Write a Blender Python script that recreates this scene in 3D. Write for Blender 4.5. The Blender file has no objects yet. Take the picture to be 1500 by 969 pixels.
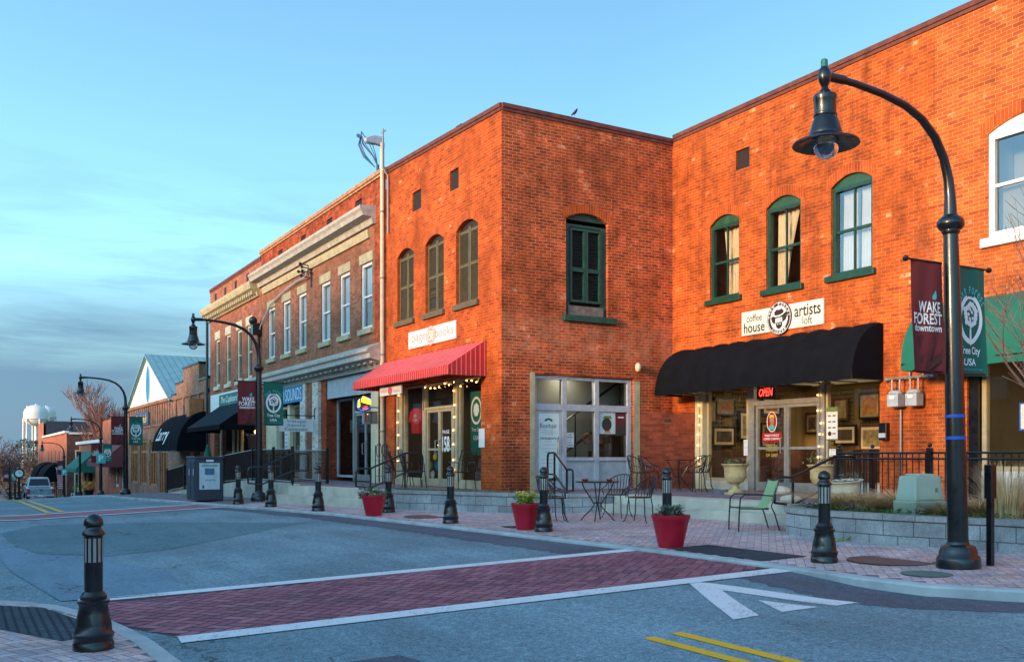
import bpy, math, random
from mathutils import Vector, Matrix
random.seed(7)
scn = bpy.context.scene
COL = scn.collection
R = math.radians

# ------------------------------------------------------------------ camera
cam_d = bpy.data.cameras.new("camera")
cam = bpy.data.objects.new("camera", cam_d)
COL.objects.link(cam)
cam.location = (0, 0, 1.27)
cam.rotation_euler = (R(90), 0, math.atan2(1394, 810))
cam_d.sensor_width = 36
cam_d.lens = 36 * 1394 / 1500
cam_d.shift_y = (668 - 484.5) / 1500
cam_d.clip_end = 4000
scn.camera = cam

# ------------------------------------------------------------------ sky, sun, exposure
SUN_EL, SUN_ROT = 9.0, 167.0          # low evening sun behind the camera, over the roofs across the street
world = bpy.data.worlds.new("World")
scn.world = world
world.use_nodes = True
wt = world.node_tree
wt.nodes.clear()
def wn(t, **kw):
    n = wt.nodes.new(t)
    for k, v in kw.items():
        setattr(n, k, v)
    return n
w_out = wn("ShaderNodeOutputWorld")
w_bg = wn("ShaderNodeBackground")
w_bg.inputs[1].default_value = 0.15
sky = wn("ShaderNodeTexSky", sky_type='NISHITA', sun_disc=False)
sky.sun_elevation = R(SUN_EL)
sky.sun_rotation = R(SUN_ROT)
sky.air_density = 1.0
sky.dust_density = 0.6
sky.ozone_density = 2.0
w_tc = wn("ShaderNodeTexCoord")
w_map = wn("ShaderNodeMapping")
w_map.inputs['Scale'].default_value = (3.0, 3.0, 22.0)
w_map.inputs['Location'].default_value = (0.4, 1.3, 0.35)
w_noise = wn("ShaderNodeTexNoise")
w_noise.inputs['Scale'].default_value = 1.0
w_noise.inputs['Detail'].default_value = 9
w_noise.inputs['Roughness'].default_value = 0.62
w_noise.inputs['Distortion'].default_value = 0.35
w_ramp = wn("ShaderNodeValToRGB")
w_ramp.color_ramp.elements[0].position = 0.45
w_ramp.color_ramp.elements[1].position = 0.60
w_sep = wn("ShaderNodeSeparateXYZ")
w_hi = wn("ShaderNodeMapRange")       # clouds bank up towards the horizon
w_hi.inputs[1].default_value = 0.06
w_hi.inputs[2].default_value = 0.30
w_hi.inputs[3].default_value = 0.8
w_hi.inputs[4].default_value = 0.0
w_mul = wn("ShaderNodeMath", operation='MULTIPLY')
w_lo = wn("ShaderNodeMapRange")       # a solid low bank
w_lo.inputs[1].default_value = 0.085
w_lo.inputs[2].default_value = 0.20
w_lo.inputs[3].default_value = 0.92
w_lo.inputs[4].default_value = 0.0
w_add = wn("ShaderNodeMath", operation='MAXIMUM')
w_tint = wn("ShaderNodeMixRGB", blend_type='MULTIPLY')
w_tint.inputs[0].default_value = 1.0
w_tint.inputs[2].default_value = (0.74, 0.95, 0.97, 1)
w_cl = wn("ShaderNodeMixRGB", blend_type='MIX')
w_cl.inputs[2].default_value = (0.29, 0.56, 0.95, 1)
L = wt.links.new
L(w_tc.outputs['Generated'], w_map.inputs[0]); L(w_map.outputs[0], w_noise.inputs['Vector'])
L(w_noise.outputs[0], w_ramp.inputs[0])
L(w_tc.outputs['Generated'], w_sep.inputs[0])
w_wob = wn("ShaderNodeMath", operation='MULTIPLY_ADD'); w_wob.inputs[1].default_value = -0.14; L(w_noise.outputs[0], w_wob.inputs[0]); w_z = wn("ShaderNodeMath", operation='ADD'); w_z.inputs[1].default_value = 0.07; L(w_sep.outputs[2], w_z.inputs[0]); L(w_z.outputs[0], w_wob.inputs[2])
L(w_sep.outputs[2], w_hi.inputs[0]); L(w_wob.outputs[0], w_lo.inputs[0])
L(w_ramp.outputs[0], w_mul.inputs[0]); L(w_hi.outputs[0], w_mul.inputs[1])
L(w_mul.outputs[0], w_add.inputs[0]); L(w_lo.outputs[0], w_add.inputs[1])
L(sky.outputs[0], w_tint.inputs[1]); L(w_tint.outputs[0], w_cl.inputs[1])
L(w_add.outputs[0], w_cl.inputs[0])
# sky scaled brighter behind the camera and dimmer ahead, added for fill light
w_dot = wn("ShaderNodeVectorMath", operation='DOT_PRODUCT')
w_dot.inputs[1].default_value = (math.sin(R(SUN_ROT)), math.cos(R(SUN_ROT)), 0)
w_fill = wn("ShaderNodeMapRange")
w_fill.inputs[1].default_value = -0.7
w_fill.inputs[2].default_value = 0.6
w_fill.inputs[3].default_value = 0.80
w_fill.inputs[4].default_value = 1.75
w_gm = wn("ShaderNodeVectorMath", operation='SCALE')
L(w_tc.outputs['Generated'], w_dot.inputs[0]); L(w_dot.outputs['Value'], w_fill.inputs[0])
L(w_cl.outputs[0], w_gm.inputs[0]); L(w_fill.outputs[0], w_gm.inputs['Scale'])
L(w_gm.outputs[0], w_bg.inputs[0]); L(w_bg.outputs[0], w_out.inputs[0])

sun_d = bpy.data.lights.new("sun", 'SUN')
sun_d.energy = 1.7
sun_d.angle = R(7)
sun_d.color = (1.0, 0.58, 0.27)
sun = bpy.data.objects.new("sun", sun_d)
COL.objects.link(sun)
_to = Vector((math.sin(R(SUN_ROT)) * math.cos(R(SUN_EL)), math.cos(R(SUN_ROT)) * math.cos(R(SUN_EL)), math.sin(R(SUN_EL))))
sun.rotation_euler = (-_to).to_track_quat('-Z', 'Y').to_euler()
sun.location = (0, -20, 30)

scn.view_settings.view_transform = 'Standard'
scn.view_settings.look = 'None'
scn.view_settings.gamma = 1
scn.view_settings.use_curve_mapping = False
scn.view_settings.exposure = 1.6
scn.cycles.max_bounces = 8
scn.cycles.transparent_max_bounces = 24
scn.cycles.caustics_reflective = False
scn.cycles.caustics_refractive = False
scn.cycles.use_denoising = True

# ------------------------------------------------------------------ materials
def lin(c):
    c /= 255
    return c / 12.92 if c <= 0.04045 else ((c + 0.055) / 1.055) ** 2.4
def S(r, g, b):
    return (lin(r), lin(g), lin(b), 1)
class NT:
    def __init__(s, name):
        s.m = bpy.data.materials.new(name)
        s.m.use_nodes = True
        s.t = s.m.node_tree
        s.b = s.t.nodes['Principled BSDF']
        s.out = s.t.nodes['Material Output']
    def n(s, t, **kw):
        x = s.t.nodes.new(t)
        for k, v in kw.items():
            if isinstance(k, str) and hasattr(x, k):
                setattr(x, k, v)
        return x
    def l(s, a, b):
        s.t.links.new(a, b)
    def noise(s, vec, scale, detail=4, rough=0.55):
        x = s.n("ShaderNodeTexNoise")
        x.inputs['Scale'].default_value = scale
        x.inputs['Detail'].default_value = detail
        x.inputs['Roughness'].default_value = rough
        if vec is not None:
            s.l(vec, x.inputs['Vector'])
        return x.outputs[0]
    def rng(s, v, a, b, c, d):
        x = s.n("ShaderNodeMapRange")
        for i, q in enumerate((a, b, c, d)):
            x.inputs[i + 1].default_value = q
        s.l(v, x.inputs[0])
        return x.outputs[0]
    def mix(s, f, a, b, mode='MIX'):
        x = s.n("ShaderNodeMixRGB", blend_type=mode)
        for i, q in enumerate((f, a, b)):
            if hasattr(q, 'links'):
                s.l(q, x.inputs[i])
            else:
                x.inputs[i].default_value = q
        return x.outputs[0]
    def bump(s, h, strength, dist):
        x = s.n("ShaderNodeBump")
        x.inputs['Strength'].default_value = strength
        x.inputs['Distance'].default_value = dist
        s.l(h, x.inputs['Height'])
        s.l(x.outputs[0], s.b.inputs['Normal'])

def mat(name, col, rough=0.6, metal=0.0, var=0.18, scale=6.0, bump=0.0, bscale=60.0, spec=0.5, coat=0.0):
    t = NT(name)
    pos = t.n("ShaderNodeNewGeometry").outputs['Position']
    n1 = t.noise(pos, scale, 5, 0.6)
    f = t.rng(n1, 0.3, 0.7, 1 - var, 1 + var)
    c = t.mix(1.0, col, f, 'MULTIPLY')
    t.l(c, t.b.inputs['Base Color'])
    r = t.rng(n1, 0.3, 0.7, max(0.03, rough - 0.08), min(1, rough + 0.08))
    t.l(r, t.b.inputs['Roughness'])
    t.b.inputs['Metallic'].default_value = metal
    t.b.inputs['Specular IOR Level'].default_value = spec
    t.b.inputs['Coat Weight'].default_value = coat
    if bump:
        t.bump(t.noise(pos, bscale, 3), bump, 0.01)
    return t.m

def emit(name, col, strength):
    t = NT(name)
    t.b.inputs['Base Color'].default_value = (0, 0, 0, 1)
    t.b.inputs['Emission Color'].default_value = col
    t.b.inputs['Emission Strength'].default_value = strength
    return t.m

def brick(name, c1, c2, c3, mortar, bw=0.215, bh=0.0755, ms=0.009, blotch=0.3, pale=0.0, palecol=(0.6, 0.55, 0.5, 1), bump=0.5, soot=0.0, band=None, wobble=0.02):
    t = NT(name)
    uv = t.n("ShaderNodeTexCoord").outputs['UV']
    pos = t.n("ShaderNodeNewGeometry").outputs['Position']
    wob = t.noise(pos, 1.3, 2)
    wv = t.n("ShaderNodeVectorMath", operation='MULTIPLY_ADD')     # courses are not dead straight
    cmb = t.n("ShaderNodeCombineXYZ")
    t.l(t.rng(wob, 0, 1, -wobble, wobble), cmb.inputs[1])
    va = t.n("ShaderNodeVectorMath", operation='ADD')
    t.l(uv, va.inputs[0]); t.l(cmb.outputs[0], va.inputs[1])
    def br(off, ca, cb, cm):
        b = t.n("ShaderNodeTexBrick")
        b.offset = 0.5
        b.inputs['Scale'].default_value = 1
        b.inputs['Brick Width'].default_value = bw
        b.inputs['Row Height'].default_value = bh
        b.inputs['Mortar Size'].default_value = ms * 0.5
        b.inputs['Mortar Smooth'].default_value = 0.3
        b.inputs['Color1'].default_value = ca
        b.inputs['Color2'].default_value = cb
        b.inputs['Mortar'].default_value = cm
        a = t.n("ShaderNodeVectorMath", operation='ADD')
        a.inputs[1].default_value = (bw * off[0], bh * 2 * off[1], 0)
        t.l(va.outputs[0], a.inputs[0]); t.l(a.outputs[0], b.inputs['Vector'])
        return b
    b0 = br((0, 0), c1, c2, mortar)
    b1 = br((37, 23), (0, 0, 0, 1), (1, 1, 1, 1), (0, 0, 0, 1))
    b2 = br((91, 51), (0, 0, 0, 1), (1, 1, 1, 1), (0, 0, 0, 1))
    big = t.noise(pos, 0.55, 6, 0.65)
    mid = t.noise(pos, 2.2, 6, 0.7)
    sel = t.n("ShaderNodeMath", operation='ADD')
    t.l(b1.outputs[0], sel.inputs[0]); t.l(t.rng(big, 0.35, 0.65, -0.25, 0.25), sel.inputs[1])
    c = t.mix(t.rng(sel.outputs[0], 0.62, 1.0, 0, 0.7), b0.outputs[0], c3)
    if pale > 0:
        sp = t.n("ShaderNodeMath", operation='ADD')
        t.l(b2.outputs[0], sp.inputs[0]); t.l(t.rng(mid, 0.3, 0.75, -0.3, 0.3), sp.inputs[1])
        c = t.mix(t.rng(sp.outputs[0], 1.06 - pale, 1.2 - pale, 0, 0.75), c, palecol)
    c = t.mix(b0.outputs['Fac'], c, t.mix(t.rng(mid, 0.35, 0.65, 0, 1), mortar, tuple(x * 0.7 for x in mortar[:3]) + (1,)))
    c = t.mix(1.0, c, t.rng(mid, 0.35, 0.65, 1 - blotch, 1 + blotch), 'MULTIPLY')
    c = t.mix(1.0, c, t.rng(big, 0.38, 0.62, 0.76, 1.14), 'MULTIPLY')
    fine = t.noise(pos, 45, 3)
    c = t.mix(1.0, c, t.rng(fine, 0.3, 0.7, 0.8, 1.2), 'MULTIPLY')
    if soot:
        mp = t.n("ShaderNodeMapping")
        mp.inputs['Scale'].default_value = (2.2, 2.2, 0.35)
        t.l(pos, mp.inputs[0])
        st = t.noise(mp.outputs[0], 1.0, 6, 0.7)
        c = t.mix(t.rng(st, 0.47, 0.62, 0, soot), c, (0.02, 0.012, 0.01, 1))
    if band:                                   # a course of limey, repointed brickwork
        sp_ = t.n("ShaderNodeSeparateXYZ"); t.l(pos, sp_.inputs[0])
        up = t.rng(sp_.outputs[2], band[0] - .25, band[0] + .1, 0, 1); dn = t.rng(sp_.outputs[2], band[1] - .1, band[1] + .3, 1, 0)
        k1 = t.n("ShaderNodeMath", operation='MULTIPLY'); t.l(up, k1.inputs[0]); t.l(dn, k1.inputs[1])
        k2 = t.n("ShaderNodeMath", operation='MULTIPLY'); t.l(k1.outputs[0], k2.inputs[0]); t.l(t.rng(t.noise(pos, 3.5, 6, 0.75), 0.42, 0.62, 0.03, 0.36), k2.inputs[1])
        c = t.mix(k2.outputs[0], c, palecol)
    t.l(c, t.b.inputs['Base Color'])
    t.b.inputs['Roughness'].default_value = 0.9
    t.b.inputs['Specular IOR Level'].default_value = 0.2
    inv = t.n("ShaderNodeMath", operation='MULTIPLY_ADD')
    inv.inputs[1].default_value = -1.0
    t.l(b0.outputs['Fac'], inv.inputs[0]); t.l(t.rng(fine, 0, 1, 0.7, 1.3), inv.inputs[2])
    t.bump(inv.outputs[0], bump, 0.006)
    return t.m

def pavers(name, cols, rough=0.85, dirt=0.35):
    """each loose brick of the mesh takes its own tone"""
    t = NT(name)
    g = t.n("ShaderNodeNewGeometry")
    rp = t.n("ShaderNodeValToRGB")
    rp.color_ramp.interpolation = 'CONSTANT'
    els = rp.color_ramp.elements
    while len(els) < len(cols):
        els.new(0.5)
    for i, c in enumerate(cols):
        els[i].position = i / len(cols)
        els[i].color = c
    t.l(g.outputs['Random Per Island'], rp.inputs[0])
    n1 = t.noise(g.outputs['Position'], 0.8, 6, 0.65)
    n2 = t.noise(g.outputs['Position'], 30, 4, 0.6)
    c = t.mix(1, rp.outputs[0], t.rng(n1, 0.3, 0.7, 1 - dirt, 1 + dirt * 0.6), 'MULTIPLY')
    c = t.mix(1, c, t.rng(n2, 0.3, 0.7, 0.82, 1.18), 'MULTIPLY')
    t.l(c, t.b.inputs['Base Color'])
    t.b.inputs['Roughness'].default_value = rough
    t.bump(n2, 0.25, 0.004)
    return t.m

def asphalt(name, col, patch=0.25, speck=0.5):
    t = NT(name)
    pos = t.n("ShaderNodeNewGeometry").outputs['Position']
    n1 = t.noise(pos, 0.35, 6, 0.6)
    n2 = t.noise(pos, 55, 3, 0.7)
    mp = t.n("ShaderNodeMapping")
    mp.inputs['Scale'].default_value = (0.25, 2.0, 1)
    t.l(pos, mp.inputs[0])
    n3 = t.noise(mp.outputs[0], 1.2, 5, 0.65)                      # long wear tracks
    c = t.mix(1, col, t.rng(n1, 0.3, 0.7, 1 - patch, 1 + patch), 'MULTIPLY')
    c = t.mix(1, c, t.rng(n3, 0.3, 0.7, 0.84, 1.14), 'MULTIPLY')
    c = t.mix(1, c, t.rng(n2, 0.3, 0.7, 1 - speck, 1 + speck), 'MULTIPLY')
    n4 = t.noise(pos, 16, 4, 0.75)
    c = t.mix(1, c, t.rng(n4, 0.35, 0.65, 1 - speck * .45, 1 + speck * .45), 'MULTIPLY')
    vo = t.n("ShaderNodeTexVoronoi", feature='DISTANCE_TO_EDGE')     # hairline cracks
    vo.inputs['Scale'].default_value = 0.55
    dd = t.n("ShaderNodeVectorMath", operation='ADD')
    t.l(pos, dd.inputs[0])
    nn = t.n("ShaderNodeTexNoise"); nn.inputs['Scale'].default_value = 1.6; nn.inputs['Detail'].default_value = 5
    t.l(pos, nn.inputs['Vector']); t.l(nn.outputs[1], dd.inputs[1]); t.l(dd.outputs[0], vo.inputs['Vector'])
    gate = t.rng(t.noise(pos, 0.5, 2), 0.52, 0.6, 0, 0.6)
    crack = t.n("ShaderNodeMath", operation='MULTIPLY')
    t.l(t.rng(vo.outputs[0], 0.004, 0.012, 1, 0), crack.inputs[0]); t.l(gate, crack.inputs[1])
    c = t.mix(crack.outputs[0], c, (0.012, 0.013, 0.015, 1))
    t.l(c, t.b.inputs['Base Color'])
    t.b.inputs['Roughness'].default_value = 0.82
    t.b.inputs['Specular IOR Level'].default_value = 0.35
    t.bump(n2, 0.5, 0.006)
    return t.m

def paint(name, col, wear=0.55):
    t = NT(name)
    pos = t.n("ShaderNodeNewGeometry").outputs['Position']
    n2 = t.noise(pos, 38, 5, 0.75)
    n1 = t.noise(pos, 3, 5, 0.7)
    a = t.n("ShaderNodeMath", operation='ADD')
    t.l(n2, a.inputs[0]); t.l(t.rng(n1, 0.3, 0.7, -0.1, 0.1), a.inputs[1])
    c = t.mix(t.rng(a.outputs[0], wear + 0.05, wear + 0.17, 0, 0.8), col, (0.09, 0.09, 0.095, 1))
    t.l(c, t.b.inputs['Base Color'])
    t.b.inputs['Roughness'].default_value = 0.65
    return t.m

def glass(name, tint=(0.92, 0.95, 0.95, 1), refl=(0.9, 0.95, 1, 1), ior=1.5, extra=0.0):
    t = NT(name)
    t.t.nodes.remove(t.b)
    tr = t.n("ShaderNodeBsdfTransparent"); tr.inputs[0].default_value = tint
    gl = t.n("ShaderNodeBsdfGlossy"); gl.inputs[0].default_value = refl; gl.inputs[1].default_value = 0.015
    fr = t.n("ShaderNodeFresnel"); fr.inputs[0].default_value = ior
    pos = t.n("ShaderNodeNewGeometry").outputs['Position']
    bp = t.n("ShaderNodeBump"); bp.inputs['Strength'].default_value = 0.02; bp.inputs['Distance'].default_value = 0.05
    t.l(t.noise(pos, 1.4, 2), bp.inputs['Height']); t.l(bp.outputs[0], gl.inputs['Normal'])
    mx = t.n("ShaderNodeMixShader")
    f = t.rng(fr.outputs[0], 0, 1, extra, 1)
    t.l(f, mx.inputs[0]); t.l(tr.outputs[0], mx.inputs[1]); t.l(gl.outputs[0], mx.inputs[2])
    t.l(mx.outputs[0], t.out.inputs[0])
    return t.m

def stripes(name, ca, cb, pitch, frac, axis='U'):
    t = NT(name)
    uv = t.n("ShaderNodeTexCoord").outputs['UV']
    sp = t.n("ShaderNodeSeparateXYZ"); t.l(uv, sp.inputs[0])
    dv = t.n("ShaderNodeMath", operation='DIVIDE'); dv.inputs[1].default_value = pitch
    t.l(sp.outputs[0 if axis == 'U' else 1], dv.inputs[0])
    fr = t.n("ShaderNodeMath", operation='FRACT'); t.l(dv.outputs[0], fr.inputs[0])
    gt = t.n("ShaderNodeMath", operation='LESS_THAN'); gt.inputs[1].default_value = frac
    t.l(fr.outputs[0], gt.inputs[0])
    pos = t.n("ShaderNodeNewGeometry").outputs['Position']
    c = t.mix(gt.outputs[0], ca, cb)
    c = t.mix(1, c, t.rng(t.noise(pos, 3, 5), 0.3, 0.7, 0.85, 1.15), 'MULTIPLY')
    t.l(c, t.b.inputs['Base Color'])
    t.b.inputs['Roughness'].default_value = 0.8
    return t.m

def planks(name, ca, cb, pitch, axis='U'):
    return stripes(name, ca, cb, pitch, 0.12, axis)

def leafmat(name, c1, c2):
    t = NT(name)
    g = t.n("ShaderNodeNewGeometry")
    c = t.mix(g.outputs['Random Per Island'], c1, c2)
    t.l(c, t.b.inputs['Base Color'])
    t.b.inputs['Roughness'].default_value = 0.7
    return t.m

M_ = {}
M_['brick_orange'] = brick('brick_orange', S(196, 88, 34), S(176, 74, 30), S(134, 54, 28), S(196, 130, 78), ms=0.010, blotch=0.24, pale=0.05, soot=0.14, palecol=S(205, 150, 110))
M_['brick_side'] = brick('brick_side', S(192, 82, 42), S(168, 68, 36), S(116, 50, 32), S(212, 158, 114), ms=0.012, blotch=0.34, pale=0.07, palecol=S(202, 150, 122), soot=0.28, band=(3.75, 4.55))
M_['brick_cafe'] = brick('brick_cafe', S(200, 92, 36), S(178, 78, 32), S(138, 60, 32), S(204, 140, 84), ms=0.010, blotch=0.26, pale=0.07, palecol=S(208, 160, 118), soot=0.36)
M_['brick_light'] = brick('brick_light', S(204, 102, 44), S(182, 86, 38), S(144, 66, 36), S(212, 160, 110), blotch=0.2, pale=0.06, palecol=S(212, 168, 126))
M_['brick_brown'] = brick('brick_brown', S(164, 108, 80), S(144, 90, 68), S(112, 68, 54), S(166, 132, 106), blotch=0.18)
M_['brick_parapet'] = brick('brick_parapet', S(172, 76, 42), S(144, 60, 34), S(98, 46, 32), S(156, 112, 84), blotch=0.35)
M_['brick_rust'] = brick('brick_rust', S(178, 110, 84), S(156, 92, 70), S(122, 70, 56), S(170, 142, 122), blotch=0.2)
M_['brick_infill'] = brick('brick_infill', S(136, 66, 46), S(118, 54, 38), S(92, 44, 34), S(112, 76, 62), blotch=0.2)
M_['brick_tan'] = brick('brick_tan', S(156, 120, 100), S(138, 104, 86), S(112, 86, 72), S(142, 120, 106), blotch=0.2)
M_['brick_dark'] = brick('brick_dark', S(112, 78, 70), S(94, 64, 58), S(76, 52, 48), S(110, 94, 88), blotch=0.2)
M_['brick_far'] = brick('brick_far', S(186, 112, 84), S(164, 94, 70), S(132, 76, 58), S(170, 140, 120), blotch=0.15)
M_['brick_arch'] = brick('brick_arch', S(192, 86, 36), S(172, 72, 32), S(134, 56, 30), S(200, 142, 94), bw=0.076, bh=0.22, blotch=0.2)
M_['brick_white'] = brick('brick_white', S(224, 222, 212), S(212, 208, 198), S(172, 100, 72), S(190, 186, 176), blotch=0.08)
M_['block'] = brick('block', S(164, 166, 166), S(146, 150, 152), S(126, 132, 136), S(104, 104, 104), bw=0.42, bh=0.2, ms=0.014, blotch=0.15, bump=0.8)
M_['block_cap'] = brick('block_cap', S(166, 166, 164), S(150, 150, 150), S(132, 134, 136), S(100, 100, 100), bw=0.45, bh=0.5, ms=0.012, blotch=0.15)
M_['concrete'] = mat('concrete', S(192, 186, 168), 0.85, var=0.2, scale=2.5, bump=0.3)
M_['kerb'] = mat('kerb', S(174, 178, 176), 0.85, var=0.25, scale=2.0, bump=0.4)
M_['asphalt'] = asphalt('asphalt', S(118, 142, 148), .25, .6)
M_['asphalt_patch'] = asphalt('asphalt_patch', S(92, 124, 130), 0.12)
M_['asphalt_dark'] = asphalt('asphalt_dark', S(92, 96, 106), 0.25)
M_['asphalt_smooth'] = asphalt('asphalt_smooth', S(112, 140, 154), 0.12, 0.35)
M_['joint'] = mat('joint', S(120, 112, 112), 0.95, var=0.3, scale=3)
M_['red_joint'] = mat('red_joint', S(74, 48, 54), 0.9, var=0.3, scale=3)
M_['paver'] = pavers('paver', [S(216, 182, 174), S(204, 168, 162), S(192, 178, 180), S(222, 192, 182), S(184, 164, 168), S(210, 182, 178)])
M_['paver_red'] = pavers('paver_red', [S(162, 94, 104), S(152, 88, 99), S(170, 106, 113), S(138, 82, 94), S(157, 101, 110)], dirt=0.3)
M_['white_line'] = paint('white_line', S(226, 228, 226), 0.51)
M_['yellow_line'] = paint('yellow_line', S(250, 184, 24), 0.53)
M_['tactile'] = brick('tactile', S(84, 98, 106), S(78, 90, 98), S(70, 82, 90), S(50, 58, 66), bw=0.075, bh=0.075, ms=0.03, blotch=0.1, bump=1.0, wobble=0.0)
M_['black_metal'] = mat('black_metal', S(13, 15, 19), 0.32, 0.0, var=0.25, scale=8, coat=0.3)
M_['black_iron'] = mat('black_iron', S(13, 15, 18), 0.33, 0.0, var=0.25, scale=8, coat=0.35)
M_['grey_metal'] = mat('grey_metal', S(128, 132, 136), 0.45, 0.2)
M_['alu'] = mat('alu', S(168, 166, 160), 0.4, 0.5)
M_['frame_grey'] = mat('frame_grey', S(178, 186, 194), 0.5, 0.1)
M_['panel_grey'] = mat('panel_grey', S(166, 176, 184), 0.6)
M_['frame_sand'] = mat('frame_sand', S(178, 164, 132), 0.6)
M_['cream'] = mat('cream', S(206, 196, 164), 0.7, var=0.15, scale=3)
M_['stone'] = mat('stone', S(176, 164, 130), 0.8, var=0.25, scale=4)
M_['white'] = mat('white', S(220, 222, 220), 0.6, var=0.1)
M_['white_panel'] = mat('white_panel', S(206, 212, 216), 0.6, var=0.08)
M_['cornice_white'] = mat('cornice_white', S(172, 168, 158), 0.7, var=0.25, scale=5)
M_['green_paint'] = mat('green_paint', S(14, 64, 54), 0.45, var=0.3, scale=9)
M_['green_dark'] = mat('green_dark', S(18, 74, 66), 0.5, var=0.4, scale=9)
M_['green_arch'] = mat('green_arch', S(34, 78, 58), 0.5, var=0.25, scale=5)
M_['shutter'] = mat('shutter', S(92, 84, 62), 0.75, var=0.3, scale=8)
M_['shutter_dark'] = mat('shutter_dark', S(44, 42, 36), 0.8, var=0.35, scale=10)
M_['raw_wood'] = mat('raw_wood', S(112, 104, 100), 0.9, var=0.4, scale=10)
M_['coping'] = mat('coping', S(104, 56, 44), 0.8, var=0.4, scale=6, bump=0.3)
M_['coping_pale'] = mat('coping_pale', S(176, 130, 92), 0.8, var=0.4, scale=5, bump=0.3)
M_['vent'] = stripes('vent', S(46, 34, 28), S(20, 15, 13), 0.06, 0.45, 'V')
M_['roof'] = mat('roof', S(90, 88, 86), 0.9)
M_['seam_roof'] = stripes('seam_roof', S(112, 158, 168), S(84, 126, 138), 0.42, 0.14)
M_['dark_clad'] = stripes('dark_clad', S(52, 60, 74), S(40, 47, 60), 0.6, 0.1)
M_['red_awning'] = stripes('red_awning', S(200, 40, 56), S(244, 196, 184), 0.26, 0.13)
M_['red_valance'] = stripes('red_valance', S(190, 34, 44), S(214, 120, 100), 0.13, 0.22)
M_['black_cloth'] = mat('black_cloth', S(19, 21, 27), 0.95, var=0.25, scale=4, bump=0.15, bscale=200, spec=0.08)
M_['slate_cloth'] = mat('slate_cloth', S(34, 46, 54), 0.95, var=0.2, scale=4, spec=0.1)
M_['green_cloth'] = mat('green_cloth', S(5, 100, 82), 0.8, var=0.12, scale=3)
M_['green_flag'] = mat('green_flag', S(8, 98, 84), 0.8, var=0.12, scale=3)
M_['wine_flag'] = mat('wine_flag', S(104, 34, 38), 0.85, var=0.15, scale=3)
M_['wine_dark'] = mat('wine_dark', S(74, 32, 34), 0.85, var=0.15, scale=5)
M_['wine_awning'] = mat('wine_awning', S(110, 52, 58), 0.8)
M_['letter_white'] = mat('letter_white', S(226, 232, 230), 0.7, var=0.05)
M_['letter_black'] = mat('letter_black', S(34, 32, 32), 0.7, var=0.05)
M_['letter_teal'] = mat('letter_teal', S(60, 178, 176), 0.7, var=0.05)
M_['letter_red'] = mat('letter_red', S(206, 92, 92), 0.7, var=0.05)
M_['letter_pink'] = mat('letter_pink', S(222, 150, 146), 0.7, var=0.05)
M_['letter_yellow'] = mat('letter_yellow', S(232, 196, 70), 0.6, var=0.05)
M_['sign_cream'] = mat('sign_cream', S(216, 218, 206), 0.6, var=0.06)
M_['sign_brown'] = mat('sign_brown', S(42, 28, 30), 0.6, var=0.05)
M_['sign_blue'] = mat('sign_blue', S(20, 130, 178), 0.6, var=0.06)
M_['sign_navy'] = mat('sign_navy', S(52, 82, 116), 0.6, var=0.06)
M_['sign_green'] = mat('sign_green', S(30, 108, 92), 0.6, var=0.06)
M_['pot_red'] = mat('pot_red', S(178, 20, 44), 0.42, var=0.1, scale=4)
M_['soil'] = mat('soil', S(70, 52, 40), 0.95, var=0.35, scale=9, bump=0.5)
M_['mulch'] = mat('mulch', S(120, 96, 68), 0.95, var=0.4, scale=10, bump=0.6)
M_['urn'] = mat('urn', S(196, 172, 122), 0.85, var=0.25, scale=6, bump=0.3)
M_['urn_pale'] = mat('urn_pale', S(206, 196, 172), 0.85, var=0.25, scale=6, bump=0.3)
M_['utility'] = mat('utility', S(158, 180, 164), 0.55, var=0.1, scale=3)
M_['chair_green'] = mat('chair_green', S(150, 182, 128), 0.6, var=0.08)
M_['bin'] = mat('bin', S(52, 60, 70), 0.5, var=0.15)
M_['poster_pale'] = mat('poster_pale', S(214, 232, 228), 0.4, var=0.06)
M_['poster'] = mat('poster', S(190, 210, 214), 0.4, var=0.1)
M_['poster_teal'] = mat('poster_teal', S(60, 118, 140), 0.5)
M_['wood'] = mat('wood', S(176, 112, 62), 0.6, var=0.3, scale=5)
M_['wood_dark'] = mat('wood_dark', S(84, 52, 34), 0.6, var=0.3, scale=5)
M_['int_dark'] = mat('int_dark', S(58, 52, 46), 0.9, var=0.3, scale=1.5)
M_['int_grey'] = mat('int_grey', S(146, 144, 130), 0.9, var=0.15, scale=1.5)
M_['int_cafe'] = mat('int_cafe', S(136, 118, 72), 0.9, var=0.15, scale=1.5)
M_['int_tan'] = mat('int_tan', S(150, 134, 100), 0.9, var=0.15, scale=1.5)
M_['curtain'] = mat('curtain', S(214, 198, 172), 0.9, var=0.12, scale=8)
M_['curtain_white'] = mat('curtain_white', S(226, 228, 228), 0.9, var=0.06, scale=8)
M_['blind'] = stripes('blind', S(196, 204, 208), S(160, 170, 176), 0.05, 0.25, 'V')
M_['glass'] = glass('glass')
M_['glass_sky'] = glass('glass_sky', (0.75, 0.8, 0.85, 1), extra=0.12)
M_['glass_dark'] = glass('glass_dark', (0.45, 0.5, 0.52, 1))
M_['bulb_glass'] = glass('bulb_glass', (0.75, 0.72, 0.7, 1), extra=0.15)
M_['fairy'] = emit('fairy', (1.0, 0.5, 0.12, 1), 5)
M_['neon_red'] = emit('neon_red', (1.0, 0.03, 0.02, 1), 2.4)
M_['neon_yellow'] = emit('neon_yellow', (1.0, 0.78, 0.02, 1), 1.1)
M_['neon_blue'] = emit('neon_blue', (0.03, 0.12, 1.0, 1), 1.0)
M_['ceiling_glow'] = emit('ceiling_glow', (1.0, 0.72, 0.36, 1), 0.07)
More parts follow.
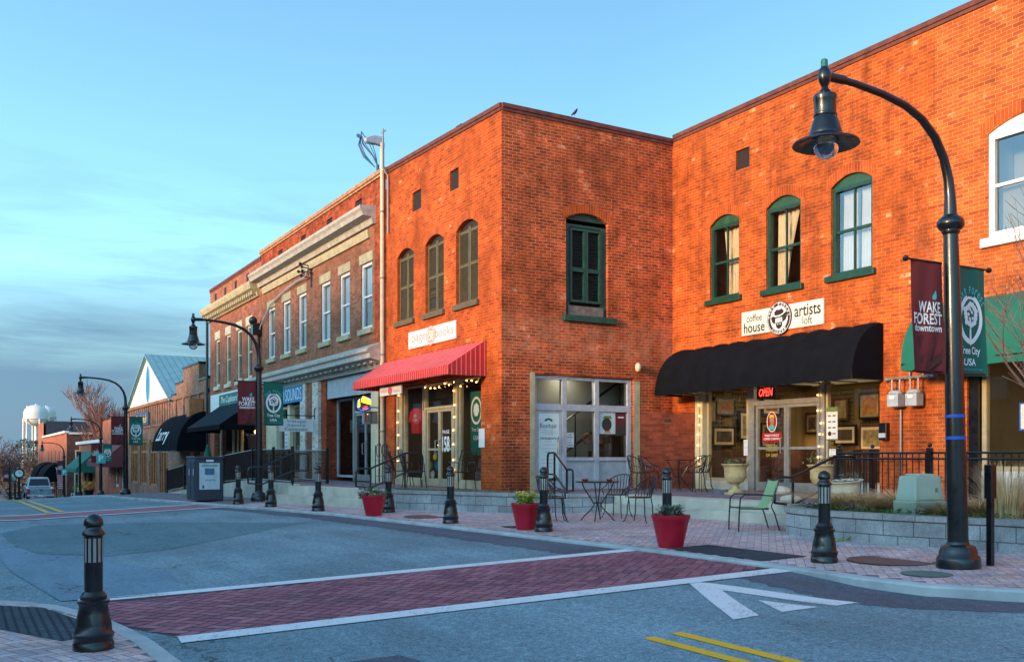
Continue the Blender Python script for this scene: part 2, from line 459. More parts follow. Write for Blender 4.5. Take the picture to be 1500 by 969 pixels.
M_['tank'] = mat('tank', S(226, 220, 210), 0.5, var=0.06)
M_['car_silver'] = mat('car_silver', S(158, 166, 170), 0.3, 0.6, var=0.06, coat=0.5)
M_['car_glass'] = mat('car_glass', S(24, 30, 34), 0.08, var=0.05)
M_['tyre'] = mat('tyre', S(24, 24, 25), 0.9)
M_['tail_red'] = mat('tail_red', S(170, 24, 20), 0.25, coat=0.5)
M_['chrome'] = mat('chrome', S(190, 194, 198), 0.25, 0.8)
M_['bark'] = mat('bark', S(116, 92, 84), 0.9, var=0.3, scale=5)
M_['bark_red'] = mat('bark_red', S(150, 110, 98), 0.9, var=0.25, scale=5)
M_['leaf_green'] = leafmat('leaf_green', S(74, 104, 52), S(116, 140, 78))
M_['leaf_sage'] = leafmat('leaf_sage', S(98, 110, 92), S(70, 86, 70))
M_['leaf_yellow'] = leafmat('leaf_yellow', S(150, 158, 60), S(96, 124, 48))
M_['bloom_yellow'] = leafmat('bloom_yellow', S(226, 200, 40), S(208, 170, 20))
M_['bloom_purple'] = leafmat('bloom_purple', S(96, 50, 130), S(130, 84, 160))
M_['bloom_orange'] = leafmat('bloom_orange', S(226, 110, 30), S(232, 150, 60))
M_['straw'] = leafmat('straw', S(226, 196, 146), S(190, 158, 110))
M_['grass'] = leafmat('grass', S(78, 122, 46), S(54, 94, 36))
M_['pine'] = leafmat('pine', S(40, 58, 46), S(62, 78, 60))
M_['twig_mass'] = leafmat('twig_mass', S(110, 92, 84), S(84, 78, 74))
M_['terrain'] = mat('terrain', S(92, 92, 78), 0.95, var=0.3, scale=0.2)
M_['shirt_red'] = mat('shirt_red', S(178, 34, 44), 0.85, var=0.1)
M_['blue_tape'] = mat('blue_tape', S(30, 84, 190), 0.6)
M_['flag_red'] = stripes('flag_red', S(190, 60, 76), S(226, 214, 214), 0.2, 0.45, 'V')
M_['picture_a'] = mat('picture_a', S(150, 136, 104), 0.6, var=0.5, scale=9)
M_['picture_b'] = mat('picture_b', S(74, 66, 60), 0.6, var=0.6, scale=9)
M_['picture_c'] = mat('picture_c', S(168, 112, 62), 0.6, var=0.5, scale=9)
M_['lid_rust'] = mat('lid_rust', S(112, 84, 76), 0.85, var=0.25, scale=8, bump=0.3)
M_['lid_green'] = mat('lid_green', S(92, 112, 104), 0.85, var=0.25, scale=8)
M_['bird'] = mat('bird', S(26, 28, 34), 0.8)

# ------------------------------------------------------------------ mesh builder
class M:
    def __init__(s):
        s.v, s.f, s.mi, s.uv = [], [], [], []
    def face(s, pts, mi=0, uv=None):
        i = len(s.v)
        s.v += [tuple(p) for p in pts]
        s.f.append(tuple(range(i, i + len(pts))))
        s.mi.append(mi); s.uv.append(uv)
    def mesh(s, verts, faces, mi=0):
        i = len(s.v)
        s.v += [tuple(p) for p in verts]
        for f in faces:
            s.f.append(tuple(i + k for k in f)); s.mi.append(mi); s.uv.append(None)
    def box(s, x0, x1, y0, y1, z0, z1, mi=0):
        x0, x1 = sorted((x0, x1)); y0, y1 = sorted((y0, y1)); z0, z1 = sorted((z0, z1))
        v = [(x0, y0, z0), (x1, y0, z0), (x1, y1, z0), (x0, y1, z0), (x0, y0, z1), (x1, y0, z1), (x1, y1, z1), (x0, y1, z1)]
        s.mesh(v, [(0, 3, 2, 1), (4, 5, 6, 7), (0, 1, 5, 4), (1, 2, 6, 5), (2, 3, 7, 6), (3, 0, 4, 7)], mi)
        return s
    def prism(s, pts, vec, mi=0, caps=True):
        n = len(pts)
        a = [Vector(p) for p in pts]; b = [p + Vector(vec) for p in a]
        fs = [(i, (i + 1) % n, n + (i + 1) % n, n + i) for i in range(n)]
        if caps:
            fs += [tuple(range(n))[::-1], tuple(range(n, 2 * n))]
        s.mesh(a + b, fs, mi)
        return s
    def tube(s, path, r, n=8, mi=0, caps=True):
        P = [Vector(p) for p in path]
        rs = r if isinstance(r, (list, tuple)) else [r] * len(P)
        vs, fs = [], []
        up = None
        for i, p in enumerate(P):
            t = (P[min(i + 1, len(P) - 1)] - P[max(i - 1, 0)])
            if t.length < 1e-9:
                t = Vector((0, 0, 1))
            t.normalize()
            if up is None:
                up = Vector((0, 0, 1)) if abs(t.z) < 0.9 else Vector((1, 0, 0))
            a = t.cross(up)
            if a.length < 1e-6:
                a = t.cross(Vector((0, 1, 0)))
            a.normalize()
            b = a.cross(t).normalized()
            up = b
            for k in range(n):
                q = 2 * math.pi * k / n
                vs.append(p + (a * math.cos(q) + b * math.sin(q)) * rs[i])
        for i in range(len(P) - 1):
            for k in range(n):
                fs.append((i * n + k, i * n + (k + 1) % n, (i + 1) * n + (k + 1) % n, (i + 1) * n + k))
        if caps:
            fs.append(tuple(range(n))[::-1]); fs.append(tuple(range((len(P) - 1) * n, len(P) * n)))
        s.mesh(vs, fs, mi)
        return s
    def lathe(s, c, prof, n=20, mi=0):
        vs, fs = [], []
        for (r, z) in prof:
            for k in range(n):
                q = 2 * math.pi * k / n
                vs.append((c[0] + r * math.cos(q), c[1] + r * math.sin(q), c[2] + z))
        for i in range(len(prof) - 1):
            for k in range(n):
                fs.append((i * n + k, i * n + (k + 1) % n, (i + 1) * n + (k + 1) % n, (i + 1) * n + k))
        if prof[0][0] > 0.003:
            fs.append(tuple(range(n))[::-1])
        if prof[-1][0] > 0.003:
            fs.append(tuple(range((len(prof) - 1) * n, len(prof) * n)))
        s.mesh(vs, fs, mi)
        return s
    def ball(s, c, r, n=10, mi=0, sx=1, sy=1, sz=1):
        prof = [(math.sin(math.pi * i / n), -math.cos(math.pi * i / n)) for i in range(n + 1)]
        a = len(s.v)
        s.lathe((0, 0, 0), [(max(p[0], 0.001), p[1]) for p in prof], n + 4, mi)
        for i in range(a, len(s.v)):
            x, y, z = s.v[i]
            s.v[i] = (c[0] + x * r * sx, c[1] + y * r * sy, c[2] + z * r * sz)
        return s
    def build(s, name, mats, parent=None, smooth=False, bevel=0.0):
        if not isinstance(mats, (list, tuple)):
            mats = [mats]
        off = Vector((0, 0, 0))
        if parent is not None:
            q = parent
            while q is not None:
                off += q.location; q = q.parent
        me = bpy.data.meshes.new(name)
        me.from_pydata([(x - off.x, y - off.y, z - off.z) for x, y, z in s.v], [], s.f)
        for m in mats:
            me.materials.append(M_[m] if isinstance(m, str) else m)
        me.polygons.foreach_set('material_index', s.mi)
        uvl = me.uv_layers.new(name='UVMap')
        for p in me.polygons:
            cu = s.uv[p.index]
            if cu is None:
                n = p.normal
                ax, ay, az = abs(n.x), abs(n.y), abs(n.z)
            for k, li in enumerate(p.loop_indices):
                if cu is not None:
                    uvl.data[li].uv = cu[k]; continue
                x, y, z = s.v[me.loops[li].vertex_index]
                if az > 0.8 and az >= ax and az >= ay:
                    uvl.data[li].uv = (x, y)
                elif ay >= ax:
                    uvl.data[li].uv = (x, z)
                else:
                    uvl.data[li].uv = (y, z)
        if smooth:
            me.polygons.foreach_set('use_smooth', [True] * len(me.polygons))
            try:
                me.set_sharp_from_angle(angle=R(40))
            except Exception:
                pass
        me.validate(); me.update()
        o = bpy.data.objects.new(name, me)
        COL.objects.link(o)
        if parent is not None:
            o.parent = parent
        if bevel:
            b = o.modifiers.new('edge', 'BEVEL'); b.width = bevel; b.segments = 2; b.limit_method = 'ANGLE'
        return o

def tag(o, label=None, cat=None, group=None, kind=None):
    if label: o['label'] = label
    if cat: o['category'] = cat
    if group: o['group'] = group
    if kind: o['kind'] = kind
    return o
def thing(name, label, cat, loc=(0, 0, 0), group=None):
    o = bpy.data.objects.new(name, None)
    o.empty_display_size = 0.2
    COL.objects.link(o)
    o.location = loc
    return tag(o, label, cat, group)
def dup(root, loc=None, rz=None, label=None, scale=None):
    def cp(o, par):
        c = o.copy(); COL.objects.link(c)
        if par is not None:
            c.parent = par
        for ch in list(o.children):
            cp(ch, c)
        return c
    r = cp(root, None)
    if loc is not None: r.location = loc
    if rz is not None: r.rotation_euler = (0, 0, rz)
    if label: r['label'] = label
    if scale: r.scale = (scale,) * 3
    return r

# ---- flat lettering: each glyph string becomes faces of the given builder
_tc = {}
def glyphs(txt, shear=0.0, bold=0.0):
    k = (txt, shear, bold)
    if k not in _tc:
        cu = bpy.data.curves.new('t', 'FONT')
        cu.body = txt; cu.size = 1; cu.shear = shear; cu.offset = bold; cu.resolution_u = 3; cu.fill_mode = 'FRONT'
        ob = bpy.data.objects.new('t', cu)
        me = bpy.data.meshes.new_from_object(ob)
        vs = [v.co.copy() for v in me.vertices]
        fs = [tuple(p.vertices) for p in me.polygons]
        bpy.data.objects.remove(ob); bpy.data.curves.remove(cu); bpy.data.meshes.remove(me)
        _tc[k] = (vs, fs)
    return _tc[k]
AX = {'-y': (Vector((1, 0, 0)), Vector((0, 0, 1)), Vector((0, -1, 0))),
      '+x': (Vector((0, 1, 0)), Vector((0, 0, 1)), Vector((1, 0, 0)))}
def text(mb, txt, ax, c, w, h, mi=0, shear=0.0, bold=0.0, rot=0.0):
    """centre c (3d, already proud of the surface), fitted into w x h"""
    vs, fs = glyphs(txt, shear, bold)
    if not vs: return
    x0 = min(v.x for v in vs); x1 = max(v.x for v in vs); y0 = min(v.y for v in vs); y1 = max(v.y for v in vs)
    U, V, N = AX[ax] if isinstance(ax, str) else ax
    cr, sr = math.cos(rot), math.sin(rot)
    out = []
    for v in vs:
        a = ((v.x - x0) / max(x1 - x0, 1e-6) - 0.5) * w
        b = ((v.y - y0) / max(y1 - y0, 1e-6) - 0.5) * h
        a, b = a * cr - b * sr, a * sr + b * cr
        out.append(Vector(c) + U * a + V * b)
    mb.mesh(out, fs, mi)
def arctext(mb, txt, ax, c, ru, rv, a0, a1, lw, lh, mi=0, bold=0.0, flip=False):
    U, V, N = AX[ax] if isinstance(ax, str) else ax
    n = len(txt)
    for i, ch in enumerate(txt):
        if ch == ' ': continue
        q = R(a0 + (a1 - a0) * (i / max(n - 1, 1)))
        p = Vector(c) + U * (ru * math.cos(q)) + V * (rv * math.sin(q))
        text(mb, ch, ax, p, lw, lh, mi, 0, bold, (q - math.pi / 2) if not flip else (q + math.pi / 2))
def poly2(mb, ax, c, pts, mi=0):
    U, V, N = AX[ax] if isinstance(ax, str) else ax
    mb.face([Vector(c) + U * a + V * b for a, b in pts], mi)
def ring2(mb, ax, c, ru, rv, tu, tv, mi=0, a0=0, a1=360, n=28):
    U, V, N = AX[ax] if isinstance(ax, str) else ax
    for i in range(n):
        q0 = R(a0 + (a1 - a0) * i / n); q1 = R(a0 + (a1 - a0) * (i + 1) / n)
        P = lambda q, u, v: Vector(c) + U * (u * math.cos(q)) + V * (v * math.sin(q))
        mb.face([P(q0, ru - tu, rv - tv), P(q0, ru, rv), P(q1, ru, rv), P(q1, ru - tu, rv - tv)], mi)
def disc2(mb, ax, c, ru, rv, mi=0, n=28, wob=0.0):
    U, V, N = AX[ax] if isinstance(ax, str) else ax
    pts = []
    for i in range(n):
        q = 2 * math.pi * i / n
        k = 1 + wob * math.sin(q * 7 + c[0])
        pts.append(Vector(c) + U * (ru * k * math.cos(q)) + V * (rv * k * math.sin(q)))
    mb.face(pts, mi)

# ---- wall helpers: plane 'y' faces -Y (s = X), plane 'x' faces +X (s = Y)
def PW(ax, c, s, z, d=0.0):
    return (s, c + d, z) if ax == 'y' else (c - d, s, z)
def pbox(mb, ax, c, s0, s1, z0, z1, d0, d1, mi=0):
    if ax == 'y': mb.box(s0, s1, c + d0, c + d1, z0, z1, mi)
    else: mb.box(c - d1, c - d0, s0, s1, z0, z1, mi)
def arc_pts(s0, s1, zt, rise, n=12):
    return [(s0 + (s1 - s0) * i / n, zt - rise + rise * (1 - (2 * i / n - 1) ** 2)) for i in range(n + 1)]
def wall(mb, ax, c, s0, s1, z0, z1, ops, depth=0.22, mi=0, z1b=None):
    ss = sorted(set([s0, s1] + [o[0] for o in ops] + [o[1] for o in ops]))
    zs = sorted(set([z0, z1] + [o[2] for o in ops] + [o[3] for o in ops]))
    def zz(s, z):
        if z1b is not None and z == z1:
            return z1 + (z1b - z1) * (s - s0) / (s1 - s0)
        return z
    for a, b in zip(ss, ss[1:]):
        for e, f in zip(zs, zs[1:]):
            cs, cz = (a + b) / 2, (e + f) / 2
            if any(o[0] < cs < o[1] and o[2] < cz < o[3] for o in ops): continue
            mb.face([PW(ax, c, a, zz(a, e)), PW(ax, c, b, zz(b, e)), PW(ax, c, b, zz(b, f)), PW(ax, c, a, zz(a, f))], mi)
    for o in ops:
        a, b, e, f = o[:4]
        rise = o[4] if len(o) > 4 else 0
        fs = f - rise
        q = lambda s, z, d: PW(ax, c, s, z, d)
        for s in (a, b):
            mb.face([q(s, e, 0), q(s, e, depth), q(s, fs, depth), q(s, fs, 0)], mi)
        mb.face([q(a, e, 0), q(b, e, 0), q(b, e, depth), q(a, e, depth)], mi)
        ap = arc_pts(a, b, f, rise) if rise else [(a, f), (b, f)]
        for (sa, za), (sb, zb) in zip(ap, ap[1:]):
            mb.face([q(sa, za, 0), q(sb, zb, 0), q(sb, zb, depth), q(sa, za, depth)], mi)
            if rise:
                mb.face([q(sa, za, 0), q(sb, zb, 0), q(sb, f, 0), q(sa, f, 0)], mi)
def arch_ring(mb, ax, c, s0, s1, zt, rise, w=0.23, proud=0.006, mi=0, ext=0.1):
    ap = arc_pts(s0 - ext, s1 + ext, zt + 0.0, rise * 1.15, 14)
    n = len(ap)
    u = 0
    for i in range(n - 1):
        (a, za), (b, zb) = ap[i], ap[i + 1]
        du = math.hypot(b - a, zb - za)
        za += 0.004; zb += 0.004
        pts = [PW(ax, c, a, za, -proud), PW(ax, c, b, zb, -proud), PW(ax, c, b, zb + w, -proud), PW(ax, c, a, za + w, -proud)]
        mb.face(pts, mi, [(u, 0.002), (u + du, 0.002), (u + du, 0.217), (u, 0.217)])
        u += du
def frame(mb, ax, c, s0, s1, z0, z1, w, d0, d1, mi=0, bottom=True):
    pbox(mb, ax, c, s0, s0 + w, z0, z1, d0, d1, mi)
    pbox(mb, ax, c, s1 - w, s1, z0, z1, d0, d1, mi)
    pbox(mb, ax, c, s0 + w, s1 - w, z1 - w, z1, d0, d1, mi)
    if bottom: pbox(mb, ax, c, s0 + w, s1 - w, z0, z0 + w, d0, d1, mi)
def pane(mb, ax, c, s0, s1, z0, z1, d, mi=0):
    mb.face([PW(ax, c, s0, z0, d), PW(ax, c, s1, z0, d), PW(ax, c, s1, z1, d), PW(ax, c, s0, z1, d)], mi)
def room(parent, ax, c, s0, s1, z0, z1, d0, d1, m, name='interior'):
    b = M()
    q = lambda s, z, d: PW(ax, c, s, z, d)
    b.face([q(s0, z0, d1), q(s1, z0, d1), q(s1, z1, d1), q(s0, z1, d1)])
    for s in (s0, s1):
        b.face([q(s, z0, d0), q(s, z0, d1), q(s, z1, d1), q(s, z1, d0)])
    for z in (z0, z1):
        b.face([q(s0, z, d0), q(s1, z, d0), q(s1, z, d1), q(s0, z, d1)])
    return b.build(name, m, parent)
def drape_curtain(mb, ax, c, s0, s1, z0, z1, d, mi=0, top=None, folds=5, amp=0.03):
    """pleated cloth; top=(a,b) gives other s-limits at the top edge (tied-back curtain)"""
    n = folds * 6; rows = 6
    t0, t1 = top or (s0, s1)
    g = []
    for j in range(rows + 1):
        v = j / rows
        e = v ** 1.4
        a = s0 + (t0 - s0) * e; b = s1 + (t1 - s1) * e
        g.append([PW(ax, c, a + (b - a) * i / n, z0 + (z1 - z0) * v, d + amp * math.sin(2 * math.pi * folds * i / n + j * 0.15)) for i in range(n + 1)])
    vs = [p for r_ in g for p in r_]
    fs = [(j * (n + 1) + i, j * (n + 1) + i + 1, (j + 1) * (n + 1) + i + 1, (j + 1) * (n + 1) + i) for j in range(rows) for i in range(n)]
    mb.mesh(vs, fs, mi)
# ================================================================== GROUND
def lerp_tab(P, x):
    if x <= P[0][0]: return P[0][1]
    for (a, za), (b, zb) in zip(P, P[1:]):
        if x <= b: return za + (zb - za) * (x - a) / (b - a)
    return P[-1][1]
DROP = [(-600, -9), (-220, -7.6), (-150, -5.0), (-100, -2.75), (-73, -1.45), (-46.6, -.43), (-30, -.07), (-24, 0), (100, 0)]
KERB = [(-600, 4), (-130, 4.4), (-116, 7.0), (-105, 7.7), (-76, 7.4), (-60, 5.6), (-40.4, 5.62), (-30, 6.0), (-25.6, 6.45), (-20.4, 7.30), (-15.6, 7.72), (-12.6, 7.92), (-10.3, 8.1), (-7.8, 8.16), (-6.8, 8.1), (-6.0, 8.16), (-5.4, 8.5), (-4.8, 9.0), (-4.0, 9.5), (-3, 9.8), (20, 10.2), (120, 10.2)]
def drop(X): return lerp_tab(DROP, X)
def kerbY(X): return lerp_tab(KERB, X)
def clamp01(t): return min(max(t, 0), 1)
def sm(t): t = clamp01(t); return t * t * (3 - 2 * t)
def sw(X, Y): return drop(X) + .025 * (Y - 8)
def rd(X, Y):
    z = drop(X) - .3 + .268 * clamp01((Y - 1.5) / 6.7)
    return z - .06 * sm((X + 7.9) / 1.6) * sm((Y - 5.6) / 2.2)
NEAR_Z = -.27

def frange(a, b, st):
    n = max(1, int(round((b - a) / st)))
    return [a + (b - a) * i / n for i in range(n + 1)]
def grid_sheet(mb, xs, yfun, zfun, off=0.0, mi=0):
    """xs list; yfun(x) -> list of y (same length each)"""
    cols = [[(x, y, zfun(x, y) + off) for y in yfun(x)] for x in xs]
    n = len(cols[0])
    vs = [p for c in cols for p in c]
    fs = [(i * n + j, (i + 1) * n + j, (i + 1) * n + j + 1, i * n + j + 1) for i in range(len(cols) - 1) for j in range(n - 1)]
    mb.mesh(vs, fs, mi)
def poly_yrange(P, x):
    ys = []
    for (a, b), (c, d) in zip(P, P[1:] + P[:1]):
        if (a - x) * (c - x) <= 0 and a != c:
            ys.append(b + (d - b) * (x - a) / (c - a))
    return (min(ys), max(ys)) if ys else (0, 0)
def drape_poly(mb, P, zfun, off, step=0.25, rows=6, mi=0):
    xs = sorted(set([p[0] for p in P] + frange(min(p[0] for p in P), max(p[0] for p in P), step)))
    def yf(x):
        x = min(max(x, min(p[0] for p in P) + 1e-4), max(p[0] for p in P) - 1e-4)
        a, b = poly_yrange(P, x)
        return [a + (b - a) * i / rows for i in range(rows + 1)]
    grid_sheet(mb, xs, yf, zfun, off, mi)
def drape_line(mb, p, q, w, zfun, off, step=0.3, mi=0):
    p, q = Vector(p), Vector(q)
    d = (q - p); n = max(1, int(d.length / step)); t = d.normalized(); s = Vector((-t.y, t.x)) * w / 2
    vs, fs = [], []
    for i in range(n + 1):
        c = p + d * i / n
        for k in (-1, 0, 1):
            a = c + s * k
            vs.append((a.x, a.y, zfun(a.x, a.y) + off))
    for i in range(n):
        for k in (0, 1):
            fs.append((i * 3 + k, i * 3 + k + 1, i * 3 + 4 + k, i * 3 + 3 + k))
    mb.mesh(vs, fs, mi)
def inside(P, x, y):
    r = False
    for (a, b), (c, d) in zip(P, P[1:] + P[:1]):
        if (b > y) != (d > y) and x < (c - a) * (y - b) / (d - b) + a: r = not r
    return r
def herringbone(mb, P, zfun, off, W=0.1, ang=45, gap=0.006, mi=0, th=0.0):
    ca, sa = math.cos(R(ang)), math.sin(R(ang))
    cx = sum(p[0] for p in P) / len(P); cy = sum(p[1] for p in P) / len(P)
    rad = max(math.hypot(p[0] - cx, p[1] - cy) for p in P) + 1
    n = int(rad / W * 1.5)
    g = gap / 2
    for m in range(-n // 2, n // 2 + 1):
        for k in range(-n, n + 1):
            ox, oy = k + 2 * m, k - 2 * m
            if max(abs(ox), abs(oy)) * W > rad * 1.45: continue
            for (a, b, c, d) in ((0, 2, 0, 1), (0, 1, 1, 3)):
                mx, my = (ox + (a + b) / 2) * W, (oy + (c + d) / 2) * W
                x = cx + mx * ca - my * sa; y = cy + mx * sa + my * ca
                if not inside(P, x, y): continue
                pts = []
                for (u, v) in ((a, c), (b, c), (b, d), (a, d)):
                    px = (ox + u) * W + (g if u == a else -g); py = (oy + v) * W + (g if v == c else -g)
                    X = cx + px * ca - py * sa; Y = cy + px * sa + py * ca
                    pts.append((X, Y, zfun(X, Y) + off))
                mb.face(pts, mi)

def struct(name, mb, mats, smooth=False):
    return tag(mb.build(name, mats, None, smooth), kind='structure')

# terrain to the horizon
b = M()
xs = frange(-1500, -600, 100) + frange(-580, 60, 20) + [120, 300]
ys = [-600, -300, -120, -60, -20, 0, 20, 60, 120, 300, 700, 1500]
grid_sheet(b, xs, lambda x: ys, lambda x, y: drop(x) - .55 - max(0, abs(y) - 60) * .004)
struct('terrain', b, 'terrain')
# road
b = M()
xs = frange(-600, -100, 20)[:-1] + frange(-100, -32, 4)[:-1] + frange(-32, -14, 1)[:-1] + frange(-14, -5, .25)[:-1] + frange(-5, 12, 1) + [30, 60]
ysr = frange(-13, 1.5, 1.0)[:-1] + frange(1.5, 6, .5)[:-1] + frange(6, 8.4, .2) + [9, 10.4]
grid_sheet(b, xs, lambda x: ysr, rd)
struct('road', b, 'asphalt')
# worn and patched asphalt
b = M(); drape_poly(b, [(-24.2, 1.6), (-22.6, 3.6), (-21.0, 5.0), (-19.2, 6.1), (-17.6, 4.5), (-16.2, 3.0), (-15.9, 2.0), (-17.5, .9), (-22, .7)], rd, .004)
struct('road_patch', b, 'asphalt_patch')
b = M(); drape_poly(b, [(-26.6, -.6), (-22, -.2), (-18.6, .45), (-14.5, .62), (-11.35, .95), (-11.2, 2.2), (-13.0, 2.4), (-15.5, 1.9), (-17.0, 1.1), (-21, .45), (-26.6, .3)], rd, .008)
struct('road_patch', b, 'asphalt_smooth')
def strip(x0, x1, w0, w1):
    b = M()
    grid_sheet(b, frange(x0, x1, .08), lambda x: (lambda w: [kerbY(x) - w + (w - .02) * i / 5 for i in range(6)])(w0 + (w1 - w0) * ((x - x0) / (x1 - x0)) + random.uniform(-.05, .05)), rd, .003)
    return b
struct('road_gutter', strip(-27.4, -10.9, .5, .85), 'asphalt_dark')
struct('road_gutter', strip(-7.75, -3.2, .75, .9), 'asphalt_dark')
b = M(); drape_poly(b, [(-6.8, 1.5), (-6.7, 2.9), (-5.6, 3.1), (2, 2.9), (2, 1.5)], rd, .004)
struct('road_patch', b, 'asphalt_dark')
# crosswalks
CW = [(-11.15, 1.15), (-10.8, 4.6), (-10.48, 8.14), (-8.06, 8.16), (-8.45, 1.7), (-9.3, 1.34), (-10.2, 1.14)]
b = M(); drape_poly(b, CW, rd, .003, .25, 40); struct('crosswalk', b, 'red_joint')
b = M(); herringbone(b, CW, rd, .0065, W=.135, ang=38, gap=.016); struct('crosswalk_bricks', b, 'paver_red')
FX = -26.9
b = M(); drape_poly(b, [(FX - 2.3, -6), (FX - 2.3, 6.15), (FX, 6.3), (FX, -6)], rd, .010, 1.0, 12); struct('crosswalk', b, 'paver_red')
b = M()
drape_line(b, (-8.42, 1.62), (-7.86, 8.18), .30, rd, .0095)
drape_line(b, (-11.28, 1.12), (-10.60, 8.14), .26, rd, .0095)
drape_line(b, (FX + .15, -6), (FX + .15, 6.3), .3, rd, .016)
drape_line(b, (FX - 2.45, -6), (FX - 2.45, 6.1), .3, rd, .016)
struct('crosswalk_lines', b, 'white_line')
def flat_poly(mb, P, off):
    drape_poly(mb, P, rd, .0055, .1, 10)
b = M()
flat_poly(b, [(-8.0, 6.84), (-7.33, 6.74), (-6.14, 7.06), (-6.16, 7.38)], .014)
flat_poly(b, [(-8.0, 6.84), (-6.10, 5.74), (-6.12, 6.06), (-7.33, 6.74)], .014)
flat_poly(b, [(-6.74, 6.66), (-6.14, 6.36), (-6.17, 6.86)], .014)
struct('road_marking', b, 'white_line')
b = M()
for y in (4.74, 5.02): drape_line(b, (-6.0, y), (14, y), .11, rd, .005)
for y in (2.20, 2.55): drape_line(b, (-29.9, y), (-95, y + .3), .14, rd, .014, 1.0)
struct('centre_lines', b, 'yellow_line')

# right pavement with kerb
b = M()
xs = frange(-300, -60, 12)[:-1] + frange(-60, -28, 2)[:-1] + frange(-28, -3, .25)[:-1] + frange(-3, 20, 1)
grid_sheet(b, xs, lambda x: [kerbY(x) + .14 + (17 - kerbY(x) - .14) * (i / 10) for i in range(11)], sw)
struct('pavement', b, 'joint')
xk = [x for x in xs if x <= -28] + frange(-28, -3, .2)[1:] + frange(-3, 20, 1)[1:]
b = M()
def kerb_strip(b, pts, zt, zb, w):
    """pts along the road edge; the kerb's top runs inwards by w"""
    n = len(pts); vs = []
    for i, p in enumerate(pts):
        a = Vector(pts[max(0, i - 1)]); c = Vector(pts[min(n - 1, i + 1)])
        t = (c - a).normalized(); nn = Vector((-t.y, t.x))
        q = Vector(p) + nn * w
        m = Vector(p) + nn * .02
        vs += [(p[0], p[1], zb(*p)), (p[0], p[1], zt(*p) - .015), (m.x, m.y, zt(*p) + .006), (q.x, q.y, zt(q.x, q.y) + .006), (q.x, q.y, zt(q.x, q.y) - .1)]
    fs = []
    for i in range(n - 1):
        for k in range(4):
            fs.append((i * 5 + k, (i + 1) * 5 + k, (i + 1) * 5 + k + 1, i * 5 + k + 1))
    b.mesh(vs, fs)
kerb_strip(b, [(x, kerbY(x)) for x in xk], sw, lambda x, y: rd(x, y) - .05, .17)
struct('kerb', b, 'kerb', True)
PV = [(x, kerbY(x) + .2) for x in frange(-27, -2, .5)] + [(-2, 12.0), (-11, 12.3), (-16.4, 12.0), (-16.6, 11.2), (-17.6, 10.4), (-19.3, 9.7), (-21.3, 8.8), (-27, 8.0)]
b = M(); herringbone(b, PV, sw, .004, W=.1, ang=45, gap=.008); struct('pavement_bricks', b, 'paver')
b = M(); grid_sheet(b, frange(-10.15, -8.35, .3), lambda x: [8.34, 8.6, 8.85, 9.08], sw, .010); struct('tactile_paving', b, 'tactile')

# near pavement, a rounded build-out with its own kerb
NK = [(-16, -3.4), (-13.6, -1.6), (-12.4, -.5), (-11.75, .2), (-11.3, .62), (-10.9, .88), (-10.4, 1.06), (-9.8, 1.22), (-9.2, 1.32), (-8.5, 1.41), (-7.4, 1.46), (-5, 1.48), (12, 1.5)]
nz = lambda x, y: NEAR_Z
b = M()
b.face([(x, y - .1, NEAR_Z) for x, y in NK] + [(12, -12, NEAR_Z), (-16, -12, NEAR_Z)])
struct('pavement', b, 'joint')
b = M(); kerb_strip(b, NK[::-1], lambda x, y: NEAR_Z, lambda x, y: NEAR_Z - .12, .17); struct('kerb', b, 'kerb', True)
NP = [(x, y - .19) for x, y in NK if -13 < x < -4] + [(-5, -2.5), (-12.4, -2.5)]
b = M(); herringbone(b, NP, nz, .004, W=.1, ang=20, gap=.008); struct('pavement_bricks', b, 'paver')
b = M(); b.face([(x, y, NEAR_Z + .009) for x, y in [(-10.95, -.35), (-8.72, .74), (-9.02, 1.17), (-10.72, .74), (-11.2, .3)]]); struct('tactile_paving', b, 'tactile')

# ------------------------------------------------------------------ terrace in front of the shops (its steps and block walls)
TZ = .45
M_['terrace'] = brick('terrace', S(150, 132, 136), S(134, 118, 124), S(120, 106, 112), S(96, 88, 88), bw=.2, bh=.1, ms=.008, blotch=.2)
wallA = [(-21.48, 9.3), (-21.35, 8.62), (-20.86, 8.74), (-20.1, 9.08), (-19.36, 9.46), (-18.5, 9.85), (-17.68, 10.22), (-17.1, 10.65), (-16.75, 11.1), (-16.55, 11.5), (-16.5, 11.75), (-16.5, 12.45)]
stepR_ = [(-16.45, 11.76), (-13.2, 12.02), (-11.05, 12.06)]
wallB = [(-11.0, 12.72), (-11.0, 12.06), (-11.02, 11.7), (-10.9, 11.38), (-10.6, 11.06), (-10.15, 10.88), (-9.65, 10.82), (-9.0, 10.83), (-8.51, 10.9), (-7.71, 11.1), (-6.93, 11.32), (-4, 11.7), (6, 12.2)]
stepL_ = [(-26.1, 7.62), (-23.43, 8.0), (-21.4, 8.6)]
def inward(P, d):
    out = []
    for i, p in enumerate(P):
        a = Vector(P[max(0, i - 1)]); c = Vector(P[min(len(P) - 1, i + 1)])
        t = (c - a).normalized(); n = Vector((-t.y, t.x))
        out.append((p[0] + n.x * d, p[1] + n.y * d))
    return out
top = [(-31, 8.35)] + [(-26.2, 8.35)] + inward(stepL_, .66) + inward(wallA, .05)[2:] + inward(stepR_, .64) + inward(wallB, .05) + [(6, 16.4), (-19.4, 16.4), (-19.4, 11.2), (-31, 11.2)]
terrace = thing('terrace', 'raised terrace with steps and grey block walls along the shops', 'terrace', (-18, 11, 0))
b = M(); b.face([(x, y, TZ) for x, y in top]); b.build('deck', 'terrace', terrace)
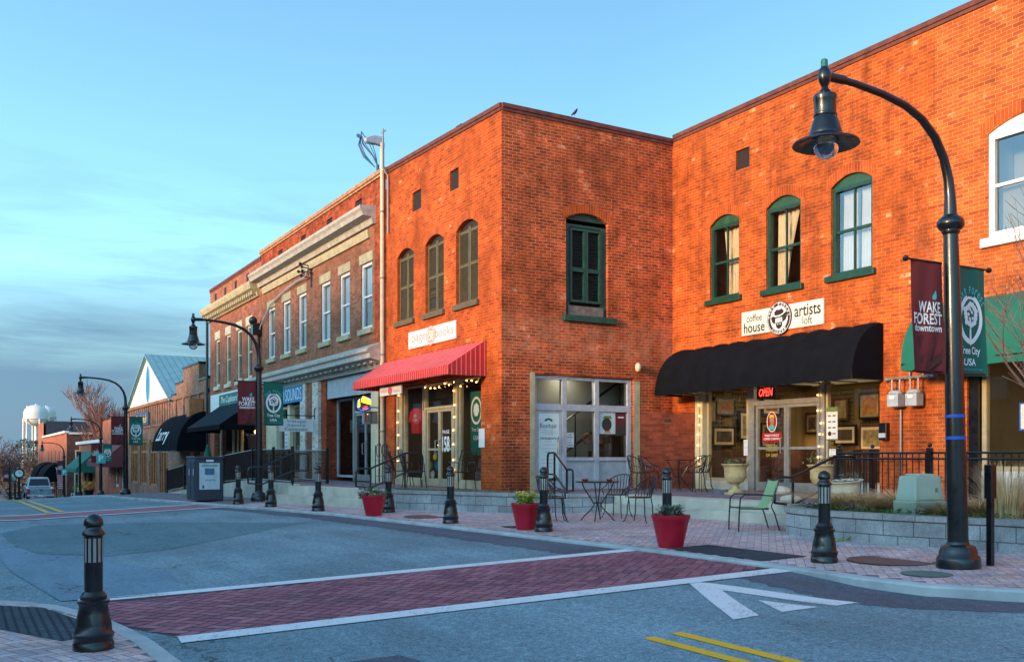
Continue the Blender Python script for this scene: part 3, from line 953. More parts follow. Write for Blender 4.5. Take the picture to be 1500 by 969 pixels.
def curtain_wall(pts, z0, z1, th, cap, name, m):
    b = M(); s = 0
    ins = inward(pts, th)
    for i in range(len(pts) - 1):
        p, q = pts[i], pts[i + 1]; l = math.dist(p, q)
        b.face([(p[0], p[1], z0), (q[0], q[1], z0), (q[0], q[1], z1), (p[0], p[1], z1)], 0, [(s, z0), (s + l, z0), (s + l, z1), (s, z1)])
        s += l
    for e, k in ((0, -1), (-1, 1)):
        b.face([(pts[e][0], pts[e][1], z0), (ins[e][0], ins[e][1], z0), (ins[e][0], ins[e][1], z1), (pts[e][0], pts[e][1], z1)])
    o = inward(pts, -.025)
    if cap:
        s = 0
        for i in range(len(pts) - 1):
            p, q, r_, t = o[i], o[i + 1], ins[i + 1], ins[i]; l = math.dist(p, q)
            za, zb = z1, z1 + cap
            b.face([(p[0], p[1], zb), (q[0], q[1], zb), (r_[0], r_[1], zb), (t[0], t[1], zb)], 1, [(s, .1), (s + l, .1), (s + l, .4), (s, .4)])
            b.face([(p[0], p[1], za), (q[0], q[1], za), (q[0], q[1], zb), (p[0], p[1], zb)], 1, [(s, .1), (s + l, .1), (s + l, .2), (s, .2)])
            b.face([(t[0], t[1], za), (r_[0], r_[1], za), (r_[0], r_[1], zb), (t[0], t[1], zb)], 1, [(s, .1), (s + l, .1), (s + l, .2), (s, .2)])
            b.face([(p[0], p[1], za), (q[0], q[1], za), (pts[i + 1][0], pts[i + 1][1], za), (pts[i][0], pts[i][1], za)], 1, [(s, .1), (s + l, .1), (s + l, .2), (s, .2)])
            s += l
        for e in (0, -1):
            p, t = o[e], ins[e]
            b.face([(p[0], p[1], z1), (t[0], t[1], z1), (t[0], t[1], z1 + cap), (p[0], p[1], z1 + cap)], 1)
    return b.build(name, m, terrace)
curtain_wall(wallA, -.15, .41, .3, .07, 'block_wall', ['block', 'block_cap'])
curtain_wall(wallB, -.15, .41, .3, .07, 'block_wall', ['block', 'block_cap'])
def steps(P, z0, n, name):
    b = M()
    h = (TZ + .003 - z0) / n
    for k in range(n):
        a = inward(P, .32 * k); c = inward(P, .32 * (n))
        zt = z0 + h * (k + 1)
        c = inward(P, .32 * (k + 1) + (.02 if k < n - 1 else .3))
        for i in range(len(P) - 1):
            b.face([(a[i][0], a[i][1], zt - h - (.2 if k == 0 else 0)), (a[i + 1][0], a[i + 1][1], zt - h - (.2 if k == 0 else 0)), (a[i + 1][0], a[i + 1][1], zt), (a[i][0], a[i][1], zt)])
            b.face([(a[i][0], a[i][1], zt), (a[i + 1][0], a[i + 1][1], zt), (c[i + 1][0], c[i + 1][1], zt), (c[i][0], c[i][1], zt)])
        for e in (0, -1):
            b.face([(a[e][0], a[e][1], z0 - .2), (c[e][0], c[e][1], z0 - .2), (c[e][0], c[e][1], zt), (a[e][0], a[e][1], zt)])
    return b.build(name, 'concrete', terrace)
steps(stepR_, .09, 2, 'steps')
steps(stepL_, -.02, 2, 'steps')
# sloping approach at the far end, low pale wall on the street side
b = M()
for x0, x1 in zip(frange(-47, -26.2, 1.5), frange(-47, -26.2, 1.5)[1:]):
    def rz(x): return min(TZ, TZ - (.95) * clamp01((-32 - x) / 15))
    b.face([(x0, 8.3, drop(x0) - .3), (x1, 8.3, drop(x1) - .3), (x1, 8.3, rz(x1) + .03), (x0, 8.3, rz(x0) + .03)])
    b.face([(x0, 8.3, rz(x0) + .03), (x1, 8.3, rz(x1) + .03), (x1, 8.5, rz(x1) + .03), (x0, 8.5, rz(x0) + .03)])
    if x1 <= -30.9:
        b.face([(x0, 8.5, rz(x0)), (x1, 8.5, rz(x1)), (x1, 11.2, rz(x1)), (x0, 11.2, rz(x0))])
b.build('ramp', 'concrete', terrace)

# planting beds on the terrace
b = M(); b.face([(x, y, TZ + .012) for x, y in inward(wallB, .31)[3:-1] + [(-3.0, 13.8), (-10.0, 13.8), (-10.6, 12.9)]]); struct('planting_bed', b, 'mulch')
b = M(); b.face([(x, y, TZ + .012) for x, y in inward(wallA, .31)[2:-2] + [(-17.3, 11.45), (-18.6, 10.9), (-19.9, 10.2), (-21.0, 9.6)]]); struct('planting_bed', b, 'mulch')
# ================================================================== BUILDINGS ALONG THE STREET
YB, YC = 11.1, 16.28
XC = -19.59          # corner of the bookshop
FZ = TZ              # shop floor

def vent_part(par, ax, c, s0, s1, z0, z1):
    b = M(); pbox(b, ax, c, s0, s1, z0, z1, .05, .08); b.build('vent', 'vent', par)
def coping_part(par, pts, m, h=.1, over=.06, th=.35):
    """pts: list of (x,y,z) along the wall top; th inward"""
    b = M()
    for (p, q) in zip(pts, pts[1:]):
        p, q = Vector(p), Vector(q)
        t = (q - p); t.z = 0; t.normalize(); n = Vector((-t.y, t.x, 0))
        for (o0, o1, za, zb) in ((-over, th, 0, h), (-over * .55, .02, -.075, -.002)):
            A, B, C, D = p + n * o0, q + n * o0, q + n * o1, p + n * o1
            u = Vector((0, 0, 1))
            b.prism([A + u * za, B + u * za, C + u * za, D + u * za], u * (zb - za))
    return b.build('coping', m, par)
def sash_window(par, ax, c, s0, s1, z0, z1, rise, fm, gm, fw=.07, d=.1, muntin=True, head=None, sill=None, sm_='stone', mid=.5, name='window'):
    """arched or flat sash window: frame (sub-parts: glass, sill)"""
    b = M()
    zf = z1 - rise - .02
    frame(b, ax, c, s0 + .003, s1 - .003, z0 + .003, zf if rise else z1 - .003, fw, d - .04, d + .06)
    if rise:
        pts = arc_pts(s0 + .003, s1 - .003, z1 - .003, rise, 10)
        pl = [PW(ax, c, s, z, d - .03) for s, z in pts] + [PW(ax, c, s1 - .003, zf + .002, d - .03), PW(ax, c, s0 + .003, zf + .002, d - .03)]
        vec = (0, .07, 0) if ax == 'y' else (-.07, 0, 0)
        b.prism(pl, vec, 1)
    zt = zf if rise else z1
    zm = z0 + (zt - z0) * mid
    pbox(b, ax, c, s0 + fw, s1 - fw, zm - .03, zm + .03, d - .01, d + .05)
    if muntin:
        sc = (s0 + s1) / 2
        pbox(b, ax, c, sc - .018, sc + .018, z0 + fw, zm - .03, d, d + .045)
        pbox(b, ax, c, sc - .018, sc + .018, zm + .03, zt - fw, d, d + .045)
    o = b.build(name, [fm, head or fm], par)
    g = M(); pane(g, ax, c, s0 + fw, s1 - fw, z0 + fw, zt - fw, d + .03); g.build('glass', gm, o)
    if sill:
        q = M(); pbox(q, ax, c, s0 - .1, s1 + .1, z0 - sill, z0 + .002, -.1, .06); q.build('sill', sm_, o, bevel=.008)
    return o
def backing(o, ax, c, s0, s1, z0, z1, d, m='int_dark'):
    b = M()
    q = lambda s, z, dd: PW(ax, c, s, z, dd)
    b.face([q(s0, z0, d + .6), q(s1, z0, d + .6), q(s1, z1, d + .6), q(s0, z1, d + .6)])
    for s in (s0 - .01, s1 + .01):
        b.face([q(s, z0, d), q(s, z0, d + .6), q(s, z1, d + .6), q(s, z1, d)])
    for z in (z0 - .01, z1 + .01):
        b.face([q(s0, z, d), q(s1, z, d), q(s1, z, d + .6), q(s0, z, d + .6)])
    return b.build('room_behind', m, o)
def glazing(par, ax, c, s0, s1, z0, z1, d, gm='glass', fm='frame_grey', fw=.06, name='shop_window', bottom=True):
    b = M(); frame(b, ax, c, s0, s1, z0, z1, fw, d - .05, d + .05)
    o = b.build(name, fm, par)
    g = M(); pane(g, ax, c, s0 + fw, s1 - fw, z0 + fw, z1 - fw, d); g.build('glass', gm, o)
    return o
def glass_door(par, ax, c, s0, s1, z0, z1, d, gm='glass', fm='alu', leaves=1, kick=.22, hs=1, bar=True):
    w = (s1 - s0) / leaves
    for k in range(leaves):
        a, e = s0 + w * k + .004, s0 + w * (k + 1) - .004
        b = M(); frame(b, ax, c, a, e, z0 + .01, z1, .07, d - .035, d + .035)
        pbox(b, ax, c, a + .07, e - .07, z0 + .08, z0 + kick, d - .03, d + .03)
        if bar: pbox(b, ax, c, a + .07, e - .07, z0 + .98, z0 + 1.04, d - .025, d + .025)
        o = b.build('door', fm, par)
        g = M(); pane(g, ax, c, a + .07, e - .07, z0 + kick, z1 - .07, d); g.build('glass', gm, o)
        h = M()
        hx = (e - .12) if (hs > 0 and not (leaves == 2 and k == 1)) else (a + .12)
        P = [PW(ax, c, hx, z0 + .9, d - .03), PW(ax, c, hx, z0 + .9, d - .1), PW(ax, c, hx, z0 + 1.25, d - .1), PW(ax, c, hx, z0 + 1.25, d - .03)]
        h.tube(P, .014, 6); h.build('handle', 'alu', o)

# ------------------------------------------------------------------ corner bookshop
bk = thing('brick_building', 'two storey orange brick corner building with shuttered arched windows over red awning', 'building', (XC, YB, TZ))
fw3 = [(-25.79, -24.63, 5.17, 7.24, .2), (-23.85, -22.70, 5.16, 7.25, .2), (-21.98, -20.78, 5.15, 7.25, .2)]
fvents = [(-24.72, -24.12, 8.17, 8.71), (-22.34, -21.83, 8.18, 8.70)]
sf = (-26.0, -20.62, TZ, 3.3)
b = M(); wall(b, 'y', YB, -26.62, XC, -.4, 9.80, fw3 + fvents + [sf], .24, 0, 9.52)
b.build('front_wall', 'brick_orange', bk)
sw1 = (12.92, 14.20, 4.76, 7.32, .18)
sdoor = (12.02, 15.0, TZ, 3.26)
b = M(); wall(b, 'x', XC, YB, 26, -.4, 9.52, [sw1, sdoor], .24)
b.build('side_wall', 'brick_side', bk)
b = M(); b.face([(-26.62, YB + .3, 9.3), (XC - .3, YB + .3, 9.3), (XC - .3, 26, 9.3), (-26.62, 26, 9.3)])
b.face([(-26.62, 26, -.4), (XC, 26, -.4), (XC, 26, 9.5), (-26.62, 26, 9.5)]); b.face([(-26.61, YB + .05, -.4), (-26.61, 26, -.4), (-26.61, 26, 9.7), (-26.61, YB + .05, 9.7)])
b.build('roof', 'roof', bk)
coping_part(bk, [(-26.62, YB, 9.81), (XC, YB, 9.53)], 'coping'); coping_part(bk, [(XC, YB + .001, 9.527), (XC, 16.34, 9.527)], 'coping')
for o in fw3:
    b = M(); arch_ring(b, 'y', YB, o[0], o[1], o[3], o[4]); b.build('brick_arch', 'brick_arch', bk)
b = M(); arch_ring(b, 'x', XC, sw1[0], sw1[1], sw1[3], sw1[4]); b.build('brick_arch', 'brick_arch', bk)
for v in fvents: vent_part(bk, 'y', YB, *v)
for i, o in enumerate(fw3):                       # louvred shutters fill the front windows
    s0, s1, z0, z1, rise = o
    b = M()
    pts = arc_pts(s0 + .005, s1 - .005, z1 - .006, rise, 10)
    b.prism([PW('y', YB, s, z, .13) for s, z in pts] + [PW('y', YB, s1 - .005, z0, .13), PW('y', YB, s0 + .005, z0, .13)], (0, .03, 0), 1)
    sc = (s0 + s1) / 2
    for a, e in ((s0 + .01, sc - .008), (sc + .008, s1 - .01)):
        pbox(b, 'y', YB, a, a + .06, z0, z1 - rise * .75, .085, .128); pbox(b, 'y', YB, e - .06, e, z0, z1 - rise * .75, .085, .128)
        for zz in (z0, z0 + .95, z1 - rise - .1): pbox(b, 'y', YB, a + .06, e - .06, zz, zz + .08, .087, .127)
        k = z0 + .1
        while k < z1 - rise - .1:
            if not (i == 1 and a < sc - .1 and (.55 < k - z0 < .68 or .12 < k - z0 < .42)):
                b.prism([PW('y', YB, a + .06, k, .09), PW('y', YB, e - .06, k, .09), PW('y', YB, e - .06, k + .035, .124), PW('y', YB, a + .06, k + .035, .124)], (0, .004, .006), 0)
            k += .05
    w = b.build('window', ['shutter', 'shutter_dark'], bk)
    if i == 1: w['label'] = 'shutter with broken louvres'
    q = M(); pbox(q, 'y', YB, s0 - .08, s1 + .08, z0 - .14, z0 + .002, -.09, .08); q.build('sill', 'shutter', w, bevel=.01)
# side window: weathered green frame, dark slats behind, bare board at the foot
s0, s1, z0, z1, rise = sw1
b = M()
pts = arc_pts(s0 + .004, s1 - .004, z1 - .004, rise, 12)
frame(b, 'x', XC, s0 + .004, s1 - .004, z0, z1 - rise, .17, .1, .2)
b.prism([PW('x', XC, s, z, .1) for s, z in pts] + [PW('x', XC, s1 - .004, z1 - rise - .1, .1), PW('x', XC, s0 + .004, z1 - rise - .1, .1)], (-.08, 0, 0))
sc = (s0 + s1) / 2
for a, e in ((s0 + .17, sc - .005), (sc + .005, s1 - .17)):
    frame(b, 'x', XC, a, e, z0 + .34, z1 - rise - .2, .06, .06, .13)
    pbox(b, 'x', XC, a + .06, e - .06, z0 + 1.1, z0 + 1.2, .065, .125)
sw_o = b.build('window', 'green_dark', bk)
b = M()
for a, e in ((s0 + .22, sc - .06), (sc + .06, s1 - .22)):
    k = z0 + .4
    while k < z1 - rise - .28:
        t_ = random.uniform(-.012, .012)
        b.prism([PW('x', XC, a, k, .12), PW('x', XC, e, k + t_, .12), PW('x', XC, e, k + .03 + t_, .15), PW('x', XC, a, k + .03, .15)], (-.004, 0, .006)); k += .055
pane(b, 'x', XC, s0 + .1, s1 - .1, z0 + .3, z1 - .2, .185)
b.build('slats', 'shutter_dark', sw_o)
b = M(); pbox(b, 'x', XC, s0 + .1, s1 - .12, z0 + .01, z0 + .25, .05, .098); b.build('board', 'raw_wood', sw_o)
b = M(); pbox(b, 'x', XC, s0 - .1, s1 + .22, z0 - .16, z0 - .003, -.1, .2); b.build('sill', 'green_dark', sw_o, bevel=.01)

# bookshop front: display windows and a double door
D = .13
for n_, q_ in (('pilaster', (-25.92, -25.5, TZ + .17, 3.28, .02, .16)), ('pilaster', (-22.2, -21.98, TZ, 3.28, .03, .18)), ('sill_wall', (-25.98, -24.2, TZ + .002, TZ + .17, .01, .22)), ('sill_wall', (-21.97, -20.64, TZ + .002, TZ + .17, .01, .22))):
    b = M(); pbox(b, 'y', YB, *q_); b.build(n_, 'frame_sand' if n_ == 'pilaster' else 'stone', bk)
glazing(bk, 'y', YB, -25.48, -24.18, TZ + .17, 3.26, D, 'glass', 'frame_sand', .05)
glazing(bk, 'y', YB, -21.95, -20.66, TZ + .17, 3.26, D, 'glass', 'frame_sand', .045)
glazing(bk, 'y', YB, -24.1, -22.24, 2.55, 3.26, D, 'glass', 'frame_sand', .07, 'transom_window')
for x0, x1 in ((-24.17, -23.98), (-22.36, -22.21)):
    b = M(); pbox(b, 'y', YB, x0, x1, TZ, 2.55, D - .06, D + .06); b.build('door_frame', 'frame_sand', bk)
glass_door(bk, 'y', YB, -23.97, -22.37, TZ, 2.54, D, 'glass', 'frame_sand', 2)
room(bk, 'y', YB, -26.4, -20.62, TZ + .01, 3.4, .25, 4.2, 'int_dark')
# side entrance: grey frame, transoms, panels below
b = M()
Ys = [12.05, 12.92, 13.9, 14.92]
for k, y in enumerate(Ys): pbox(b, 'x', XC, y - .0 if k == 0 else y - .05, y + .07 if k < 3 else y + .06, TZ, 3.24, .08, .22)
pbox(b, 'x', XC, 12.12, 14.87, 3.16, 3.24, .085, .215)
for a, e in ((12.12, 12.87), (12.99, 13.85), (13.97, 14.87)): pbox(b, 'x', XC, a, e, 2.40, 2.56, .085, .215)
for a, e in ((12.99, 13.85), (13.97, 14.87)):
    pbox(b, 'x', XC, a, e, 1.16, 1.25, .085, .215); pbox(b, 'x', XC, a, e, TZ, TZ + .08, .085, .215)
se = b.build('side_shopfront', 'frame_grey', bk)
for a, e in ((12.99, 13.85), (13.97, 14.87)):
    b = M(); pbox(b, 'x', XC, a, e, TZ + .08, 1.16, .13, .18); b.build('panel', 'panel_grey', se)
b = M()
for a, e in ((12.12, 12.87), (12.99, 13.85), (13.97, 14.87)):
    pane(b, 'x', XC, a, e, 2.56, 3.16, .15)
    if a > 12.5: pane(b, 'x', XC, a, e, 1.25, 2.40, .15)
b.build('glass', 'glass', se)
glass_door(bk, 'x', XC, 12.13, 12.86, TZ, 2.40, .15, 'glass', 'frame_grey', 1, bar=False)
for q_ in ((15.002, 15.2, TZ, 3.2, -.012, .05), (11.88, 12.018, TZ, 3.3, -.008, .05)):
    b = M(); pbox(b, 'x', XC, *q_); b.build('jamb', 'stone', bk)
rm = room(bk, 'x', XC, 11.7, 15.4, TZ + .01, 3.5, .26, 1.0, 'int_grey', 'stair_hall')
b = M()
for k in range(7): b.box(XC - .98, XC - .62, 13.3 + k * .24, 13.54 + k * .24, TZ + .02, TZ + .2 + .19 * k)
b.build('staircase', 'wood_dark', rm)
b = M()
for dz in (0, -.8): b.tube([(XC - .6, 12.6, 1.75 + dz), (XC - .6, 15.3, 3.42 + dz)], .035, 6)
for k in range(4): b.tube([(XC - .6, 12.9 + k * .7, TZ), (XC - .6, 12.9 + k * .7, 1.92 + k * .43)], .02, 6)
b.build('stair_rail', 'black_iron', rm)
# brick infill closing the inner corner
b = M()
p, q = Vector((XC, 15.22, 0)), Vector((-18.72, YC, 0))
u = 0; l = (q - p).length
b.face([(p.x, p.y, TZ), (q.x, q.y, TZ), (q.x, q.y, 2.40), (p.x, p.y, 2.40)], 0, [(0, TZ), (l, TZ), (l, 2.4), (0, 2.4)])
b.face([(p.x, p.y, 2.40), (q.x, q.y, 2.40), (XC, YC, 2.40)], 1)
inf = b.build('corner_infill', ['brick_infill', 'stone'], bk)
mdl = (p + q) / 2; nn = Vector((q.y - p.y, -(q.x - p.x), 0)).normalized(); tt = (q - p).normalized()
b = M(); c0 = mdl + Vector((0, 0, 2.16)) + nn * .012
b.prism([c0 - tt * .07, c0 + tt * .07, c0 + tt * .07 + Vector((0, 0, .07)), c0 - tt * .07 + Vector((0, 0, .07))], nn * .02); b.build('mail_slot', 'black_iron', inf)

# ------------------------------------------------------------------ cafe building set back
cf = thing('brick_building', 'orange brick coffee house set back, three green arched windows above black awning', 'building', (-15, YC, TZ))
cw = [(-18.14, -17.10, 5.16, 7.21, .2), (-16.22, -15.16, 5.13, 7.22, .2), (-14.31, -13.23, 5.14, 7.24, .2)]
cv = (-17.22, -16.76, 8.18, 8.65)
cs = (-18.72, -13.05, TZ, 3.1)
b = M(); wall(b, 'y', YC, XC, -11.78, -.4, 9.6, cw + [cv, cs], .24); b.build('wall', 'brick_cafe', cf)
for o in cw:
    b = M(); arch_ring(b, 'y', YC, o[0], o[1], o[3], o[4], ext=.12); b.build('brick_arch', 'brick_arch', cf)
vent_part(cf, 'y', YC, *cv)
coping_part(cf, [(XC + .07, YC, 9.607), (-11.78, YC, 9.607)], 'coping')
b = M(); b.face([(XC, YC + .3, 9.4), (-11.78, YC + .3, 9.4), (-11.78, 30, 9.4), (XC, 30, 9.4)]); b.build('roof', 'roof', cf)
for i, o in enumerate(cw):
    w = sash_window(cf, 'y', YC, o[0], o[1], o[2], o[3], o[4], 'green_paint', 'glass' if i < 2 else 'glass_sky', .075, .1, True, 'green_arch', .13, 'green_paint')
    backing(w, 'y', YC, o[0], o[1], o[2], o[3], .2, 'int_dark')
    b = M(); s0, s1, z0, z1 = o[0] + .08, o[1] - .08, o[2] + .06, o[3] - .25
    if i == 0: drape_curtain(b, 'y', YC, s0 + .28, s1 + .0, z0, z1, .3, 0, (s0 + .1, s1), 7)
    elif i == 1:
        drape_curtain(b, 'y', YC, s0 + .0, s0 + .3, z0, z1, .3, 0, (s0 + .0, s0 + .68), 5); drape_curtain(b, 'y', YC, s1 - .1, s1, z0, z1, .32, 0, (s1 - .2, s1), 2)
    else:
        drape_curtain(b, 'y', YC, s0, (s0 + s1) / 2 - .02, z0, z1, .3, 0, None, 6); drape_curtain(b, 'y', YC, (s0 + s1) / 2 + .02, s1, z0, z1, .3, 0, None, 6)
    b.build('curtain', 'curtain' if i < 2 else 'curtain_white', w)
# coffee shopfront
b = M(); pbox(b, 'y', YC, -18.70, -18.42, TZ, 3.08, .0, .28); b.build('jamb', 'cream', cf)
glazing(cf, 'y', YC, -18.40, -16.92, TZ + .22, 3.06, .18, 'glass', 'frame_sand', .07)
for x0, x1 in ((-18.40, -16.92), (-14.56, -13.06)):
    b = M(); pbox(b, 'y', YC, x0, x1, TZ + .002, TZ + .218, .1, .3); b.build('sill_wall', 'concrete', cf)
glazing(cf, 'y', YC, -14.56, -13.07, TZ + .22, 3.06, .18, 'glass', 'frame_sand', .05)
b = M(); pbox(b, 'y', YC, -16.9, -16.72, TZ, 3.06, .1, .26); pbox(b, 'y', YC, -14.74, -14.58, TZ, 3.06, .1, .26); pbox(b, 'y', YC, -16.72, -14.74, 2.47, 2.58, .105, .255); pbox(b, 'y', YC, -16.72, -14.74, 3.0, 3.06, .105, .255)
dfm = b.build('door_frame', 'alu', cf)
b = M(); pane(b, 'y', YC, -16.72, -14.74, 2.58, 3.0, .18); b.build('glass', 'glass', dfm)
glass_door(cf, 'y', YC, -16.70, -14.76, TZ, 2.465, .18, 'glass', 'alu', 2)
rm = room(cf, 'y', YC, -19.3, -12.2, TZ + .01, 3.3, .32, 4.6, 'int_cafe')
b = M(); b.box(-18.6, -14.6, YC + 2.6, YC + 3.1, TZ + .02, TZ + 1.0); b.build('counter', 'wood_dark', rm)
b = M()
for x0, x1 in ((-18.3, -17.5), (-17.3, -16.5), (-16.2, -15.4), (-14.9, -14.1), (-13.9, -13.1)):
    for k in range(9): b.tube([(x0 + (x1 - x0) * k / 8, YC + 4.52, 1.35), (x0 + (x1 - x0) * k / 8, YC + 4.52, 3.1)], .008, 4)
    for k in range(16): b.tube([(x0, YC + 4.52, 1.35 + k * .115), (x1, YC + 4.52, 1.35 + k * .115)], .008, 4)
for y0 in (.7, 1.8, 2.9):
    for k in range(9): b.tube([(-19.25, YC + y0 + .1 * k, 1.35), (-19.25, YC + y0 + .1 * k, 3.1)], .008, 4)
    for k in range(16): b.tube([(-19.25, YC + y0, 1.35 + k * .115), (-19.25, YC + y0 + .8, 1.35 + k * .115)], .008, 4)
b.build('wall_grid', 'black_iron', rm)
b = M(); b.box(-19.28, -18.75, YC + .5, YC + 4.5, TZ + .02, TZ + .55); b.box(-19.28, -19.15, YC + .5, YC + 4.5, TZ + .55, TZ + .95); b.build('bench', 'wood_dark', rm)
b = M(); b.box(-18.9, -12.6, YC + 2.0, YC + 4.5, 3.24, 3.28); b.build('ceiling_panel', 'ceiling_glow', rm)

# ------------------------------------------------------------------ next building to the right
rb = thing('brick_building', 'light orange brick building at right with tall white window over green awning', 'building', (-10, YC, TZ))
rw = (-10.68, -9.05, 5.24, 7.36, .2)
rs = (-11.10, -6.2, TZ, 3.1)
b = M(); wall(b, 'y', YC, -11.78, 3, -.4, 9.6, [rw, rs, (-8.0, -6.4, 5.24, 7.36, .2), (-9.9, -9.35, 8.5, 9.0)], .24); b.build('wall', 'brick_light', rb)
vent_part(rb, 'y', YC, -9.9, -9.35, 8.5, 9.0)
b = M(); arch_ring(b, 'y', YC, rw[0], rw[1], rw[3], rw[4], ext=.14); b.build('brick_arch', 'brick_arch', rb)
coping_part(rb, [(-11.776, YC, 9.609), (3, YC, 9.609)], 'coping')
b = M(); b.face([(-11.77, YC + .3, 9.4), (3, YC + .3, 9.4), (3, 30, 9.4), (-11.77, 30, 9.4)]); b.face([(3, YC, -.4), (3, 30, -.4), (3, 30, 9.6), (3, YC, 9.6)]); b.build('roof', 'roof', rb)
for o in (rw, (-8.0, -6.4, 5.24, 7.36, .2)):
    w = sash_window(rb, 'y', YC, o[0], o[1], o[2], o[3], o[4], 'white', 'glass_sky', .11, .06, False, 'white', .16, 'white')
    backing(w, 'y', YC, o[0], o[1], o[2], o[3], .2, 'int_grey')
    b = M(); pane(b, 'y', YC, o[0] + .1, o[1] - .1, o[2] + .1, o[2] + 1.05, .3); b.build('blind', 'int_tan', w)
b = M(); pbox(b, 'y', YC, -11.08, -6.2, TZ + .002, 1.0, .12, .22); b.build('base_panel', 'white_panel', rb)
b = M(); pbox(b, 'y', YC, -11.09, -10.9, TZ, 3.08, .04, .25); b.build('jamb', 'black_metal', rb)
glazing(rb, 'y', YC, -10.88, -8.3, 1.0, 3.06, .17, 'glass', 'frame_sand', .09)
glazing(rb, 'y', YC, -8.28, -6.22, 1.0, 3.06, .17, 'glass', 'frame_sand', .09)
rm = room(rb, 'y', YC, -11.5, -5, TZ + .01, 3.4, .3, 3.2, 'int_tan')
b = M(); drape_curtain(b, 'y', YC, -9.95, -9.2, 1.3, 3.0, .5, 0, (-10.0, -8.6), 6, .04); b.build('curtain', 'int_tan', rm)
b = M(); drape_curtain(b, 'y', YC, -10.05, -9.55, .95, 1.75, .42, 0, None, 6, .03); b.build('cloth', 'chair_green', rm)

# ------------------------------------------------------------------ brown brick building with white cornices
b2 = thing('brick_building', 'brown brick two storey building with cream cornice and six tall white windows', 'building', (-33, YB, TZ))
xs6 = [-28.22, -30.18, -32.09, -34.70, -36.67, -38.74]
w6 = [(x - .47, x + .47, 5.27, 7.36) for x in xs6]
sfs = [(-33.0, -27.25, TZ, 4.05), (-39.9, -34.85, TZ, 4.05)]
b = M(); wall(b, 'y', YB, -40.28, -27.55, -.6, 8.42, w6 + sfs, .2); b.build('wall', 'brick_brown', b2)
vs_ = [(x - .3, x + .3, 9.10, 9.50) for x in (-28.9, -31.7, -34.6, -37.5)]
b = M(); wall(b, 'y', YB - .004, -40.28, -27.55, 8.42, 9.84, vs_, .2); wall(b, 'y', YB - .004, -27.55, -26.64, 4.0, 9.84, [], .2); b.build('parapet', 'brick_parapet', b2)
for v in vs_: vent_part(b2, 'y', YB - .004, *v)
coping_part(b2, [(-40.3, YB - .004, 9.842), (-26.64, YB - .004, 9.842)], 'coping_pale', .12, .09)
b = M(); b.face([(-40.28, YB + .3, 9.5), (-26.64, YB + .3, 9.5), (-26.64, 26, 9.5), (-40.28, 26, 9.5)]); b.face([(-40.28, YB, -.6), (-40.28, 26, -.6), (-40.28, 26, 9.8), (-40.28, YB, 9.8)]); b.build('roof', 'roof', b2)
def cornice_prof(par, x0, x1, yw, prof, m, name='cornice'):
    """prof: list of (out, z) from the bottom of the wall face round to the top"""
    b = M()
    P = [(x0, yw - o, z) for o, z in prof]
    b.prism(P, (x1 - x0, 0, 0)); return b.build(name, m, par)
cornice_prof(b2, -40.5, -27.45, YB, [(-.05, 8.43), (.1, 8.43), (.14, 8.62), (.42, 8.66), (.46, 8.78), (.52, 8.86), (.52, 8.95), (-.05, 9.0)], 'cornice_white')
cornice_prof(b2, -39.9, -27.9, YB, [(-.05, 8.08), (.07, 8.08), (.1, 8.24), (.1, 8.34), (-.05, 8.36)], 'stone', 'cornice_band')
for i, o in enumerate(w6):
    w = sash_window(b2, 'y', YB, o[0], o[1], o[2], o[3], 0, 'white', 'glass_sky', .1, .08, False, None, .16, 'stone')
    b = M(); pbox(b, 'y', YB, o[0] - .11, o[1] + .11, 7.362, 7.66, -.03, .05); b.build('lintel', 'stone', w)
    b = M(); pane(b, 'y', YB, o[0], o[1], o[2] + (.0 if i % 3 else .9), o[3], .17); b.build('blind', 'blind', w)
    backing(w, 'y', YB, o[0], o[1], o[2], o[3], .2, 'int_grey')
cornice_prof(b2, -40.2, -26.7, YB, [(-.05, 3.96), (.06, 3.96), (.1, 4.12), (.5, 4.22), (.5, 4.36), (.58, 4.42), (.58, 4.50), (.1, 4.72), (-.05, 4.74)], 'cornice_white', 'shopfront_cornice')
b = M()
for k in range(26): 
    x = -40 + k * .515
    b.box(x, x + .2, YB - .34, YB - .1, 4.10, 4.16)
b.build('brackets', 'cornice_white', b2)
# right-hand shop: recess between painted pillars, grey fascia, glass front
for x0, x1 in ((-34.84, -34.22), (-33.42, -32.75)):
    b = M(); b.box(x0, x1, YB - .05, YB + .5, TZ, 3.95); b.build('pillar', 'brick_white', b2)
for q_ in ((-34.2, -33.44, YB + .1, YB + .3, TZ, 3.95), (-32.74, -32.2, YB + .06, YB + 1.3, TZ, 3.95)):
    b = M(); b.box(*q_); b.build('pier', 'brick_parapet', b2)
b = M(); b.box(-32.2, -27.96, YB + .1, YB + .2, 3.28, 3.95); b.build('fascia', 'panel_grey', b2)
b = M(); b.box(-27.95, -27.28, YB + .1, YB + .3, TZ, 3.94); b.build('pier', 'panel_grey', b2)
b = M(); pbox(b, 'y', YB, -27.93, -27.30, TZ, 3.27, .03, .1); b.build('jamb', 'cream', b2)
glazing(b2, 'y', YB, -32.2, -30.55, TZ + .1, 3.27, .5, 'glass_dark', 'frame_grey', .08)
glazing(b2, 'y', YB, -30.5, -28.5, 2.72, 3.27, .5, 'glass_dark', 'frame_grey', .08, 'transom_window')
glass_door(b2, 'y', YB, -30.4, -28.6, TZ, 2.7, .5, 'glass_dark', 'alu', 2, bar=False)
for x0, x1 in ((-30.56, -30.4), (-28.6, -28.42)):
    b = M(); b.box(x0, x1, YB + .42, YB + .6, TZ, 3.27); b.build('door_frame', 'alu', b2)
glazing(b2, 'y', YB, -28.42, -27.95, TZ + .1, 3.27, .5, 'glass_dark', 'frame_grey', .05)
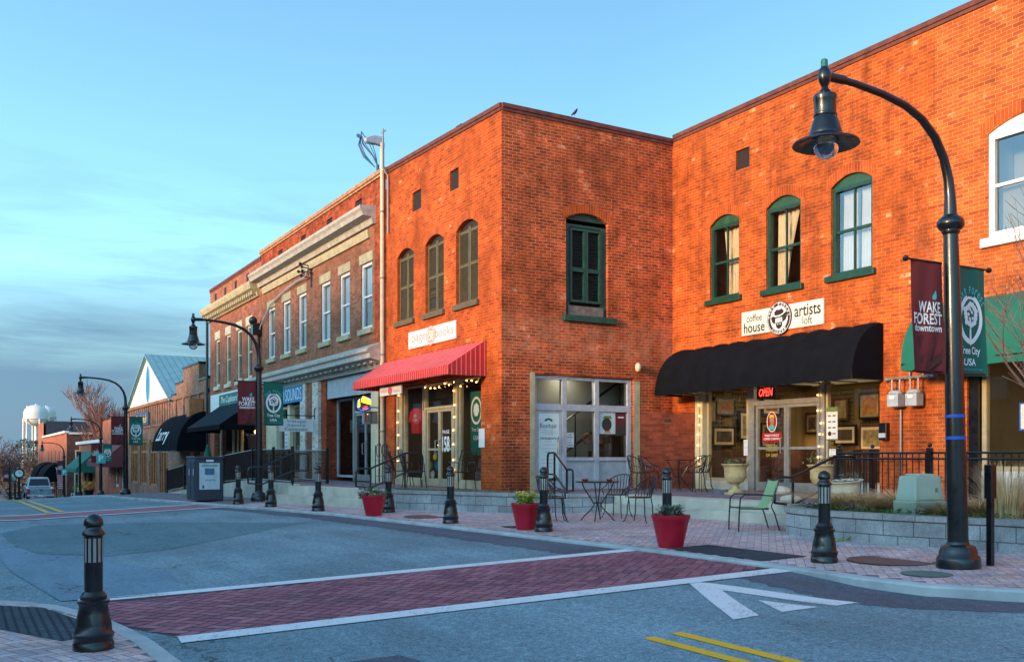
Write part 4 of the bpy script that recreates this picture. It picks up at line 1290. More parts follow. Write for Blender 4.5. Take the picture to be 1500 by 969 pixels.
room(b2, 'y', YB, -32.3, -27.6, TZ + .01, 3.5, .6, 3.5, 'int_dark')
# left-hand shop
for x0, x1 in ((-39.9, -38.4), (-36.9, -36.6)):
    b = M(); b.box(x0, x1, YB + .1, YB + .25, TZ, 3.3); b.build('panel', 'cream', b2)
glazing(b2, 'y', YB, -38.35, -36.95, TZ + .1, 3.25, .3, 'glass_dark', 'frame_sand', .09)
glass_door(b2, 'y', YB, -36.55, -34.95, TZ, 2.5, .3, 'glass_dark', 'frame_sand', 2)
glazing(b2, 'y', YB, -36.58, -34.92, 2.53, 3.27, .3, 'glass_sky', 'frame_sand', .08, 'transom_window')
room(b2, 'y', YB, -39.8, -34.6, TZ + .01, 3.9, .4, 3.5, 'int_dark')

# ------------------------------------------------------------------ rust brick building with dentilled cornice
b3 = thing('brick_building', 'rust brick two storey building with dentilled cornice above charcoal shop awning', 'building', (-45, YB, .2))
xs4 = [-42.2, -43.95, -46.0, -48.15]
w4 = [(x - .42, x + .42, 4.72, 7.06) for x in xs4]
b = M(); wall(b, 'y', YB, -49.8, -40.30, -1.2, 9.66, w4 + [(-48.9, -41.1, -.2, 3.3)], .2); wall(b, 'x', -40.3, YB, YB + .3, 0, 9.66, [])
b.face([(-49.8, YB, -1.2), (-49.8, 26, -1.2), (-49.8, 26, 9.6), (-49.8, YB, 9.6)])
b.build('wall', 'brick_rust', b3)
coping_part(b3, [(-49.8, YB, 9.66), (-40.31, YB, 9.66)], 'coping', .1, .05)
b = M(); b.face([(-49.8, YB + .3, 9.3), (-40.3, YB + .3, 9.3), (-40.3, 26, 9.3), (-49.8, 26, 9.3)]); b.build('roof', 'roof', b3)
for x in (-42.5, -44.6, -46.6, -48.6):
    b = M(); pbox(b, 'y', YB, x - .2, x + .2, 9.05, 9.4, -.006, .03); b.build('vent', 'vent', b3)
cornice_prof(b3, -50.1, -40.5, YB, [(-.05, 8.1), (.1, 8.1), (.14, 8.3), (.4, 8.42), (.46, 8.6), (.46, 8.72), (-.05, 8.78)], 'stone')
b = M()
for k in range(26): b.box(-49.9 + k * .36, -49.72 + k * .36, YB - .3, YB - .09, 8.18, 8.34)
b.build('dentils', 'stone', b3)
for o in w4:
    w = sash_window(b3, 'y', YB, o[0], o[1], o[2], o[3], 0, 'cream', 'glass_sky', .12, .08, False, None, .18, 'cream')
    b = M(); pbox(b, 'y', YB, o[0] - .12, o[1] + .12, 7.063, 7.45, -.03, .05); b.build('lintel', 'cream', w)
    backing(w, 'y', YB, o[0], o[1], o[2], o[3], .2, 'int_tan')
b = M(); pbox(b, 'y', YB, -49.6, -40.6, 3.32, 4.35, -.03, .05); b.build('fascia', 'white', b3)
glazing(b3, 'y', YB, -48.8, -46.2, .9, 3.28, .3, 'glass', 'cream', .09)
glazing(b3, 'y', YB, -44.6, -41.2, .9, 3.28, .3, 'glass', 'cream', .09)
glass_door(b3, 'y', YB, -46.1, -44.7, .2, 2.6, .3, 'glass_dark', 'frame_sand', 2)
for x0, x1 in ((-48.9, -46.15), (-44.65, -41.1)):
    b = M(); pbox(b, 'y', YB, x0, x1, -.2, .9, .2, .3); b.build('base_panel', 'brick_dark', b3)
room(b3, 'y', YB, -49.2, -40.8, .1, 3.4, .4, 4, 'int_dark')
b = M(); b.tube([(-49.95, YB - .12, 8.3), (-49.95, YB - .12, 5.3), (-49.95, YB - .12, .2)], .07, 8); b.build('downspout', 'black_iron', b3)

# ------------------------------------------------------------------ low stepped-parapet building
b4 = thing('brick_building', 'low tan brick building with stepped parapet beside the gabled building', 'building', (-55, YB, -.6))
b = M()
prof = [(-59.8, 4.9), (-58.6, 4.9), (-58.6, 5.5), (-56.6, 5.5), (-56.6, 6.25), (-52.4, 6.25), (-52.4, 5.3), (-49.85, 5.3)]
b.prism([(-59.8, YB, -1.6)] + [(x, YB, z) for x, z in prof] + [(-49.85, YB, -1.6)], (0, .35, 0)); b.build('wall', 'brick_tan', b4)
b = M()
for (x0, z0), (x1, z1) in zip(prof, prof[1:]):
    if z0 == z1: b.box(x0 - .08, x1 + .08, YB - .06, YB + .42, z0, z0 + .1)
b.build('coping', 'black_iron', b4)
b = M()
for x in (-58.5, -56.3, -54.3, -52.3, -50.6): b.box(x - .16, x + .16, YB - .08, YB - .004, 1.9, 4.6)
b.box(-59.7, -50, YB - .09, YB - .004, 4.6, 4.75); b.box(-59.7, -50, YB - .09, YB - .004, 2.6, 2.75); b.build('brick_piers', 'brick_tan', b4)
b = M(); b.box(-59.75, -50, YB + .36, 24, -1.6, 4.6); b.build('body', 'brick_tan', b4)
glazing(b4, 'y', YB - .1, -52.4, -50.5, .6, 2.5, .06, 'glass_dark', 'wood', .1)
glass_door(b4, 'y', YB - .1, -54.9, -53.4, -.6, 1.7, .06, 'glass_dark', 'wood', 1)
b = M(); b.box(-51.9, -51.2, YB - .75, YB - .05, 2.9, 4.3); b.build('vent_hood', 'wood', b4)

# ------------------------------------------------------------------ gabled building with blue-green metal roof
b5 = thing('gabled_building', 'tan brick building with white gable end and blue green metal roof', 'building', (-68, YB, -1.2))
gx0, gx1, gap_, gb = -76.7, -59.9, 8.2, 4.75
xm = (gx0 + gx1) / 2
b = M(); wall(b, 'y', YB, gx0, gx1, -2.6, gb, [(-75.6, -72.6, -.7, 2.4), (-71.6, -68.8, -.7, 2.4), (-67.8, -65.0, -.7, 2.4), (-64.0, -61.4, -1.2, 2.0)], .25)
b.face([(gx1, YB, -2), (gx1, 40, -2), (gx1, 40, gb), (gx1, YB, gb)]); b.face([(gx0, YB, -2.6), (gx0, 40, -2.6), (gx0, 40, gb), (gx0, YB, gb)])
b.build('wall', 'brick_tan', b5)
b = M(); b.box(gx0 - .1, gx1 + .1, YB - .12, YB - .004, gb - .1, gb + .1); b.box(gx0, gx1, YB - .08, YB - .004, 3.2, 3.35)
for k in range(20): b.box(gx0 + .3 + k * .83, gx0 + .5 + k * .83, YB - .06, YB - .004, 3.36, 4.6)
b.build('brick_bands', 'brick_tan', b5)
b = M(); b.face([(gx0, YB - .02, gb + .1), (gx1, YB - .02, gb + .1), (xm, YB - .02, gap_ - .12)]); b.build('gable', 'white', b5)
b = M()
for x in (gx0, gx1):
    e = Vector((x + (.5 if x == gx1 else -.5), YB - .25, gb - .1)); r_ = Vector((xm, YB - .25, gap_))
    P = [e, r_, r_ + Vector((0, 32, 0)), e + Vector((0, 32, 0))]
    l = (r_ - e).length
    b.face(P, 0, [(0, 0), (0, l), (32, l), (32, 0)])
    b.face([p_ - Vector((0, 0, .12)) for p_ in P], 0, [(0, 0), (0, l), (32, l), (32, 0)]); b.face([P[0], P[1], P[1] - Vector((0, 0, .12)), P[0] - Vector((0, 0, .12))], 0, [(.1, 0), (.1, 1), (.1, 1), (.1, 0)])
b.build('roof', 'seam_roof', b5)
b = M(); disc2(b, '-y', (xm + .1, YB - .04, 6.15), .75, 1.25, 0); ring2(b, '-y', (xm + .1, YB - .05, 6.15), .86, 1.36, .13, .13, 1)
b.build('oval_window', ['sign_blue', 'white'], b5)
for x0, x1, zz in ((-75.6, -72.6, -.7), (-71.6, -68.8, -.7), (-67.8, -65.0, -.7), (-64.0, -61.4, -1.2)):
    b = M(); frame(b, 'y', YB, x0, x1, zz, 2.4 if zz > -1 else 2.0, .16, .08, .2)
    for k in (1, 2): 
        x = x0 + (x1 - x0) * k / 3
        pbox(b, 'y', YB, x - .1, x + .1, zz + .16, 2.2 if zz > -1 else 1.84, .09, .19)
    pbox(b, 'y', YB, x0 + .16, x1 - .16, 1.5, 1.66, .085, .195)
    w = b.build('window', 'wood', b5)
    g = M(); pane(g, 'y', YB, x0 + .1, x1 - .1, zz + .1, 2.2 if zz > -1 else 1.9, .16); g.build('glass', 'glass_dark', w)
    backing(w, 'y', YB, x0, x1, zz, 2.4, .25, 'int_dark')

# ------------------------------------------------------------------ far row
b6 = thing('brick_building', 'single storey salmon brick shop with wine red awning far down the street', 'building', (-84, YB, -2))
b = M(); wall(b, 'y', YB, -91.9, -76.8, -3.5, 4.4, [(-84.2, -82.2, -1.2, 1.6), (-80.8, -78.2, -2, 1.6)], .25); b.face([(-76.8, YB, -3.5), (-76.8, 24, -3.5), (-76.8, 24, 4.4), (-76.8, YB, 4.4)]); b.face([(-91.9, YB, 4.3), (-76.8, YB, 4.3), (-76.8, 24, 4.3), (-91.9, 24, 4.3)])
b.build('wall', 'brick_far', b6)
for x0, x1, zz in ((-84.2, -82.2, -1.2), (-80.8, -78.2, -2)):
    w = glazing(b6, 'y', YB, x0, x1, zz, 1.6, .15, 'glass_dark', 'white', .2, 'window'); backing(w, 'y', YB, x0, x1, zz, 1.6, .25)
b = M(); wall(b, 'x', -88.2, YB - .1, YB + .1, 4.4, 4.9, []); b.build('chimney', 'brick_dark', b6)

b7 = thing('brick_building', 'small salmon brick shop with white roof edge and green awning far away', 'building', (-102, YB, -3))
b = M(); wall(b, 'y', YB, -111.4, -91.95, -4.5, 2.5, [(-106, -104.5, -2.9, .2), (-102.6, -99.4, -2.9, .2)], .25); b.face([(-91.95, YB, -4.5), (-91.95, 20, -4.5), (-91.95, 20, 2.5), (-91.95, YB, 2.5)]); b.face([(-111.4, YB, 2.45), (-91.95, YB, 2.45), (-91.95, 20, 2.45), (-111.4, 20, 2.45)]); b.build('wall', 'brick_far', b7)
b = M(); b.box(-111.6, -91.8, YB - .3, YB + .3, 2.51, 2.8); b.build('roof_edge', 'white', b7)
b = M(); pane(b, 'y', YB, -106, -104.5, -2.9, .2, .2); b.build('door', 'green_cloth', b7)
w = glazing(b7, 'y', YB, -102.6, -99.4, -2.9, .2, .15, 'glass_dark', 'black_iron', .15, 'shop_window'); backing(w, 'y', YB, -102.6, -99.4, -2.9, .2, .25)

Y8 = 10.5
b8 = thing('brick_building', 'dark brown brick two storey building with white framed side windows far down street', 'building', (-120, Y8, -3.5))
b = M()
wall(b, 'x', -118, Y8, 24, -5, 3.75, [(11.35, 12.25, -.05, 2.0), (11.25, 12.15, -3.0, -.6)], .2)
b.build('side_wall', 'brick_dark', b8)
b = M(); wall(b, 'y', Y8, -151.9, -118, -7, 3.9, [(-144, -143, -.2, 2.0), (-139, -138, -.2, 2.0), (-133, -132, -.2, 2.0), (-128, -127, -.2, 2.0), (-123, -122, -.2, 2.0), (-134, -129, -4.6, -1.6), (-126, -120, -4.3, -1.4)], .25); b.build('front_wall', 'brick_far', b8)
b = M(); b.box(-151.85, -117.8, Y8 - .25, Y8 + .2, 3.91, 4.15); b.box(-118.15, -117.8, Y8 + .2, 24, 3.76, 4.0); b.build('coping', 'white', b8)
b = M(); b.face([(-151.9, Y8, 3.7), (-118, Y8, 3.7), (-118, 24, 3.7), (-151.9, 24, 3.7)]); b.build('roof', 'roof', b8)
for y0, y1, z0, z1 in ((11.35, 12.25, -.05, 2.0), (11.25, 12.15, -3.0, -.6)):
    w = sash_window(b8, 'x', -118, y0, y1, z0, z1, 0, 'cream', 'glass_sky', .14, .02, True, None, .12, 'cream'); backing(w, 'x', -118, y0, y1, z0, z1, .2, 'curtain')
for s0, s1, z0, z1 in ((-144, -143, -.2, 2.0), (-139, -138, -.2, 2.0), (-133, -132, -.2, 2.0), (-128, -127, -.2, 2.0), (-123, -122, -.2, 2.0), (-134, -129, -4.6, -1.6), (-126, -120, -4.3, -1.4)):
    w = glazing(b8, 'y', Y8, s0, s1, z0, z1, .15, 'glass_dark', 'cream', .14, 'window'); backing(w, 'y', Y8, s0, s1, z0, z1, .25)

b9 = thing('brick_building', 'orange brick end building with charcoal clad upper storey, farthest in the row', 'building', (-150, Y8, -5))
b = M(); wall(b, 'y', Y8, -163, -152, -7, 6.2, [(-160, -158.6, -.5, 2.5), (-156, -154.6, -.5, 2.5), (-161, -154, -6, -2.4)], .25); b.face([(-163, Y8, -7), (-163, 40, -7), (-163, 40, 6.2), (-163, Y8, 6.2)])
b.build('wall', 'brick_far', b9)
for s0, s1, z0, z1 in ((-160, -158.6, -.5, 2.5), (-156, -154.6, -.5, 2.5), (-161, -154, -6, -2.4)):
    w = glazing(b9, 'y', Y8, s0, s1, z0, z1, .15, 'glass_dark', 'cream', .18, 'window'); backing(w, 'y', Y8, s0, s1, z0, z1, .25)
b = M(); b.box(-162.9, -152, Y8 + .3, 17.6, 0, 6.35); b.build('clad_storey', 'dark_clad', b9)

b10 = thing('pale_building', 'pale cream building far away beyond the clock post', 'building', (-190, 14, -7))
b = M(); b.box(-200, -178, 13.2, 24, -9, -.5); b.build('wall', 'cream', b10)
b = M(); b.prism([(-200.5, 12.8, -.5), (-200.5, 24.5, -.5), (-200.5, 18.6, 2.2)], (23, 0, 0)); b.build('roof', 'roof', b10)
for k in range(5):
    b = M(); pbox(b, 'y', 13.2, -198 + k * 4, -196.6 + k * 4, -6, -2.5, -.02, .05); b.build('window', 'frame_grey', b10)

# ------------------------------------------------------------------ the other side of the street: it shades the roadway
for i, (x0, x1, h, m, lb) in enumerate(((-8, 46, 6.1, 'brick_rust', 'plain rust brick row building across the street, nearest the camera'),
                                       (-21.5, -8, 6.4, 'brick_tan', 'plain tan brick row building across the street'),
                                       (-48, -21.5, 10.9, 'brick_brown', 'tall brown brick row building across the street, above its neighbours'),
                                       (-104, -48, 7.4, 'brick_dark', 'plain dark brick row building across the street, before the last one'),
                                       (-200, -104, 5.5, 'brick_far', 'plain salmon brick row building across the street, last of all'))):
    o = thing('row_building', lb, 'building', ((x0 + x1) / 2, -13, drop((x0 + x1) / 2)), 'buildings on the shaded side of the street')
    ops = [(x0 + 1.5 + k * 4, x0 + 3.0 + k * 4, 4.2, 6.0) for k in range(int((x1 - x0 - 2) / 4))]
    b = M(); 
    b.box(x0 + .001, x1 - .001, -23, -13, -6, h); b.build('wall', m, o)
    for a, e, z0, z1 in ops:
        b = M(); b.box(a, e, -13.03, -12.94, z0, z1); b.build('window', 'white', o)
    b = M(); b.box(x0, x1, -13.2, -12.8, h + .001, h + .12); b.build('coping', 'coping', o)
# ================================================================== AWNINGS
def slope_awning(name, label, x0, x1, yw, out, zt, zv, zb, mt, mv, mf=None):
    o = thing(name, label, 'awning', ((x0 + x1) / 2, yw, zb))
    b = M(); yf = yw - out
    l = math.hypot(out, zt - zv); n = 24
    for i in range(n):
        a, e = x0 + (x1 - x0) * i / n, x0 + (x1 - x0) * (i + 1) / n
        b.face([(a, yf, zv), (e, yf, zv), (e, yw - .02, zt), (a, yw - .02, zt)], 0, [(a, 0), (e, 0), (e, l), (a, l)])
    b.build('canopy', mt, o)
    for x in (x0, x1):
        b = M(); b.face([(x, yf, zb), (x, yf, zv), (x, yw - .02, zt), (x, yw - .02, zb)], 0, [(yf, zb), (yf, zv), (yw, zt), (yw, zb)])
        b.build('side_panel', mf or mt, o)
    b = M(); k = x0; p = .13
    while k < x1 - .01:
        e = min(k + p, x1)
        b.face([(k, yf - .004, zv), (e, yf - .004, zv), (e, yf - .004, zb + .03), ((k + e) / 2, yf - .006, zb), (k, yf - .004, zb + .03)], 0, [(k, 1), (e, 1), (e, 0), ((k + e) / 2, 0), (k, 0)])
        k = e
    b.build('valance', mv, o)
    b = M()
    for k in range(4):
        x = x0 + .05 + (x1 - x0 - .1) * k / 3
        b.tube([(x, yw - .03, zb + .1), (x, yf + .03, zb + .1), (x, yf + .03, zv - .03), (x, yw - .05, zt - .06)], .016, 6)
    b.tube([(x0, yf + .03, zb + .1), (x1, yf + .03, zb + .1)], .016, 6)
    b.build('frame', 'black_iron', o)
    return o
def barrel_awning(name, label, x0, x1, yw, out, zt, zb, m, ribs=9, puff=.025, flat=.0, lip=0.0):
    o = thing(name, label, 'awning', ((x0 + x1) / 2, yw, zb))
    n, k = ribs * 6, 12
    vs, fs = [], []
    for i in range(n + 1):
        x = x0 + (x1 - x0) * i / n
        w = puff * abs(math.sin(math.pi * ribs * i / n)) + .012 * math.sin(i * 1.3)
        for j in range(k + 1):
            q = math.pi / 2 * j / k
            yy = yw - .02 - (out + w) * math.sin(q) ** (1 - flat); zz = zb + (zt - zb + w) * math.cos(q)
            vs.append((x, yy, zz))
        vs.append((x, yw - .02 - out - w, zb - lip - .02 * abs(math.sin(math.pi * ribs * i / n))))
    kk = k + 2
    for i in range(n):
        for j in range(kk - 1):
            fs.append((i * kk + j, (i + 1) * kk + j, (i + 1) * kk + j + 1, i * kk + j + 1))
    b = M(); b.mesh(vs, fs); b.build('canopy', m, o, smooth=True)
    for x in (x0, x1):
        b = M(); pts = [(x, yw - .02 - out * math.sin(math.pi / 2 * j / k) ** (1 - flat), zb + (zt - zb) * math.cos(math.pi / 2 * j / k)) for j in range(k + 1)]
        b.face(pts + [(x, yw - .02 - out, zb - lip), (x, yw - .02, zb - lip)])
        b.build('side_panel', m, o)
    b = M(); b.tube([(x0, yw - .02 - out, zb), (x1, yw - .02 - out, zb)], .014, 6)
    for i in range(ribs + 1):
        x = x0 + (x1 - x0) * i / ribs
        b.tube([(x, yw - .04, zb), (x, yw - out, zb)], .012, 5)
    b.build('frame', 'black_iron', o)
    return o
slope_awning('awning', 'red awning with thin pale stripes over the bookshop windows', -26.7, -20.33, YB, 1.03, 4.09, 3.45, 3.22, 'red_awning', 'red_valance', 'red_valance')
barrel_awning('awning', 'long black barrel awning over the coffee shop doors', -19.15, -12.95, YC, .93, 3.97, 2.82, 'black_cloth', 10, .05)
barrel_awning('awning', 'green rounded awning at right edge behind the nearest lamp post', -11.72, -5.8, YC, 1.05, 4.16, 2.98, 'green_cloth', 6, .012, .0, .12)
slope_awning('awning', 'dark slate awning sloping over the shop with green sign', -47.5, -40.9, YB, 1.6, 3.75, 2.62, 2.4, 'slate_cloth', 'black_cloth', 'black_cloth')
aw5 = barrel_awning('awning', 'black rounded awning with white script lettering', -57.7, -50.4, YB, 1.5, 3.6, 1.55, 'black_cloth', 6, .01)
b = M(); text(b, 'Larry', '-y', (-55.0, YB - 1.56, 2.35), 3.4, .9, 0, .3, .012)
for i, v in enumerate(b.v):                       # lettering follows the curve of the cloth
    t = clamp01((v[2] - 1.55) / 2.05); b.v[i] = (v[0], YB - .06 - 1.5 * math.sin(math.acos(t)), v[2] + .02)
b.build('lettering', 'letter_white', aw5)
slope_awning('awning', 'wine red awning on salmon brick shop far along street', -87.9, -79.0, YB, 1.7, 2.3, .9, .45, 'wine_awning', 'wine_awning')
slope_awning('awning', 'green sloping awning over green door far along street', -107.6, -97.2, YB, 1.7, 1.75, .1, -.25, 'green_cloth', 'green_cloth')
barrel_awning('awning', 'black rounded awning on the dark brick building, nearer of two', -133.5, -124.0, Y8, 2.0, .5, -1.7, 'black_cloth', 5, .01)
barrel_awning('awning', 'black rounded awning on the dark brick building, farther of two', -146.5, -137.5, Y8, 2.0, .5, -1.9, 'black_cloth', 5, .01)

# ================================================================== SIGNS
def board(name, label, ax, c, s, z, w, h, m, th=.04, d=0.0, cat='sign'):
    o = thing(name, label, cat, PW(ax, c, s, z - h / 2, -d - th))
    b = M(); pbox(b, ax, c, s - w / 2, s + w / 2, z - h / 2, z + h / 2, -d - th, -d - .003); b.build('board', m, o, bevel=.004)
    return o, PW(ax, c, s, z, -d - th - .004)
o, c = board('shop_sign', 'white sign with pink lettering and round number above red awning', 'y', YB, -23.42, 4.545, 2.97, .47, 'white')
b = M(); c = Vector(c)
text(b, 'page', '-y', c + Vector((-.78, 0, -.02)), .95, .25, 1, 0, .0)
text(b, 'books', '-y', c + Vector((.82, 0, .03)), 1.1, .25, 1, 0, .0)
disc2(b, '-y', c, .29, .27, 0); ring2(b, '-y', c + Vector((0, -.002, 0)), .25, .23, .02, .02, 2)
text(b, '158', '-y', c + Vector((0, -.003, 0)), .36, .26, 2, 0, .02)
b.build('lettering', ['letter_pink', 'letter_pink', 'white'], o)
# small hanging sign under the red awning
hs = thing('hanging_sign', 'small white sign with pink lettering hanging under red awning', 'sign', (-24.45, 10.35, 2.9))
b = M(); b.box(-25.25, -23.75, 10.33, 10.37, 2.97, 3.2); b.build('board', 'white', hs)
b = M(); text(b, 'page', '-y', (-24.95, 10.325, 3.08), .42, .12, 0); text(b, 'books', '-y', (-24.03, 10.325, 3.08), .45, .12, 0); disc2(b, '-y', (-24.5, 10.325, 3.085), .15, .11, 1); b.build('lettering', ['letter_pink', 'letter_red'], hs)
b = M()
for x in (-25.1, -23.9): b.tube([(x, 10.35, 3.2), (x, 10.35, 3.45)], .008, 5)
b.build('chain', 'black_iron', hs)
# coffee house sign
o, c = board('shop_sign', 'long cream coffee house and artists loft sign with round bearded man emblem', 'y', YC, -15.73, 4.43, 2.50, .56, 'sign_cream', .04)
c = Vector(c)
b = M()
text(b, 'coffee', '-y', c + Vector((-.83, 0, .11)), .5, .17, 0)
text(b, 'house', '-y', c + Vector((-.83, 0, -.11)), .68, .24, 0, 0, .012)
text(b, 'artists', '-y', c + Vector((.80, 0, .09)), .76, .26, 0, 0, .012)
text(b, 'loft', '-y', c + Vector((.80, 0, -.14)), .28, .18, 0)
b.build('lettering', 'letter_black', o)
em = M(); E_ = c + Vector((-.02, -.02, 0))
em.prism([E_ + Vector((.37 * math.cos(2 * math.pi * i / 32), 0, .385 * math.sin(2 * math.pi * i / 32))) for i in range(32)], (0, .03, 0), 0)
E_ = E_ + Vector((0, -.003, 0))
disc2(em, '-y', E_, .265, .285, 1); ring2(em, '-y', E_ - Vector((0, .001, 0)), .35, .365, .012, .012, 1)
e2 = E_ + Vector((0, -.003, 0))
poly2(em, '-y', e2, [(-.25, .02), (-.2, .06), (-.1, .035), (.1, .06), (.2, .12), (.26, .13), (.25, .02), (.2, -.06), (.12, -.1), (-.14, -.12), (-.21, -.08)], 0)        # hat brim
poly2(em, '-y', e2, [(-.13, .06), (-.15, .14), (-.08, .2), (-.0, .19), (.08, .21), (.15, .16), (.13, .08)], 0)
e3 = e2 + Vector((0, -.002, 0))
poly2(em, '-y', e3, [(-.14, .05), (-.0, .03), (.14, .08), (.13, .105), (0, .055), (-.14, .07)], 1)
poly2(em, '-y', e3, [(-.1, -.0), (.1, .01), (.11, -.14), (.06, -.2), (0, -.22), (-.06, -.21), (-.11, -.15)], 1)
e4 = e3 + Vector((0, -.002, 0))
poly2(em, '-y', e4, [(-.1, -.11), (-.04, -.09), (0, -.1), (.05, -.085), (.11, -.1), (.1, -.18), (.04, -.24), (-.02, -.25), (-.08, -.2)], 0)   # beard
for x in (-.035, .04): disc2(em, '-y', e4 + Vector((x, -.002, -.135)), .02, .015, 1, 10)
for x in (-.05, .05): poly2(em, '-y', e4, [(x - .03, -.045), (x + .03, -.045), (x + .03, -.06), (x - .03, -.06)], 0)
arctext(em, 'WAKE FOREST', '-y', e3, .315, .325, 172, 8, .055, .06, 1, .02)
arctext(em, 'COFFEE', '-y', e3, .315, .33, 232, 308, .055, .06, 1, .02, True)
em.build('emblem', ['sign_brown', 'letter_white'], o)

def plain_sign(name, label, ax, c, s, z, w, h, m, lines, lm, bold=.0, d=0.0, th=.03, cat='sign', shear=0):
    o, p = board(name, label, ax, c, s, z, w, h, m, th, d, cat)
    b = M(); axn = '-y' if ax == 'y' else '+x'
    U, V, N = AX[axn]
    for (t, u, v, lw, lh) in lines: text(b, t, axn, Vector(p) + U * u + V * v, lw, lh, 0, shear, bold)
    b.build('lettering', lm, o); return o
plain_sign('shop_sign', 'bright blue sign board with tall white lettering', 'y', YB, -36.0, 3.66, 2.9, .66, 'sign_blue', [('D SOUNDS', .1, -.02, 2.5, .46)], 'letter_white', 0, .0, .06)
plain_sign('shop_sign', 'small green sign with white script on pale shop fascia', 'y', YB, -45.6, 3.95, 4.0, .6, 'sign_green', [('The Cupboard', 0, 0, 3.2, .4)], 'letter_white', .01, .04, .03, shear=.3)
plain_sign('shop_sign', 'slate blue sign with yellow lettering on gabled building', 'y', YB, -70.1, 3.85, 5.6, .95, 'sign_navy', [('Sandwich', -.1, 0, 4.4, .6)], 'letter_yellow', .02, .1, .06, shear=.25)
# bracket sign on the painted pillar
bs = thing('bracket_sign', 'white bracket sign with three blue lines by painted pillars', 'sign', (-33.1, YB - .6, 2.1))
b = M(); b.box(-33.12, -33.08, YB - 1.35, YB - .12, 2.15, 2.6); b.build('board', 'white', bs)
b = M()
for k, (t_, w_) in enumerate((('Village', .7), ('Square', .65), ('Commons', .85))): text(b, t_, '+x', (-33.075, YB - .74, 2.5 - k * .13), w_, .1, 0)
b.build('lettering', 'sign_navy', bs)
b = M(); b.tube([(-33.1, YB - .02, 2.72), (-33.1, YB - 1.45, 2.72)], .02, 6); b.tube([(-33.1, YB - .06, 3.0), (-33.1, YB - .06, 2.6)], .02, 6)
for y in (-.25, -1.25): b.tube([(-33.1, YB + y, 2.72), (-33.1, YB + y, 2.6)], .01, 5)
b.build('bracket', 'black_iron', bs)
# lit signs
ns = thing('neon_sign', 'lit red OPEN sign above the coffee shop door', 'sign', (-16.35, YC + .12, 2.6))
b = M(); b.box(-16.62, -16.02, YC + .10, YC + .13, 2.62, 2.93); b.build('backing', 'black_metal', ns)
b = M(); text(b, 'OPEN', '-y', (-16.32, YC + .095, 2.775), .44, .19, 0, .25, .012); b.build('tube_letters', 'neon_red', ns)
ns = thing('neon_sign', 'lit yellow and blue sign above the glass double doors', 'sign', (-29.5, YB + .4, 2.75))
b = M(); b.box(-30.2, -28.75, YB + .42, YB + .44, 2.78, 3.24); b.build('backing', 'black_metal', ns)
b = M()
U_ = (Vector((1, 0, 0)), Vector((0, 0, 1)), Vector((0, -1, 0)))
poly2(b, '-y', (-29.3, YB + .41, 3.06), [(-.45, .06), (-.3, .2), (.5, .02), (.5, -.14), (-.4, -.0)], 0)
poly2(b, '-y', (-29.9, YB + .41, 3.0), [(-.16, -.1), (-.12, .14), (.02, .18), (.05, -.1)], 0)
poly2(b, '-y', (-29.5, YB + .41, 2.86), [(-.1, -.03), (-.1, .05), (.3, .05), (.3, -.03)], 2)
ring2(b, '-y', (-29.5, YB + .412, 3.0), .68, .22, .02, .02, 1)
b.build('tube_letters', ['neon_yellow', 'neon_blue', 'neon_red'], ns)

def notice(label, ax, c, s, z, w, h, m, d, extra=None, cat='notice', name='notice'):
    o = thing(name, label, cat, PW(ax, c, s, z - h / 2, d))
    b = M(); pbox(b, ax, c, s - w / 2, s + w / 2, z - h / 2, z + h / 2, d - .006, d); b.build('sheet', m, o)
    if extra:
        b = M(); mats = extra(b, Vector(PW(ax, c, s, z, d - .010)), '-y' if ax == 'y' else '+x', w, h); b.build('print', mats, o)
    return o
def lines_print(n, m='sign_navy'):
    def f(b, c, ax, w, h):
        U, V, N = AX[ax]
        for k in range(n):
            zz = h * (.36 - .72 * k / max(n - 1, 1)); ww = w * (.5 + .25 * math.sin(k * 2.1))
            poly2(b, ax, c, [(-ww / 2, zz - h * .02), (ww / 2, zz - h * .02), (ww / 2, zz + h * .02), (-ww / 2, zz + h * .02)])
        return [m]
    return f
def salon(b, c, ax, w, h):
    for k in range(5):
        q = R(20 + 35 * k); disc2(b, ax, c + Vector((0, .0 + .09 * math.cos(q), h * .36 + .05 * math.sin(q))), .035, .025, 0, 10)
    text(b, 'Bonhair', ax, c + Vector((0, 0, h * .29)), w * .8, h * .07, 1)
    text(b, 'HOLIDAY', ax, c + Vector((0, 0, h * .1)), w * .75, h * .03, 2, 0, .02)
    U, V, N = AX[ax]
    for k in range(12):
        zz = h * (.22 - .055 * k) if k > 2 else h * (.22 - .03 * k); ww = w * (.5 + .2 * math.sin(k * 1.7))
        poly2(b, ax, c, [(-ww / 2, zz - .006), (ww / 2, zz - .006), (ww / 2, zz + .006), (-ww / 2, zz + .006)], 3)
    for zz in (.05, -.12): poly2(b, ax, c, [(w * .42, h * zz), (w * .5, h * zz - .05), (w * .5, h * zz + .14), (w * .42, h * zz + .1)], 0)
    return ['sign_green', 'sign_green', 'sign_brown', 'frame_grey']
notice('tall pale green poster filling the side door glass', 'x', XC, 12.49, 1.55, .62, 1.62, 'poster_pale', .13, salon, 'poster', 'poster')
notice('small double notice with text on side shop glass', 'x', XC, 13.13, 1.68, .22, .36, 'white', .14, lines_print(5))
def pot_poster(b, c, ax, w, h):
    disc2(b, ax, c + Vector((0, -.02, -.04)), w * .3, h * .3, 0); poly2(b, ax, c, [(-w * .3, h * .2), (w * .3, h * .2), (w * .2, h * .32), (-w * .2, h * .32)], 1); poly2(b, ax, c, [(-w * .2, -h * .45), (w * .2, -h * .45), (w * .15, -h * .36), (-w * .15, -h * .36)], 2)
    return ['int_dark', 'leaf_green', 'bloom_orange']
